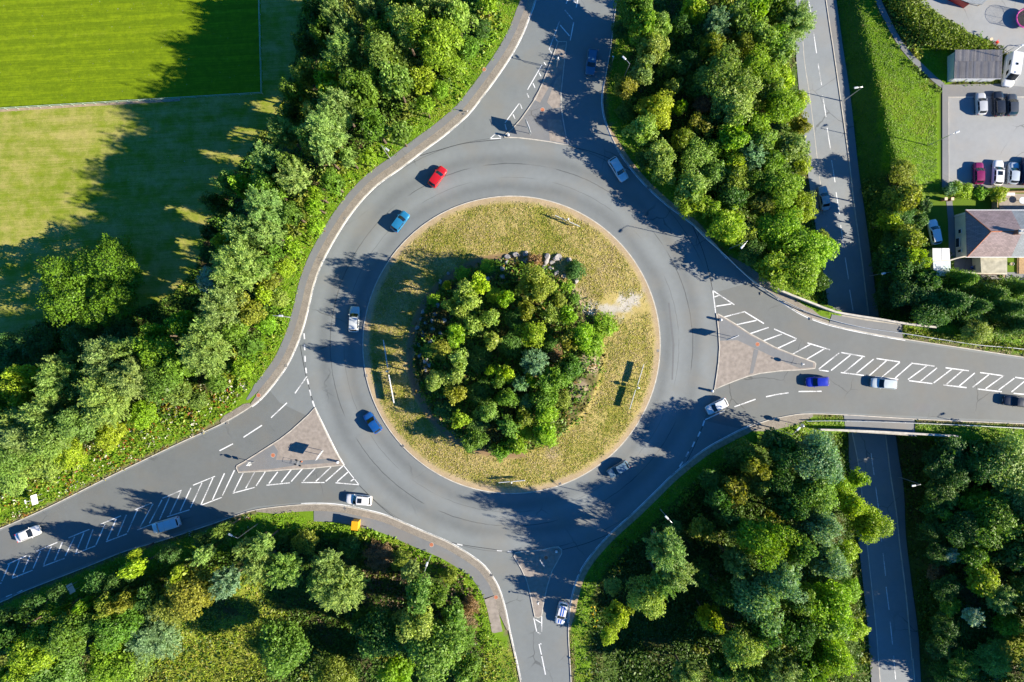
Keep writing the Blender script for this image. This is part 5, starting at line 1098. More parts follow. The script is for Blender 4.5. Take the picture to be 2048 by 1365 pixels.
VQ = np.repeat(P[vergem], 5, 0); VQ = VQ + rng.normal(size=VQ.shape) * 0.3; VQ = VQ[(fdr(VQ[:, 0], VQ[:, 1]) > 0.2) & (fdl(VQ[:, 0], VQ[:, 1]) > 0.3)]
PS = P; P = VQ; vp = in_strip(nw, (1098, -110), (500, 815), 2.5) | in_strip(sw, (630, 1008), (1019, 1262), 3.25) | in_strip(ne, (1454, 517), (1656, 649), 1.7) | in_strip(se, (1136, 1262), (1625, 827), 1.2); P = PS; VQ = VQ[~vp]
li = isl & (path_d > 0.5) & (dl > 0.2); Q = P[li]; m = 5; Q = np.repeat(Q, m, 0) + rng.normal(size=(len(Q) * m, 2)) * 0.4; Q = Q[(dist_line(Q[:, 0], Q[:, 1], fpl, False) > 0.55)]
Q = Q[(inpoly(Q[:, 0], Q[:, 1], LAWN) | inpoly(Q[:, 0], Q[:, 1], LAWN2)) & (sdist(Q[:, 0], Q[:, 1], np.array(YARD)) > 0.9) & (fdl(Q[:, 0], Q[:, 1]) > 0.15)]
n2 = vnoise(Q, 0.35, 21); cc = np.empty((len(Q), 3)); cc[:] = (0.16, 0.30, 0.006); cc[n2 > 0.5] = (0.22, 0.31, 0.012); cc[n2 < -0.5] = (0.13, 0.26, 0.006); k = rng.random(len(Q)); cc[k < 0.06] = (0.25, 0.24, 0.08)
vn = vnoise(VQ, 0.45, 61); vc = np.empty((len(VQ), 3)); vc[:] = (0.20, 0.37, 0.010); vc[vn > 0.45] = (0.28, 0.37, 0.02); vc[vn < -0.5] = (0.14, 0.29, 0.012); vk = rng.random(len(VQ)); vc[vk < 0.08] = (0.34, 0.29, 0.1); vd = fdr(VQ[:, 0], VQ[:, 1]); vc[(vd < 0.9) & (vk < 0.7)] = (0.26, 0.25, 0.06)
Q = np.vstack([Q, VQ]); cc = np.vstack([cc, vc])
tuft_object('grass', Q, hz(Q[:, 0], Q[:, 1]), cc, np.full(len(Q), 0.19), 2, 1.1, 0.3, 0.42, 0.4)

# dry grass on the island
n3 = 88000
rad = RI * np.sqrt(rng.random(n3)); an = rng.uniform(0, 6.283, n3); Q = np.column_stack([CX + rad * np.cos(an), CY + rad * np.sin(an)])
dm = np.hypot(Q[:, 0] - mcx, Q[:, 1] - mcy); g1 = np.hypot((Q[:, 0] - gx) / 4.2, (Q[:, 1] - gy) / 2.4); g2 = np.hypot((Q[:, 0] - gx2) / 3.2, (Q[:, 1] - gy2) / 1.3)
keep = (rad < RI - 0.9 - rng.random(n3)) & (dm > MR - 0.5) & ((g1 + 0.5 * vnoise(Q, 0.5, 77) > 0.95) | (rng.random(n3) < 0.14)) & ((g2 + 0.5 * vnoise(Q, 0.5, 78) > 0.95) | (rng.random(n3) < 0.2)) & ~((dm < MR + 1.1) & (Q[:, 0] < mcx + 3))
Q = Q[keep]; n1 = vnoise(Q, 0.3, 31); n2 = vnoise(Q, 0.8, 35)
k = rng.random(len(Q)) + 0.30 * n1 + 0.17 * n2 + 0.18
cc = np.empty((len(Q), 3)); cc[:] = (0.21, 0.27, 0.02); cc[k > 0.35] = (0.32, 0.32, 0.045); cc[k > 0.65] = (0.46, 0.38, 0.13); cc[k > 0.95] = (0.54, 0.44, 0.24)
tuft_object('dry_grass', Q, island_z(Q[:, 0], Q[:, 1]), cc, rng.uniform(0.10, 0.23, len(Q)), 3, 1.1, 0.3, 0.4)
# low growth over the mound
n4 = 9000
rad = (MR - 0.3) * np.sqrt(rng.random(n4)); an = rng.uniform(0, 6.283, n4); Q = np.column_stack([mcx + rad * np.cos(an), mcy + rad * np.sin(an)])
n1 = vnoise(Q, 0.4, 41); pxq = 1024 + Q[:, 0] * FP / HC; east = sm(pxq, 1080, 1180)
Q2 = rng.random(len(Q)) > east * 0.75; Q = Q[Q2]; n1 = n1[Q2]; k = rng.random(len(Q))
cc = np.empty((len(Q), 3)); cc[:] = (0.11, 0.22, 0.016); cc[n1 > 0.3] = (0.12, 0.2, 0.02); cc[n1 < -0.5] = (0.15, 0.14, 0.03); cc[k > 0.93] = (0.25, 0.16, 0.04)
tuft_object('ground_cover', Q, island_z(Q[:, 0], Q[:, 1]), cc, rng.uniform(0.3, 0.6, len(Q)), 4, 0.55, 0.8)

# garden lawn texture and the hedge along the yard
def hedge(name, poly, z, h, colr, label, dens=16, leaf=0.3, seed=1):
    r = np.random.default_rng(seed); poly = np.array(poly); lo, hi = poly.min(0), poly.max(0); A = np.prod(hi - lo); n = int(A * dens)
    q = np.column_stack([r.uniform(lo[0], hi[0], n), r.uniform(lo[1], hi[1], n)]); q = q[inpoly(q[:, 0], q[:, 1], poly)]
    de = dist_line(q[:, 0], q[:, 1], poly); hh = h * np.minimum(1, 0.45 + de / 1.2) * (1 + 0.25 * vnoise(q, 0.9, seed))
    zz = z + hh * (1 - 0.85 * r.random(len(q)) ** 2.2)
    p = np.column_stack([q, zz]); c0 = p.mean(0); c0[2] = z
    nn = unit(np.array([0, 0, 0.8]) + 0.6 * r.normal(size=p.shape)); uu = rdir(r, len(p)); a = leaf * r.uniform(.6, 1.3, len(p)); v, f = cards(p - c0, nn, uu, a, a * .55)
    root = empty(name, tuple(c0)); tag(root, label, 'hedge')
    me = np_mesh('foliage', v, f); at = me.attributes.new('tone', 'FLOAT', 'FACE'); at.data.foreach_set('value', np.clip(0.5 + 0.17 * r.normal(size=len(p)), 0, 1).astype(np.float32)); me.materials.append(M['leaf'])
    o = bpy.data.objects.new('foliage', me); C.objects.link(o); o.parent = root; o.color = tuple(colr) + (1,)
    mb = MB()
    for k in range(14):
        w = p[r.integers(len(p))] - c0; mb.tube((w[0], w[1], -.1), (w[0] * .98, w[1], h * .6), 0.05, 0.015, 5)
    mb.build('stem', M['bark'], root); return root
hedge('hedge', WL([(1775, -6), (1840, 2), (1886, 36), (1916, 54), (1950, 74), (1976, 82), (1990, 95), (1908, 100), (1862, 97), (1842, 80), (1815, 48), (1790, 18)], ZC + 1), ZC, 2.4, (0.15, 0.215, 0.02), 'broad shaggy bright green hedge between the footpath and the yard', 46, 0.22, 3)
hedge('hedge', WL([(1976, 84), (1992, 92), (2012, 106), (2026, 116), (2004, 112), (1995, 101), (1978, 96)], ZC + .5), ZC, 1.0, (0.18, 0.17, 0.025), 'low yellowing hedge behind the garage roof along the picket fence', 40, 0.2, 4)
hedge('hedge', WL([(1806, 668), (1880, 682), (2048, 704), (2200, 726), (2200, 700), (2048, 690), (1950, 676), (1850, 662), (1808, 655)], 0.5), 0.05, 0.9, (0.16, 0.2, 0.02), 'low yellow-green hedge along the north edge of the east arm', 22, 0.24, 5)
# ================================================================== vehicles
def lerp(a, b, t): return a + (b - a) * t
CARS = {  # length, width, height, belt, bonnet height, windscreen base/top, rear top/base (fractions of the length from the front), roof inset
 'hatch':  dict(L=4.05, W=1.76, H=1.49, belt=0.94, hood=0.92, xb0=0.27, xr0=0.45, xr1=0.86, xb1=0.965, ins=0.17),
 'saloon': dict(L=4.60, W=1.82, H=1.46, belt=0.93, hood=0.90, xb0=0.29, xr0=0.46, xr1=0.74, xb1=0.87, ins=0.20),
 'estate': dict(L=4.65, W=1.82, H=1.50, belt=0.95, hood=0.90, xb0=0.28, xr0=0.44, xr1=0.89, xb1=0.97, ins=0.18),
 'van':    dict(L=5.10, W=1.95, H=1.95, belt=1.10, hood=1.05, xb0=0.19, xr0=0.35, xr1=0.96, xb1=0.985, ins=0.10),
 'camper': dict(L=5.90, W=2.08, H=2.55, belt=1.15, hood=1.10, xb0=0.17, xr0=0.30, xr1=0.97, xb1=0.985, ins=0.08),
}
def make_car(kind):
    k = CARS[kind]; L, Wd, Hh, belt = k['L'], k['W'], k['H'], k['belt']; hwid = Wd / 2
    X = lambda f: L / 2 - f * L                       # fraction from the nose -> x (front is +x)
    root = empty('car' if kind in ('hatch', 'saloon', 'estate') else ('van' if kind == 'van' else 'camper_van'), (0, 0, 0))
    # lower body: sections lofted from nose to tail
    st = [0.0, 0.015, 0.05, 0.12, 0.2, k['xb0'], 0.4, 0.55, 0.7, k['xb1'] - 0.06, k['xb1'] if k['xb1'] < 0.93 else 0.95, 0.985, 1.0]
    st = sorted(set(st)); mb = MB(); n = 11; rows = []
    for f in st:
        w = hwid
        if f < 0.14: w *= 0.74 + 0.26 * math.sin(min(1, (f + .012) / 0.152) * math.pi / 2) ** 0.8
        if f > 0.9: w *= 0.80 + 0.20 * math.sin(min(1, (1.012 - f) / 0.112) * math.pi / 2) ** 0.8
        if f <= k['xb0']: zt = lerp(0.70 if f < .01 else 0.76, k['hood'], min(1, f / 0.16) ** 0.6)
        elif f >= k['xb1']: zt = lerp(belt, 0.80, min(1, (f - k['xb1']) / (1.001 - k['xb1'])) ** 2)
        else: zt = belt
        zb = 0.24 if 0.02 < f < 0.98 else 0.34
        sec = [(-.90, zb), (-.985, zb + .12), (-1, .56), (-.985, zt - .10), (-.90, zt - .015), (-.45, zt + .018), (0, zt + .025)]
        sec = sec + [(-a, b) for a, b in sec[-2::-1]]
        rows.append([(X(f), y * w, z) for y, z in sec])
    m = len(rows[0]); vs = [p for r in rows for p in r]; fs = []
    for i in range(len(rows) - 1):
        for j in range(m - 1): fs.append((i * m + j, (i + 1) * m + j, (i + 1) * m + j + 1, i * m + j + 1))
        fs.append((i * m + m - 1, (i + 1) * m + m - 1, (i + 1) * m, i * m))
    fs.append(tuple(range(m))); fs.append(tuple(range(len(vs) - 1, len(vs) - m - 1, -1)))
    mb.add(vs, [f[::-1] for f in fs])
    # cabin
    xb0, xr0, xr1, xb1 = X(k['xb0']), X(k['xr0']), X(k['xr1']), X(k['xb1']); wb = hwid * 0.93; wr = hwid * (1 - k['ins']); zr = Hh - 0.05
    def P(side, u, v):                                # patch of the cabin: u along, v up
        v2 = v
        if side == 'F': y = lerp(-1, 1, u); b = 0.10 * (1 - y * y); return (lerp(xb0, xr0, v2) + b, y * lerp(wb, wr, v), lerp(belt - .03, zr, v))
        if side == 'R': y = lerp(-1, 1, u); b = 0.07 * (1 - y * y); return (lerp(xb1, xr1, v2) - b, y * lerp(wb * .97, wr * .97, v), lerp(belt - .03, zr, v))
        sg = -1 if side == 'A' else 1
        return (lerp(lerp(xb0, xr0, v), lerp(xb1, xr1, v), u), sg * (lerp(wb, wr, v) * (1 - 0.03 * u) + 0.02 * math.sin(math.pi * v)), lerp(belt - .03, zr, v))
    def grid(mb, side, u0, u1, v0, v1, off, nu=6, nv=3):
        vs = []
        for j in range(nv + 1):
            for i in range(nu + 1):
                p = Vector(P(side, lerp(u0, u1, i / nu), lerp(v0, v1, j / nv)))
                nrm = {'F': Vector((.6, 0, .8)), 'R': Vector((-.7, 0, .7)), 'A': Vector((0, -.95, .3)), 'B': Vector((0, .95, .3))}[side]
                vs.append(p + nrm * off)
        fs = [(j * (nu + 1) + i, j * (nu + 1) + i + 1, (j + 1) * (nu + 1) + i + 1, (j + 1) * (nu + 1) + i) for j in range(nv) for i in range(nu)]
        if side in 'RB': fs = [f[::-1] for f in fs]
        mb.add(vs, fs)
    for s in 'FRAB': grid(mb, s, 0, 1, 0, 1, 0)
    vs = []                                            # domed roof panel
    for i in range(7):
        for j in range(7):
            u, y = i / 6, lerp(-1, 1, j / 6); x = lerp(xr0 + 0.10 * (1 - y * y), xr1 - 0.07 * (1 - y * y), u); dome = 0.055 * (1 - y * y) * (1 - (2 * u - 1) ** 4) + 0.0
            vs.append((x, y * wr * (1 - 0.03 * u), zr + dome))
    mb.add(vs, [(i * 7 + j, i * 7 + j + 1, (i + 1) * 7 + j + 1, (i + 1) * 7 + j) for i in range(6) for j in range(6)])
    body = mb.build('body', M['car'], root, True)
    def glass(name, side, *a):
        g = MB(); grid(g, side, *a); return g.build(name, M['glass'], root, True)
    glass('windscreen', 'F', .06, .94, .10, .95, .012)
    if kind in ('van', 'camper'): glass('rear_window', 'R', .15, .85, .45, .9, .012)
    else: glass('rear_window', 'R', .08, .92, .25, .93, .012)
    for s in 'AB':
        if kind == 'van': glass('side_window', s, .10, .34, .22, .9, .012)
        elif kind == 'camper': glass('side_window', s, .10, .26, .15, .62, .012); glass('side_window', s, .45, .66, .42, .74, .012)
        else: glass('side_window', s, .12, .47, .2, .92, .012); glass('side_window', s, .51, .87, .2, .92, .012)
    # wheels
    for fx in (0.19, 0.81):
        for sg in (-1, 1):
            w = MB(); r = 0.315; cy = sg * (hwid - 0.12); n = 18; prof = [(r * .62, .1), (r * .9, .105), (r, .06), (r, -.06), (r * .9, -.105), (r * .62, -.1)]
            vs = [(X(fx) + a * math.cos(t), cy + b, r + a * math.sin(t)) for a, b in prof for t in [2 * math.pi * i / n for i in range(n)]]
            w.add(vs, [(q * n + i, q * n + (i + 1) % n, (q + 1) * n + (i + 1) % n, (q + 1) * n + i) for q in range(5) for i in range(n)])
            t = w.build('wheel', M['dark'], root, True)
            d = MB(); d.tube((X(fx), cy + sg * .03, r), (X(fx), cy + sg * .085, r), r * .63, r * .5, 14); d.build('rim', M['chrome'], t)
    # lamps, mirrors, plates, grille
    for sg in (-1, 1):
        MB().bevbox((L / 2 - 0.16, sg * hwid * .66, .68), (.24, .34, .13), .04, sg * -0.38).build('headlight', M['lamp'], root)
        MB().bevbox((-L / 2 + 0.10, sg * hwid * .74, .80 if kind not in ('van', 'camper') else .95), (.16, .26, .17 if kind not in ('van', 'camper') else .4), .035, sg * 0.3).build('tail_light', M['red'], root)
        b = MB(); b.ball((xb0 - .22, sg * (wb + .12), belt + .07), 0.11, 8, 6, (.6, 1.05, .7)); b.build('mirror', M['car'], root, True)
        MB().box((X(.5), sg * (hwid + .004), belt - .18), (.17, .02, .03)).build('door_handle', M['chrome'], root)
    MB().bevbox((L / 2 - 0.005, 0, .47), (.03, hwid * .95, .16), .01).build('grille', M['dark'], root)
    MB().box((L / 2 + .012, 0, .38), (.012, .5, .11)).build('number_plate', M['white'], root)
    MB().box((-L / 2 - .006, 0, .55), (.012, .5, .11)).build('number_plate', M['plate'], root)
    if kind == 'camper':
        MB().bevbox((-.55, 0, Hh + .03), (.42, .42, .08), .02).build('skylight', M['glass'], root)
        MB().bevbox((1.0, 0, Hh + .03), (.3, .3, .07), .02).build('roof_vent', M['signback'], root)
    if kind == 'van':
        for sx in (-1.5, -.2, 1.0): MB().box((sx, 0, Hh + .05), (.04, 1.5, .03)).build('roof_bar', M['signback'], root)
    return root
PR = {k: make_car(k) for k in CARS}
USED = set()
def car(kind, a, b, rgb, label, cat, group, z=0.0, extra=None, rough=None):
    """a car whose tail stands at survey point a and nose at b"""
    zz = z + 0.7
    A, B = W(a[0], a[1], zz), W(b[0], b[1], zz); c = ((A[0] + B[0]) / 2, (A[1] + B[1]) / 2)
    root = PR[kind] if kind not in USED else copy_tree(PR[kind]); USED.add(kind)
    root.location = (c[0], c[1], z + 0.005); root.rotation_euler = (0, 0, math.atan2(B[1] - A[1], B[0] - A[0]))
    tag(root, label, cat, group)
    for o in root.children: o.color = tuple(rgb) + (1,)
    k = CARS[kind]
    if extra == 'stripes':
        for sg in (-1, 1):
            m = MB(); y0, y1 = sg * .10, sg * .30; X = lambda f: k['L'] / 2 - f * k['L']
            for pts in ([(X(.02), .80), (X(.08), .90), (X(.16), .955), (X(k['xb0'] - .03), .955)], [(X(k['xr0']) + .07, k['H'] - .02), (X(k['xr0']) - .3, k['H'] + .012), (X(k['xr1']) + .3, k['H'] + .012), (X(k['xr1']) - .04, k['H'] - .02)]):
                vs = [(x, y, z_ + .012) for x, z_ in pts for y in (min(y0, y1), max(y0, y1))]
                m.add(vs, [(2 * i, 2 * i + 1, 2 * i + 3, 2 * i + 2)[::-1] for i in range(len(pts) - 1)])
            m.build('stripe', M['bluepl'], root)
    if extra == 'sunroof':
        X = lambda f: k['L'] / 2 - f * k['L']
        MB().bevbox(((X(k['xr0']) + X(k['xr0'] + .2)) / 2 - .08, 0, k['H'] + .012), (.75, .85, .03), .012).build('sunroof', M['glass'], root)
    return root
GM = 'cars driving on the junction'
white = (0.82, 0.82, 0.84)
car('hatch', (860, 375), (890, 333), (0.55, 0.012, 0.02), 'bright red hatchback on the upper left of the ring', 'car', GM)
car('hatch', (783, 466), (817, 421), (0.02, 0.20, 0.42), 'light blue hatchback on the ring behind the red car', 'car', GM)
car('estate', (707, 668), (710, 610), (0.62, 0.66, 0.68), 'pale silver car half in tree shadow on the left of the ring', 'car', GM)
car('hatch', (761, 868), (730, 824), (0.008, 0.085, 0.32), 'royal blue car beside the island kerb at the lower left', 'car', GM)
car('estate', (753, 1003), (683, 997), white, 'white estate with a dark sunroof leaving by the west arm', 'car', GM, extra='sunroof')
car('van', (369, 1039), (296, 1061), (0.55, 0.68, 0.80), 'pale blue van beside the west arm hatching', 'van', None)
car('saloon', (26, 1080), (86, 1056), white, 'plain white car coming in on the west arm', 'car', GM)
car('estate', (1186, 100), (1180, 148), (0.06, 0.16, 0.28), 'dark blue car in tree shade on the north arm', 'car', GM)
car('estate', (1222, 316), (1251, 362), (0.66, 0.74, 0.80), 'white car entering the ring from the north arm', 'car', GM)
car('hatch', (1660, 763), (1610, 765), (0.006, 0.025, 0.42), 'deep blue car nearest the east island tip', 'car', GM)
car('estate', (1800, 770), (1736, 765), (0.55, 0.62, 0.66), 'silver-white car beside the east arm hatching', 'car', GM)
car('saloon', (2056, 806), (2010, 801), (0.008, 0.016, 0.035), 'black car cut by the right edge of the photo', 'car', GM)
car('hatch', (1462, 799), (1405, 827), (0.72, 0.76, 0.80), 'white car crossing the give-way dashes on the east arm', 'car', GM)
car('hatch', (1260, 925), (1213, 952), (0.13, 0.22, 0.30), 'blue-grey car in full shade at the lower right of the ring', 'car', GM)
car('hatch', (1130, 1195), (1116, 1258), white, 'white car with two dark racing stripes on the south arm', 'car', GM, extra='stripes')
car('saloon', (1652, 421), (1644, 373), (0.34, 0.37, 0.40), 'grey metallic saloon on the lower road', 'car', None, z=ZR)
GP = 'cars parked by the houses'
zp = ZC + 0.01
car('hatch', (1963, 230), (1961, 186), (0.50, 0.52, 0.55), 'silver hatchback, leftmost of the upper parked row', 'car', GP, z=zp)
car('estate', (1998, 231), (1996, 185), (0.015, 0.02, 0.03), 'black estate between two others in the upper parked row', 'car', GP, z=zp)
car('hatch', (2024, 231), (2024, 189), (0.06, 0.07, 0.085), 'dark grey hatchback, right in the upper parked row', 'car', GP, z=zp)
car('hatch', (1957, 366), (1957, 328), (0.22, 0.01, 0.09), 'plum red hatchback, leftmost of the lower parked row', 'car', GP, z=zp)
car('estate', (1994, 370), (1997, 322), white, 'white car with a dark glass roof in the lower parked row', 'car', GP, z=zp, extra='sunroof')
car('hatch', (2025, 366), (2028, 328), (0.45, 0.52, 0.60), 'pale blue-silver hatchback in the lower parked row', 'car', GP, z=zp)
car('van', (2053, 366), (2055, 320), (0.02, 0.03, 0.08), 'dark van at the right edge of the lower parked row', 'van', GP, z=zp)
car('camper', (2024, 110), (2014, 174), white, 'white camper van with a roof hatch beside the garage', 'camper van', None, z=zp)
car('estate', (1873, 487), (1864, 442), (0.70, 0.76, 0.84), 'white estate parked on the shaded garden grass', 'car', None, z=ZC + 0.03)

# ================================================================== street furniture
def lamp(hx, hy, h, label, z=None, arm=1.1, aim=None, fixed=None):
    zz = 0.0 if z is None else z
    x, y = W(hx, hy, zz + h); zg = float(hz(x, y)) if z is None else z
    if aim is None:
        dv = Vector((-x, -y)).normalized()
    else:
        q = W(aim[0], aim[1], 0); dv = Vector((q[0] - x, q[1] - y)).normalized()
    a = math.atan2(dv.y, dv.x); root = empty('street_lamp', (x - dv.x * arm, y - dv.y * arm, zg), a); tag(root, label, 'street lamp', 'street lamps')
    H_ = zz + h - zg
    m = MB(); m.tube((0, 0, -.1), (0, 0, 1.3), .105, .10, 10); m.tube((0, 0, 1.3), (0, 0, H_), .075, .05, 10); m.build('pole', M['galv'], root, False)
    m = MB(); m.tube((0, 0, H_ - .05), (arm * .5, 0, H_ + .12), .04, .035, 8); m.tube((arm * .5, 0, H_ + .12), (arm, 0, H_ + .16), .035, .03, 8); m.build('bracket', M['galv'], root)
    m = MB(); m.bevbox((arm + .25, 0, H_ + .17), (.78, .34, .16), .06); hd = m.build('lamp_head', M['signback'], root)
    MB().bevbox((arm + .28, 0, H_ + .075), (.5, .26, .05), .02).build('lens', M['lamp'], hd)
    return root
lamp(772, 298, 9, 'slim street lamp on the north-west verge behind the red car', aim=(860, 380))
lamp(559, 632, 9, 'slim street lamp on the west verge beside the footpath', aim=(680, 640))
lamp(1250, 119, 9, 'slim street lamp among trees right of the north arm', aim=(1190, 119))
lamp(1486, 492, 9.5, 'street lamp with a long shadow across the ring', aim=(1420, 540))
lamp(1594, 860, 9.5, 'street lamp beside the underpass on the south verge', aim=(1594, 800))
lamp(1335, 1037, 9.5, 'street lamp on the shaded south-east bank', aim=(1270, 970))
lamp(853, 1131, 9, 'street lamp behind the south-west footpath', aim=(880, 1050))
lamp(464, 1071, 9, 'street lamp leaning over trees below the west arm', aim=(440, 1010))
lamp(1714, 176, 7, 'street lamp on the grass bank of the lower road', z=-5.6, aim=(1650, 190))
lamp(1769, 547, 7, 'street lamp in the shaded bank above the underpass', z=-5.6, aim=(1700, 560))
lamp(1829, 971, 7, 'street lamp in the dark scrub below the underpass', z=-5.6, aim=(1760, 975))
lamp(1911, 266, 6.5, 'street lamp at the left kerb of the car park', z=-3.0, aim=(1990, 235))
lamp(2042, 92, 6.5, 'street lamp behind the camper van', z=-3.0, aim=(2100, 90))
lamp(2179, 892, 9.5, 'street lamp beyond the right edge on the south verge', aim=(2179, 840))

def boardsign(px0, px1, zb, zt, label, name='road_sign', cat='road sign', posts=2, cut=0.0, z=0.11, group=None, board=None):
    """a flat sign on posts; px0, px1 are the two ends of its top edge in survey coordinates"""
    a, b = W(px0[0], px0[1], z + zt), W(px1[0], px1[1], z + zt); c = ((a[0] + b[0]) / 2, (a[1] + b[1]) / 2); w = math.hypot(b[0] - a[0], b[1] - a[1]); ang = math.atan2(b[1] - a[1], b[0] - a[0])
    root = empty(name, (c[0], c[1], z), ang); tag(root, label, cat, group)
    for i in range(posts):
        x = w * (-.5 + (i + .5) / posts) * (1.0 if posts > 2 else .9)
        m = MB(); m.tube((x, .07, -.15), (x, .07, zt - .06), .045, .045, 8); m.build('post', M['galv'], root)
    h = zt - zb; m = MB()
    if cut: pts = [(-w / 2, zb), (w / 2, zb), (w / 2, zt - cut * h), (w * .1, zt), (-w / 2, zt - cut * .5 * h)]
    else: pts = [(-w / 2, zb), (w / 2, zb), (w / 2, zt), (-w / 2, zt)]
    n = len(pts); vs = [(x, -.02, q) for x, q in pts] + [(x, .02, q) for x, q in pts]
    m.add(vs, [tuple(range(n)), tuple(range(2 * n - 1, n - 1, -1))] + [(i, n + i, n + (i + 1) % n, (i + 1) % n) for i in range(n)]); m.build('panel', board or M['signback'], root)
    m = MB(); m.box((0, .04, zb + h * .25), (w * .96, .03, .05)); m.box((0, .04, zb + h * .75), (w * .96, .03, .05)); m.box((0, 0, zt + .012), (w * (.5 if cut else 1), .07, .022)); m.build('rail', M['white'], root)
    return root
boardsign((1051, 236), (1062, 264), 1.25, 3.3, 'tall direction sign on two posts on the north traffic island', cut=.25)
boardsign((630, 922), (643, 903), 1.6, 3.1, 'direction sign on two posts on the west traffic island', cut=.2)
boardsign((1457, 680), (1480, 671), 1.5, 3.3, 'direction sign seen end-on on the east traffic island', cut=.25)
boardsign((1080, 1122), (1089, 1135), 1.4, 2.6, 'small direction sign on the south traffic island', cut=.2)
GC = 'low warning boards facing traffic on the island'
def iz(px, py): return float(island_z(*W(px, py)))
boardsign((766, 680), (775, 736), 0.9, 1.6, 'upper half of the long board on the shaded left of the island', 'warning_board', 'road sign', 3, 0, iz(770, 700), GC)
boardsign((777, 750), (787.5, 807), 0.9, 1.6, 'lower half of the long board on the shaded left of the island', 'warning_board', 'road sign', 3, 0, iz(780, 780), GC)
boardsign((1288, 729), (1275.5, 770), 0.9, 1.6, 'upper of two edge-on boards on the right of the island', 'warning_board', 'road sign', 3, 0, iz(1280, 750), GC)
boardsign((1271.5, 780), (1259.5, 819), 0.9, 1.6, 'lower of two edge-on boards on the right of the island', 'warning_board', 'road sign', 3, 0, iz(1265, 800), GC)
boardsign((1110, 431), (1133, 441.5), 0.8, 1.4, 'left board of the pair at the top of the island', 'warning_board', 'road sign', 2, 0, iz(1120, 440), GC)
boardsign((1138, 443.5), (1160, 453.5), 0.8, 1.4, 'right board of the pair at the top of the island', 'warning_board', 'road sign', 2, 0, iz(1150, 450), GC)
boardsign((997, 966), (1020, 964), 0.8, 1.4, 'left board of the pair at the bottom of the island', 'warning_board', 'road sign', 2, 0, iz(1010, 964), GC)
boardsign((1026, 963.5), (1050, 961.5), 0.8, 1.4, 'right board of the pair at the bottom of the island', 'warning_board', 'road sign', 2, 0, iz(1040, 962), GC)

def discsign(px, py, h, face, label, z=0.11, r=0.35, plate=True, group=None, hood=True):
    """single post with a round plate, a small plate below and a lamp hood on top"""
    x, y = W(px, py, z + h); f = W(face[0], face[1], 0); a = math.atan2(f[1] - y, f[0] - x)
    root = empty('sign_post', (x, y, z), a); tag(root, label, 'road sign', group)
    m = MB(); m.tube((0, 0, -.15), (0, 0, h), .05, .045, 9); m.build('pole', M['galv'], root)
    m = MB(); m.tube((.06, 0, h - .55), (.085, 0, h - .55), r, r, 24); m.build('disc', M['signback'], root)
    if plate: MB().bevbox((.07, 0, h - 1.25), (.03, .6, .5), .01).build('plate', M['signback'], root)
    if hood: MB().bevbox((.16, 0, h + .02), (.34, .22, .1), .04).build('lamp_hood', M['white'], root)
    return root
GD = 'single-post round signs'
discsign(496, 930, 2.9, (420, 960), 'round sign post with a lamp hood at the west island tip', group=GD)
discsign(1605, 729, 2.4, (1700, 735), 'round sign post near the east island tip', plate=False, group=GD)
discsign(1116, 118, 4.0, (1130, 20), 'tall sign post at the narrow end of the north island', plate=False, r=.3, group=GD)
discsign(1076, 1206, 2.5, (1080, 1300), 'round sign post at the narrow end of the south island', plate=False, r=.3, group=GD)
discsign(1609, 853, 3.2, (1480, 830), 'round sign post beside the lamp at the south verge', z=0.0, r=.42, group=GD)
discsign(775, 743, 2.6, (700, 745), 'round sign post between the boards on the shaded left', z=iz(775, 743), group=GD)
discsign(1276, 776, 2.6, (1380, 800), 'round sign post between the boards on the right of the island', z=iz(1276, 776), group=GD)
discsign(1136, 440, 1.9, (1170, 360), 'round sign post between the boards at the top of the island', z=iz(1136, 440), group=GD, plate=False)
discsign(1023, 964, 1.9, (1020, 1060), 'round sign post between the boards at the bottom of the island', z=iz(1023, 964), group=GD, plate=False)
discsign(1228, 114, 2.6, (1180, 114), 'small round sign on the kerb verge right of the north arm', z=0.05, r=.3, plate=False, group=GD)
discsign(934, 220, 1.2, (960, 240), 'short marker post on the north-west footpath edge', z=0.1, r=.2, plate=False, group=GD, hood=False)

def bollard(px, py, label):
    h = 1.05; x, y = W(px, py, h + .1); root = empty('bollard', (x, y, 0.11), math.atan2(-y, -x)); tag(root, label, 'bollard', 'white keep-left bollards')
    m = MB(); m.bevbox((0, 0, .09), (.42, .5, .18), .04); m.build('base', M['dark'], root)
    m = MB(); m.bevbox((0, 0, .6), (.34, .42, .86), .08); m.ball((0, 0, 1.0), .2, 12, 8, (.8, 1, .5)); m.build('shell', M['white'], root)
    m = MB(); m.tube((.172, 0, .68), (.182, 0, .68), .13, .13, 18); m.build('disc', M['bluepl'], root)
bollard(1016.5, 269, 'white bollard at the lower left corner of the north island')
bollard(674, 926, 'white bollard at the right corner of the west island')
bollard(1443, 640, 'white bollard at the top corner of the east island')
bollard(1426, 783, 'white bollard at the lower left corner of the east island')
bollard(1113, 1105, 'white bollard at the top right corner of the south island')

for px, py, lab in ((1085, 220, 'north traffic island'), (546, 911, 'west traffic island'), (1515, 689, 'east traffic island'), (1092, 1116, 'shaded south traffic island'), (517, 791, 'rounded end of the west footpath'), (968, 139, 'verge of the north arm'), (863, 1090, 'south-west footpath'), (992, 1195, 'pink south pavement')):
    x, y = W(px, py, .12); root = empty('manhole_cover', (x, y, .119), random.uniform(0, 1)); tag(root, 'rusty round manhole cover on the ' + lab, 'manhole cover', 'rusty manhole covers')
    m = MB(); m.tube((0, 0, -.03), (0, 0, .012), .36, .36, 20); m.build('lid', M['rust'], root); m = MB(); m.tube((0, 0, -.03), (0, 0, .007), .42, .42, 20); m.build('ring', M['concrete'], root)

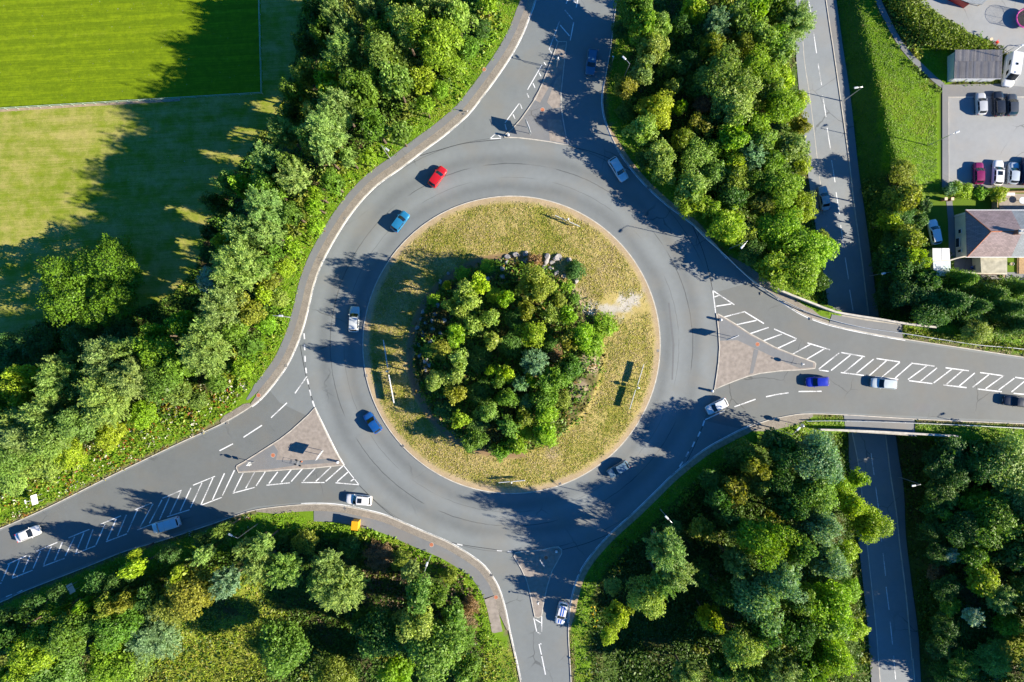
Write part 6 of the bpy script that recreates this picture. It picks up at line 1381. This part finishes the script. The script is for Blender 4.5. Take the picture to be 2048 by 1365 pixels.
# drain kerb notches along the ring
for px, py, lab in ((572, 732, 'west bend kerb'), (927, 228, 'north-west kerb'), (690, 437, 'north-west bend kerb'), (1296, 376, 'kerb below the white car from the north'), (1440, 876, 'shaded south-east kerb'), (690, 1017, 'kerb below the white sunroof car'), (983, 1151, 'kerb of the pink south pavement'), (1158, 1146, 'shaded kerb opposite the south island'), (1523, 588, 'kerb beside the crash barrier'), (1622, 638, 'kerb before the bridge'), (455, 846, 'kerb at the end of the brambles'), (806, 892, 'lower left island kerb'), (1316, 702, 'right-hand island kerb'), (733, 752, 'shaded left island kerb'), (1120, 968, 'bottom island kerb')):
    x, y = W(px, py, .1); a = math.atan2(y - CY, x - CX); root = empty('drain_grate', (x, y, .012), a); tag(root, 'dark iron drain grate in the ' + lab, 'drain', 'iron drain grates')
    MB().box((0, 0, .122), (.45, .5, .02)).build('frame', M['concrete'], root)
    m = MB()
    for q in range(6): m.box((0, -.2 + q * .08, .14), (.38, .03, .016))
    m.build('grate', M['dark'], root)

# white sign boards beside the west arm
def bigboard(px, py, face, label, z):
    x, y = W(px, py, z + 2.3); f = W(face[0], face[1], 0); a = math.atan2(f[1] - y, f[0] - x); root = empty('road_sign', (x, y, z), a - math.pi / 2); tag(root, label, 'road sign')
    for sx in (-.55, .55): m = MB(); m.tube((sx, 0, -.3), (sx, 0, 3.0), .05, .05, 8); m.build('post', M['galv'], root)
    MB().box((0, .07, 2.3), (1.7, .04, 1.5)).build('panel', M['white'], root)
    m = MB()
    for q in (1.8, 2.8): m.box((0, .03, q), (1.75, .03, .06))
    m.build('rail', M['signback'], root)
    m = MB(); m.tube((0, 0, 3.0), (0, -.9, 3.15), .03, .03, 6); m.box((0, -.95, 3.17), (.7, .2, .08)); m.build('sign_lamp', M['white'], root)
bigboard(68, 1000, (250, 960), 'white signboard with a lamp arm above the west arm', 0.0)
bigboard(141, 1178, (300, 1100), 'bluish shaded signboard with a lamp arm below the west arm', 0.0)

# empty sign frame with sandbags on the west island
fx, fy = W(594, 926, .3); root = empty('sign_stand', (fx, fy, .112), math.atan2(*(W(600, 929)[1] - W(560, 917)[1], W(600, 929)[0] - W(560, 917)[0]))); tag(root, 'empty thin metal sign stand on the west traffic island', 'sign stand')
m = MB()
for sy in (-.4, .4):
    m.tube((.3, sy, .03), (.3, sy, 1.5), .02, .02, 6); m.tube((-.25, sy, .03), (.65, sy, .03), .02, .02, 6)
for q in (.25, .7, .8, 1.5): m.tube((.3, -.4, q), (.3, .4, q), .018, .018, 6)
m.build('frame', M['galv'], root)
for q, (sx, sy, nm) in enumerate(((-.2, -.4, 'dark'), (-.2, .4, 'dark'), (.7, -.4, 'dark'), (.7, .4, 'brick'))):
    ca, sa = math.cos(root.rotation_euler.z), math.sin(root.rotation_euler.z)
    m = MB(); m.bevbox((0, 0, .08), (.36, .26, .15), .06); o = m.build('sandbag', M['rust'] if nm == 'brick' else M['dark'], None, True, (fx + sx * ca - sy * sa, fy + sx * sa + sy * ca, .115)); o.rotation_euler.z = root.rotation_euler.z + .2 * q
    tag(o, 'reddish sandbag on the foot of the sign frame' if nm == 'brick' else ('black sandbag at the near left foot of the sign frame', 'black sandbag at the far left foot of the sign frame', 'black sandbag beside the reddish one')[q], 'sandbag', 'sandbags on the sign frame')

# tall orange-yellow cabinet
cx_, cy_ = W(709.5, 1052, 2.0); zc_ = float(hz(cx_, cy_)); root = empty('cabinet', (cx_, cy_, zc_), math.radians(-6)); tag(root, 'tall orange-yellow steel cabinet on the grass beside the footpath', 'cabinet')
MB().bevbox((0, 0, .98), (1.15, 1.5, 1.96), .03).build('case', M['yellow'], root); MB().bevbox((0, 0, 1.99), (1.27, 1.62, .08), .03).build('lid', M['yellow'], root)
MB().bevbox((0, -.76, 1.0), (1.0, .03, 1.7), .01).build('door', M['yellow'], root); MB().box((.38, -.785, 1.0), (.04, .03, .18)).build('handle', M['dark'], root)

# crash barriers
def barrier(pts, label, z=0.05):
    P = resample(WL(pts, .6), 1.0); c = P[len(P) // 2]; root = empty('crash_barrier', (c[0], c[1], 0)); tag(root, label, 'crash barrier')
    P = P - c; m = MB()
    n = len(P); prof = [(0.0, .40), (.07, .46), (.0, .53), (.07, .60), (0.0, .68), (-.05, .68), (-.05, .40)]
    rows = [offset_line(P, o) for o, _ in prof]; vs = []
    for i in range(n):
        for r_, (o, zz) in zip(rows, prof): vs.append((r_[i][0], r_[i][1], zz + z))
    k = len(prof)
    m.add(vs, [(i * k + j, (i + 1) * k + j, (i + 1) * k + (j + 1) % k, i * k + (j + 1) % k) for i in range(n - 1) for j in range(k)]); m.build('rail', M['galv'], root)
    for i in range(1, n, 3):
        MB().box((P[i][0], P[i][1], .25 + z), (.1, .1, .85)).build('post', M['galv'], root)
barrier([(2300, 735), (2200, 720), (2048, 699), (1961, 691), (1886, 680), (1805, 667), (1761, 661), (1718, 654), (1658, 639), (1608, 622), (1583, 610), (1558, 597), (1539, 585), (1520, 573), (1499, 557), (1475, 535), (1454, 514), (1430, 493), (1411, 476), (1390, 455)], 'long galvanised crash barrier along the outer bend of the east arm')
barrier([(1613, 843), (1660, 842), (1720, 843), (1786, 845), (1861, 848), (1950, 852), (2048, 857), (2200, 864), (2300, 868)], 'straight pale crash barrier along the south side of the east arm')

# ------------------------------------------------------------------ the bridge over the lower road
br = empty('bridge', (*W(1740, 755), 0)); tag(br, 'concrete bridge carrying the east arm over the lower road', 'bridge'); o0 = Vector(br.location)
def rel(pts, z=0.0): return [(x - o0.x, y - o0.y) for x, y in WL(pts, z)]
MB().prism(rel([(1655, 600 + 25), (1815, 651), (1835, 873), (1676, 863)]), -1.1, -0.12).build('deck', M['concrete'], br)
def wallx(line, off, name, y0=622, y1=866):
    P = line[(line[:, 1] < W(0, y0, 0)[1]) & (line[:, 1] > W(0, y1, 0)[1])]; P = P - np.array([o0.x, o0.y])
    strip_mb(P, off, off + .5 * (1 if off > 0 else -1), -0.1, ZL - .3).build(name, M['concrete'], br)
wallx(lowL, -.08, 'abutment'); wallx(lowR, .08, 'abutment', 645, 868)
def parapet(pts, h=1.25, wdt=.26):
    P = resample(WL(pts, h), 1.5) - np.array([o0.x, o0.y]); p = strip_mb(P, -wdt / 2, wdt / 2, h, -1.2).build('parapet', M['concrete'], br)
    strip_mb(P, -wdt / 2 - .04, wdt / 2 + .04, h + .08, h).build('coping', M['kerb'], p)
parapet([(1556, 579), (1585, 591), (1621, 605), (1646, 615), (1671, 624), (1715, 632), (1761, 639), (1815, 648), (1873, 655)])
parapet([(1641, 860), (1700, 861.5), (1760, 864), (1830, 868), (1916, 873)])

# ------------------------------------------------------------------ field rail fences
def railfence(a, b, z, h, label, n):
    A, B = Vector((*W(*a, z), z)), Vector((*W(*b, z), z)); root = empty('rail_fence', A); tag(root, label, 'fence'); d = B - A
    for i in range(n + 1):
        p = d * (i / n); m = MB(); m.tube(p, p + Vector((0, 0, h)), .035, .035, 7); m.build('post', M['railgreen'], root)
    m = MB(); m.tube(Vector((0, 0, h)), d + Vector((0, 0, h)), .04, .04, 7); m.tube(Vector((0, 0, h * .5)), d + Vector((0, 0, h * .5)), .025, .025, 6); m.build('rail', M['railgreen'], root)
railfence((-140, 229), (526, 189), ZF, 1.05, 'pale green tubular rail fence along the bottom of the mown field', 30)
railfence((526, 188), (519, -60), ZF, 1.05, 'tubular rail fence down the shaded right side of the mown field', 11)
st = [W(-140, 230, ZF), W(0, 220, ZF), W(180, 209, ZF), W(300, 202, ZF), W(360, 198.5, ZF)]
tag(strip_mb(st, -.4, .1, ZF + .03).build('worn_strip', M['dirt']), kind='structure')

# ------------------------------------------------------------------ garage, house and yard
def flatx(pts, z): return WL(pts, z)
ga = empty('garage', (*W(1955, 130, ZC), ZC)); tag(ga, 'pale block garage with a grey corrugated roof', 'garage'); g0 = Vector(ga.location)
zt = ZC + 2.35
rp = [(1908, 101), (2003, 101), (2003, 158), (1908, 158)]
R4 = [Vector((*W(*p, zt), 0)) - Vector((g0.x, g0.y, 0)) for p in rp]
wl = [R4[0] + Vector((.25, -.2, 0)), R4[1] + Vector((-.2, -.2, 0)), R4[2] + Vector((-.2, .35, 0)), R4[3] + Vector((.25, .35, 0))]
MB().prism([(p.x, p.y) for p in wl][::-1], -.1, 2.2).build('wall', M['render'], ga)
m = MB(); hgt = (2.62, 2.62, 2.28, 2.28)
m.add([(p.x, p.y, h) for p, h in zip(R4, hgt)] + [(p.x, p.y, h - .09) for p, h in zip(R4, hgt)], [(0, 3, 2, 1), (4, 5, 6, 7), (0, 1, 5, 4), (1, 2, 6, 5), (2, 3, 7, 6), (3, 0, 4, 7)]); rf = m.build('roof', M['corrug'], ga)
m = MB()
for q in range(48):
    x = lerp(R4[0].x + .08, R4[1].x - .08, q / 47); m.tube((x, R4[0].y, 2.625), (x, R4[3].y, 2.285), .045, .045, 5, False)
m.build('corrugation', M['corrug'], rf)
m = MB(); m.box(((R4[0].x + R4[1].x) / 2, R4[3].y + .02, 2.24), (R4[1].x - R4[0].x, .05, .14)); m.build('fascia', M['white'], ga)
for q in range(3):
    x = lerp(wl[3].x + 1.4, wl[2].x - 1.5, q / 2); dd = MB(); dd.bevbox((x, wl[3].y - .02, 1.05), (2.2, .06, 2.05), .01); dd = dd.build('garage_door', M['white'], ga); MB().box((x, wl[3].y - .07, .95), (.2, .04, .04)).build('handle', M['dark'], dd)

ho = empty('house', (*W(1990, 468, ZC), ZC)); tag(ho, 'cream rendered house with a hipped purple slate roof and orange ridge tiles', 'house'); h0 = Vector(ho.location)
def rh(p, z): x, y = W(p[0], p[1], z); return Vector((x - h0.x, y - h0.y, z - h0.z))
ze, zk = 0.2, 2.7
A_, B_ = rh((1931, 421), ze), rh((1934, 514), ze); K0 = rh((1982, 463.5), zk); xe = K0.x + 12.5
A2, B2, K1 = Vector((xe + 5.2, A_.y, A_.z)), Vector((xe + 5.2, B_.y, B_.z)), Vector((xe, K0.y, K0.z)); xs = rh((2029, 463), 1.0).x
i_ = .28
MB().prism([(A_.x + i_ * .3, A_.y - i_), (B_.x + i_ * .3, B_.y + i_), (B2.x - i_, B2.y + i_), (A2.x - i_, A2.y - i_)], -.2, A_.z - .04).build('wall', M['render'], ho)
def roofpatch(name, pts, m_, parent=ho, th=.1):
    n = len(pts); m = MB(); m.add([tuple(p) for p in pts] + [tuple(p - Vector((0, 0, th))) for p in pts], [tuple(range(n)), tuple(range(2 * n - 1, n - 1, -1))] + [(i, n + i, n + (i + 1) % n, (i + 1) % n) for i in range(n)]); return m.build(name, m_, parent)
sN, sK, sB = Vector((xs, A_.y, A_.z)), Vector((xs + .2, K0.y, K0.z)), Vector((xs, B_.y, B_.z))
roofpatch('roof', [A_, B_, K0], M['slate']); roofpatch('roof', [K0, sK, sN, A_], M['slate']); roofpatch('roof', [B_, sB, sK, K0], M['slate'])
roofpatch('roof', [sN, sK, K1, A2], M['slate2']); roofpatch('roof', [sK, sB, B2, K1], M['slate2']); roofpatch('roof', [K1, B2, A2], M['slate2'])
for p, q in ((A_, K0), (B_, K0), (K0, K1)):
    m = MB(); m.tube(p + Vector((0, 0, .02)), q + Vector((0, 0, .03)), .11, .11, 7); m.build('ridge_tile', M['ridge'], ho)
for yy, sg in ((A_.y, 1), (B_.y, -1)):
    m = MB(); m.tube((A_.x, yy + sg * .06, A_.z - .06), (A2.x, yy + sg * .06, A_.z - .06), .07, .07, 8); m.build('gutter', M['white'], ho)
ck = rh((2040, 464), zk + .8)
c_ = MB(); c_.bevbox((ck.x, ck.y, K0.z + .1), (.9, .75, 2.0), .02); c_ = c_.build('chimney', M['brick'], ho); MB().bevbox((ck.x, ck.y, K0.z + 1.14), (1.05, .9, .12), .02).build('cap', M['concrete'], c_)
for q in (-.25, .25):
    m = MB(); m.tube((ck.x + q, ck.y, K0.z + 1.18), (ck.x + q, ck.y, K0.z + 1.6), .13, .11, 10); m.build('chimney_pot', M['white'], c_)
wx = A_.x - .02
for q, (yy, zz, sy, sz) in enumerate(((-1.8, 1.0, 1.6, .9), (.2, 1.6, .7, .7), (-3.4, 1.5, .5, .9))):
    w_ = MB(); w_.bevbox((wx + i_ * .3 - .03, yy, zz), (.08, sy + .14, sz + .14), .01); w_ = w_.build('window', M['white'], ho); MB().box((wx + i_ * .3 - .075, yy, zz), (.02, sy, sz)).build('pane', M['glass'], w_)
m = MB(); m.tube((wx - .05, 3.2, .1), (wx - .05, 3.2, A_.z - .1), .05, .05, 8); m.build('downpipe', M['white'], ho)
ex = [rh(p, ZC + 2.5) for p in ((1962, 514), (2013, 514), (2013, 545), (1964, 545))]
ext = MB().prism([(p.x, p.y) for p in ex], -.1, 2.38); ext = ext.build('rear_extension', M['render'], ho); MB().prism([(p.x + sx * .12, p.y + sy * .12) for p, sx, sy in zip(ex, (-1, 1, 1, -1), (0, 0, -1, -1))], 2.38, 2.5).build('flat_roof', M['felt'], ext)

le = empty('lean_to', (*W(1884, 524, ZC), ZC)); tag(le, 'white lean-to shed with clear roof sheets beside the house', 'shed'); l0 = Vector(le.location)
def rl(p, z): x, y = W(p[0], p[1], z); return (x - l0.x, y - l0.y)
MB().prism([rl(p, -.7) for p in ((1867, 499), (1899, 499), (1901, 551), (1869, 551))], -.1, 2.1).build('wall', M['render'], le)
def sheetbox(nm, pts, z0, z1, m_):
    MB().prism([rl(p, ZC + z1) for p in pts], z0, z1).build(nm, m_, le)
sheetbox('roof_sheet', [(1865, 497), (1883, 497), (1883.5, 522), (1865.5, 522)], 2.15, 2.25, M['signback']); sheetbox('roof_sheet', [(1884, 497), (1899, 497), (1900, 521), (1884.5, 521)], 2.15, 2.28, M['white'])
sheetbox('roof_sheet', [(1866, 523), (1901, 522), (1901.5, 540), (1867, 540)], 2.12, 2.2, M['poly']); sheetbox('roof_sheet', [(1867, 541), (1901.5, 541), (1902, 553), (1868, 553)], 2.05, 2.14, M['poly'])

def wall_run(name, pts, z, h, w_, m_, label, cat='wall', cop=True):
    P = np.array(WL(pts, z + h)); c = P.mean(0); root = empty(name, (c[0], c[1], z)); tag(root, label, cat); P = P - c
    strip_mb(P, -w_ / 2, w_ / 2, h, -.2).build('wall' if cat == 'wall' else 'panel', m_, root)
    if cop: strip_mb(P, -w_ / 2 - .04, w_ / 2 + .04, h + .05, h).build('coping', M['kerb'], root)
    return root
wall_run('garden_wall', [(1901, 521), (1912, 517.5), (1922, 515), (1932, 513.5)], ZC, 1.9, .14, M['white'], 'thin white wall between the lean-to and the house')
wall_run('timber_fence', [(1996, 390), (1995.5, 402), (1995.5, 420)], ZC, 1.5, .12, M['timber'], 'timber fence running down beside the flower bed', 'fence', False)
wall_run('garden_wall', [(1906, 545), (1935, 546), (1962, 547), (2014, 548)], ZC, 1.2, .2, M['brick'], 'brick wall along the end of the back yard')
wall_run('garden_fence', [(2003, 383), (2035, 383), (2090, 382)], ZC, 1.3, .1, M['timber'], 'low dark fence under the pale parked car', 'fence', False)
for px, lab in ((1892, 'left'), (1905, 'right')):
    x, y = W(px, 398, ZC + 1.3); root = empty('gate_pillar', (x, y, ZC)); tag(root, f'{lab} brick pillar of the garden gate', 'pillar', 'garden gate pillars'); MB().bevbox((0, 0, .6), (.45, .45, 1.3), .02).build('shaft', M['brick'], root); MB().bevbox((0, 0, 1.3), (.56, .56, .12), .03).build('cap', M['cream'], root)
dk = empty('deck', (*W(2055, 532, ZC), ZC)); tag(dk, 'pale timber deck behind the neighbouring house', 'deck'); d0 = Vector(dk.location)
for q in range(16):
    x0, y0 = W(2038, 514 + q * 2.2, ZC + .3); x1, _ = W(2090, 514, ZC + .3); MB().box(((x0 + x1) / 2 - d0.x, y0 - d0.y, .3), (x1 - x0, .18, .05)).build('board', M['timber'], dk)
MB().box((0, 0, .12), (4.0, 3.0, .24)).build('frame', M['timber'], dk)
bn = empty('garden_bench', (*W(2018, 388, ZC + .5), ZC)); tag(bn, 'white slatted garden bench beside the timber fence', 'bench')
for q in range(4): MB().bevbox((0, -.25 + q * .16, .45), (2.3, .12, .04), .01).build('slat', M['white'], bn)
for sx in (-1, 1):
    for sy in (-.25, .25): MB().box((sx, sy, .21), (.07, .07, .44)).build('leg', M['white'], bn)
tb = empty('garden_table', (*W(2046, 401, ZC + .8), ZC)); tag(tb, 'round pale blue garden table at the right edge', 'table'); m = MB(); m.tube((0, 0, .68), (0, 0, .74), .62, .62, 22); m.build('table_top', M['poly'], tb); m = MB(); m.tube((0, 0, 0), (0, 0, .68), .05, .05, 8); m.build('leg', M['galv'], tb)
for px, py, mm, nm, lab in ((1948, 535, 'bluepl', 'barrel', 'blue barrel in the dark back yard'), (1961, 553, 'white', 'bucket', 'white bucket against the back wall'), (1945, 545, 'white', 'plant_pot', 'small white pot in the dark back yard'), (1931, 546, 'poly', 'plant_pot', 'pale blue pot at the brick wall'), (1953, 562, 'rust', 'brazier', 'rusty brazier under the conifers'), (2012, 553, 'white', 'watering_can', 'white can at the corner of the patio'), (2027, 528, 'white', 'plant_pot', 'white pot on the small green lawn')):
    x, y = W(px, py, ZC + .7); root = empty(nm, (x, y, ZC + .02)); tag(root, lab, nm.replace('_', ' ')); h = .9 if nm == 'barrel' else .45
    m = MB(); m.tube((0, 0, 0), (0, 0, h), .26, .34, 14, False); m.tube((0, 0, .02), (0, 0, .05), .26, .26, 14); m.tube((0, 0, h - .03), (0, 0, h), .36, .36, 14, False); m.build('body', M[mm], root); m = MB(); m.tube((0, 0, h * .7), (0, 0, h * .72), .31, .31, 14); m.build('contents', M['dirt'], root)

# trampoline with its safety net
tr = empty('trampoline', (*W(2052, 37, ZC + .9), ZC)); tag(tr, 'round trampoline with a bright pink padded rim and net', 'trampoline')
n = 28; R_ = 1.75
def torus(Rr, r, z, n=28, k=8):
    m = MB(); vs = [((Rr + r * math.cos(b)) * math.cos(a), (Rr + r * math.cos(b)) * math.sin(a), z + r * .5 * math.sin(b)) for a in [2 * math.pi * i / n for i in range(n)] for b in [2 * math.pi * j / k for j in range(k)]]
    return m.add(vs, [(i * k + j, ((i + 1) % n) * k + j, ((i + 1) % n) * k + (j + 1) % k, i * k + (j + 1) % k) for i in range(n) for j in range(k)])
torus(R_, .16, .9).build('pad', M['pink'], tr, True); m = MB(); m.tube((0, 0, .86), (0, 0, .875), R_ - .1, R_ - .1, 28); m.build('mat', M['net'], tr)
for q in range(6):
    a = q * math.pi / 3; m = MB(); m.tube((R_ * math.cos(a), R_ * math.sin(a), 0), (R_ * math.cos(a), R_ * math.sin(a), .9), .03, .03, 6); m.build('leg', M['galv'], tr)
    m = MB(); m.tube(((R_ + .1) * math.cos(a), (R_ + .1) * math.sin(a), .9), ((R_ + .1) * math.cos(a), (R_ + .1) * math.sin(a), 2.7), .025, .025, 6); m.build('net_pole', M['pink'], tr)
m = MB()
for q in range(72):
    a = 2 * math.pi * q / 72; m.tube((R_ * math.cos(a), R_ * math.sin(a), .9), (R_ * math.cos(a), R_ * math.sin(a), 2.65), .006, .006, 3, False)
for zz in np.linspace(1.0, 2.65, 14):
    for q in range(28): a, b = 2 * math.pi * q / 28, 2 * math.pi * (q + 1) / 28; m.tube((R_ * math.cos(a), R_ * math.sin(a), zz), (R_ * math.cos(b), R_ * math.sin(b), zz), .006 if zz < 2.6 else .025, .006 if zz < 2.6 else .025, 3, False)
m.build('net', M['net'], tr)

# open-fronted shelter at the top edge, and the neighbouring house beyond the frame that shades the yard
sh = empty('yard_shelter', (*W(1940, -12, ZC), ZC)); tag(sh, 'grey-green flat shelter roof at the top edge of the yard', 'shelter'); s0 = Vector(sh.location)
def rs(p, z): x, y = W(p[0], p[1], z); return (x - s0.x, y - s0.y)
MB().prism([rs(p, ZC + 2) for p in ((1916, -40), (1917, -2), (1940, 7), (1964, 9.5), (1977, -2), (1977, -40))], 1.9, 2.02).build('roof', M['slate2'], sh)
MB().prism([rs(p, ZC + 1) for p in ((1900, -6), (1902, -7), (1935, 10), (1934, 12))], -.1, 1.5).build('side_panel', M['redpl'], sh)
for p in ((1919, -3), (1963, 7), (1974, -3), (1919, -38), (1974, -38)):
    q = rs(p, ZC + 1); m = MB(); m.tube((q[0], q[1], -.1), (q[0], q[1], 1.92), .06, .06, 8); m.build('post', M['timber'], sh)
nh = empty('house', (*W(2140, -20, ZC), ZC)); tag(nh, 'slate roofed house beyond the top right corner that shades the yard', 'house')
m = MB(); m.prism([(-5, -3.4), (5, -3.4), (5, 3.4), (-5, 3.4)], -.1, 4.6); m.build('wall', M['render'], nh)
m = MB(); m.add([(-5.3, -3.7, 4.6), (5.3, -3.7, 4.6), (5.3, 3.7, 4.6), (-5.3, 3.7, 4.6), (-5.3, 0, 6.8), (5.3, 0, 6.8)], [(0, 1, 5, 4), (2, 3, 4, 5), (1, 2, 5), (3, 0, 4), (3, 2, 1, 0)]); m.build('roof', M['slate2'], nh)
# picket fence and toys in the yard
pf = empty('picket_fence', (*W(1975, 81, ZC), ZC)); tag(pf, 'row of short dark pickets along the yard edge', 'fence'); p0 = Vector(pf.location); m = MB(); fp = resample(WL([(1975, 81), (1990, 88), (2005, 97), (2020, 107), (2030, 112)], ZC + .5), .28)
for x, y in fp: m.box((x - p0.x, y - p0.y, .35), (.09, .05, .9))
for i in range(len(fp) - 1): m.tube((fp[i][0] - p0.x, fp[i][1] - p0.y, .5), (fp[i + 1][0] - p0.x, fp[i + 1][1] - p0.y, .5), .02, .02, 4, False)
m.build('pickets', M['bark'], pf)
for px, py, mm, nm, lab in ((1983, 79, 'cream', 'toy_table', 'small cream plastic table by the picket fence'), (1994.5, 85, 'redpl', 'toy_chair', 'small red plastic chair by the picket fence')):
    x, y = W(px, py, ZC + .4); root = empty(nm, (x, y, ZC + .005), .6); tag(root, lab, nm.split('_')[1]); MB().bevbox((0, 0, .4), (.62, .55, .05), .02).build('top' if nm == 'toy_table' else 'seat', M[mm], root)
    for sx in (-.24, .24):
        for sy in (-.2, .2): MB().box((sx, sy, .19), (.05, .05, .38)).build('leg', M[mm], root)
    if nm == 'toy_chair': MB().bevbox((0, .25, .62), (.5, .05, .42), .02).build('backrest', M[mm], root)
rg = empty('pipe_rail', (*W(2036, 100, ZC), ZC)); tag(rg, 'bent grey pipe rail behind the camper van', 'railing'); r0 = Vector(rg.location); m = MB()
for a, b in (((2026, 106), (2044, 92)), ((2044, 92), (2090, 90))):
    q, w_ = W(*a, ZC + 1), W(*b, ZC + 1); m.tube((q[0] - r0.x, q[1] - r0.y, 1), (w_[0] - r0.x, w_[1] - r0.y, 1), .05, .05, 8)
m.build('rail', M['galv'], rg)
for p in ((2026, 106), (2044, 92), (2088, 90)):
    q = W(*p, ZC + .5); m = MB(); m.tube((q[0] - r0.x, q[1] - r0.y, 0), (q[0] - r0.x, q[1] - r0.y, 1), .04, .04, 8); m.build('post', M['galv'], rg)

# ================================================================== camera and light
cam = bpy.data.cameras.new('camera'); cam.sensor_width = 36; cam.lens = 36 * FP / 2048; cam.clip_end = 5000; cam.clip_start = 1
co = bpy.data.objects.new('camera', cam); C.objects.link(co); co.location = (0, 0, HC); co.rotation_euler = (0, 0, 0)
bpy.context.scene.camera = co
EL, SL = math.radians(26.5), 0.225
dx, dy = 1.0, -SL; nn_ = math.hypot(dx, dy); S = Vector((dx / nn_ * math.cos(EL), dy / nn_ * math.cos(EL), math.sin(EL)))
ld = bpy.data.lights.new('sun', 'SUN'); ld.energy = 5.0; ld.angle = math.radians(0.5); ld.color = (1.0, 0.89, 0.70)
lo = bpy.data.objects.new('sun', ld); C.objects.link(lo); lo.rotation_euler = (-S).to_track_quat('-Z', 'Y').to_euler(); lo.location = S * 200
wd = bpy.data.worlds.new('World'); bpy.context.scene.world = wd; wd.use_nodes = True
nt = wd.node_tree; sky = nt.nodes.new('ShaderNodeTexSky'); sky.sky_type = 'NISHITA'; sky.sun_disc = False; sky.sun_elevation = EL; sky.sun_rotation = math.atan2(S.x, S.y); sky.ozone_density = 2.5; sky.air_density = 1.0; sky.dust_density = 0.0
nt.links.new(mixc(nt, 1.0, sky.outputs[0], (0.2, 0.85, 1.45), 'MULTIPLY'), nt.nodes['Background'].inputs[0]); nt.nodes['Background'].inputs[1].default_value = 0.05
sc = bpy.context.scene
sc.view_settings.view_transform = 'Standard'; sc.view_settings.look = 'None'; sc.view_settings.exposure = 1.25; sc.view_settings.gamma = 1.0
sc.render.engine = 'CYCLES'; sc.cycles.max_bounces = 5; sc.cycles.diffuse_bounces = 2; sc.cycles.transmission_bounces = 3; sc.cycles.glossy_bounces = 2
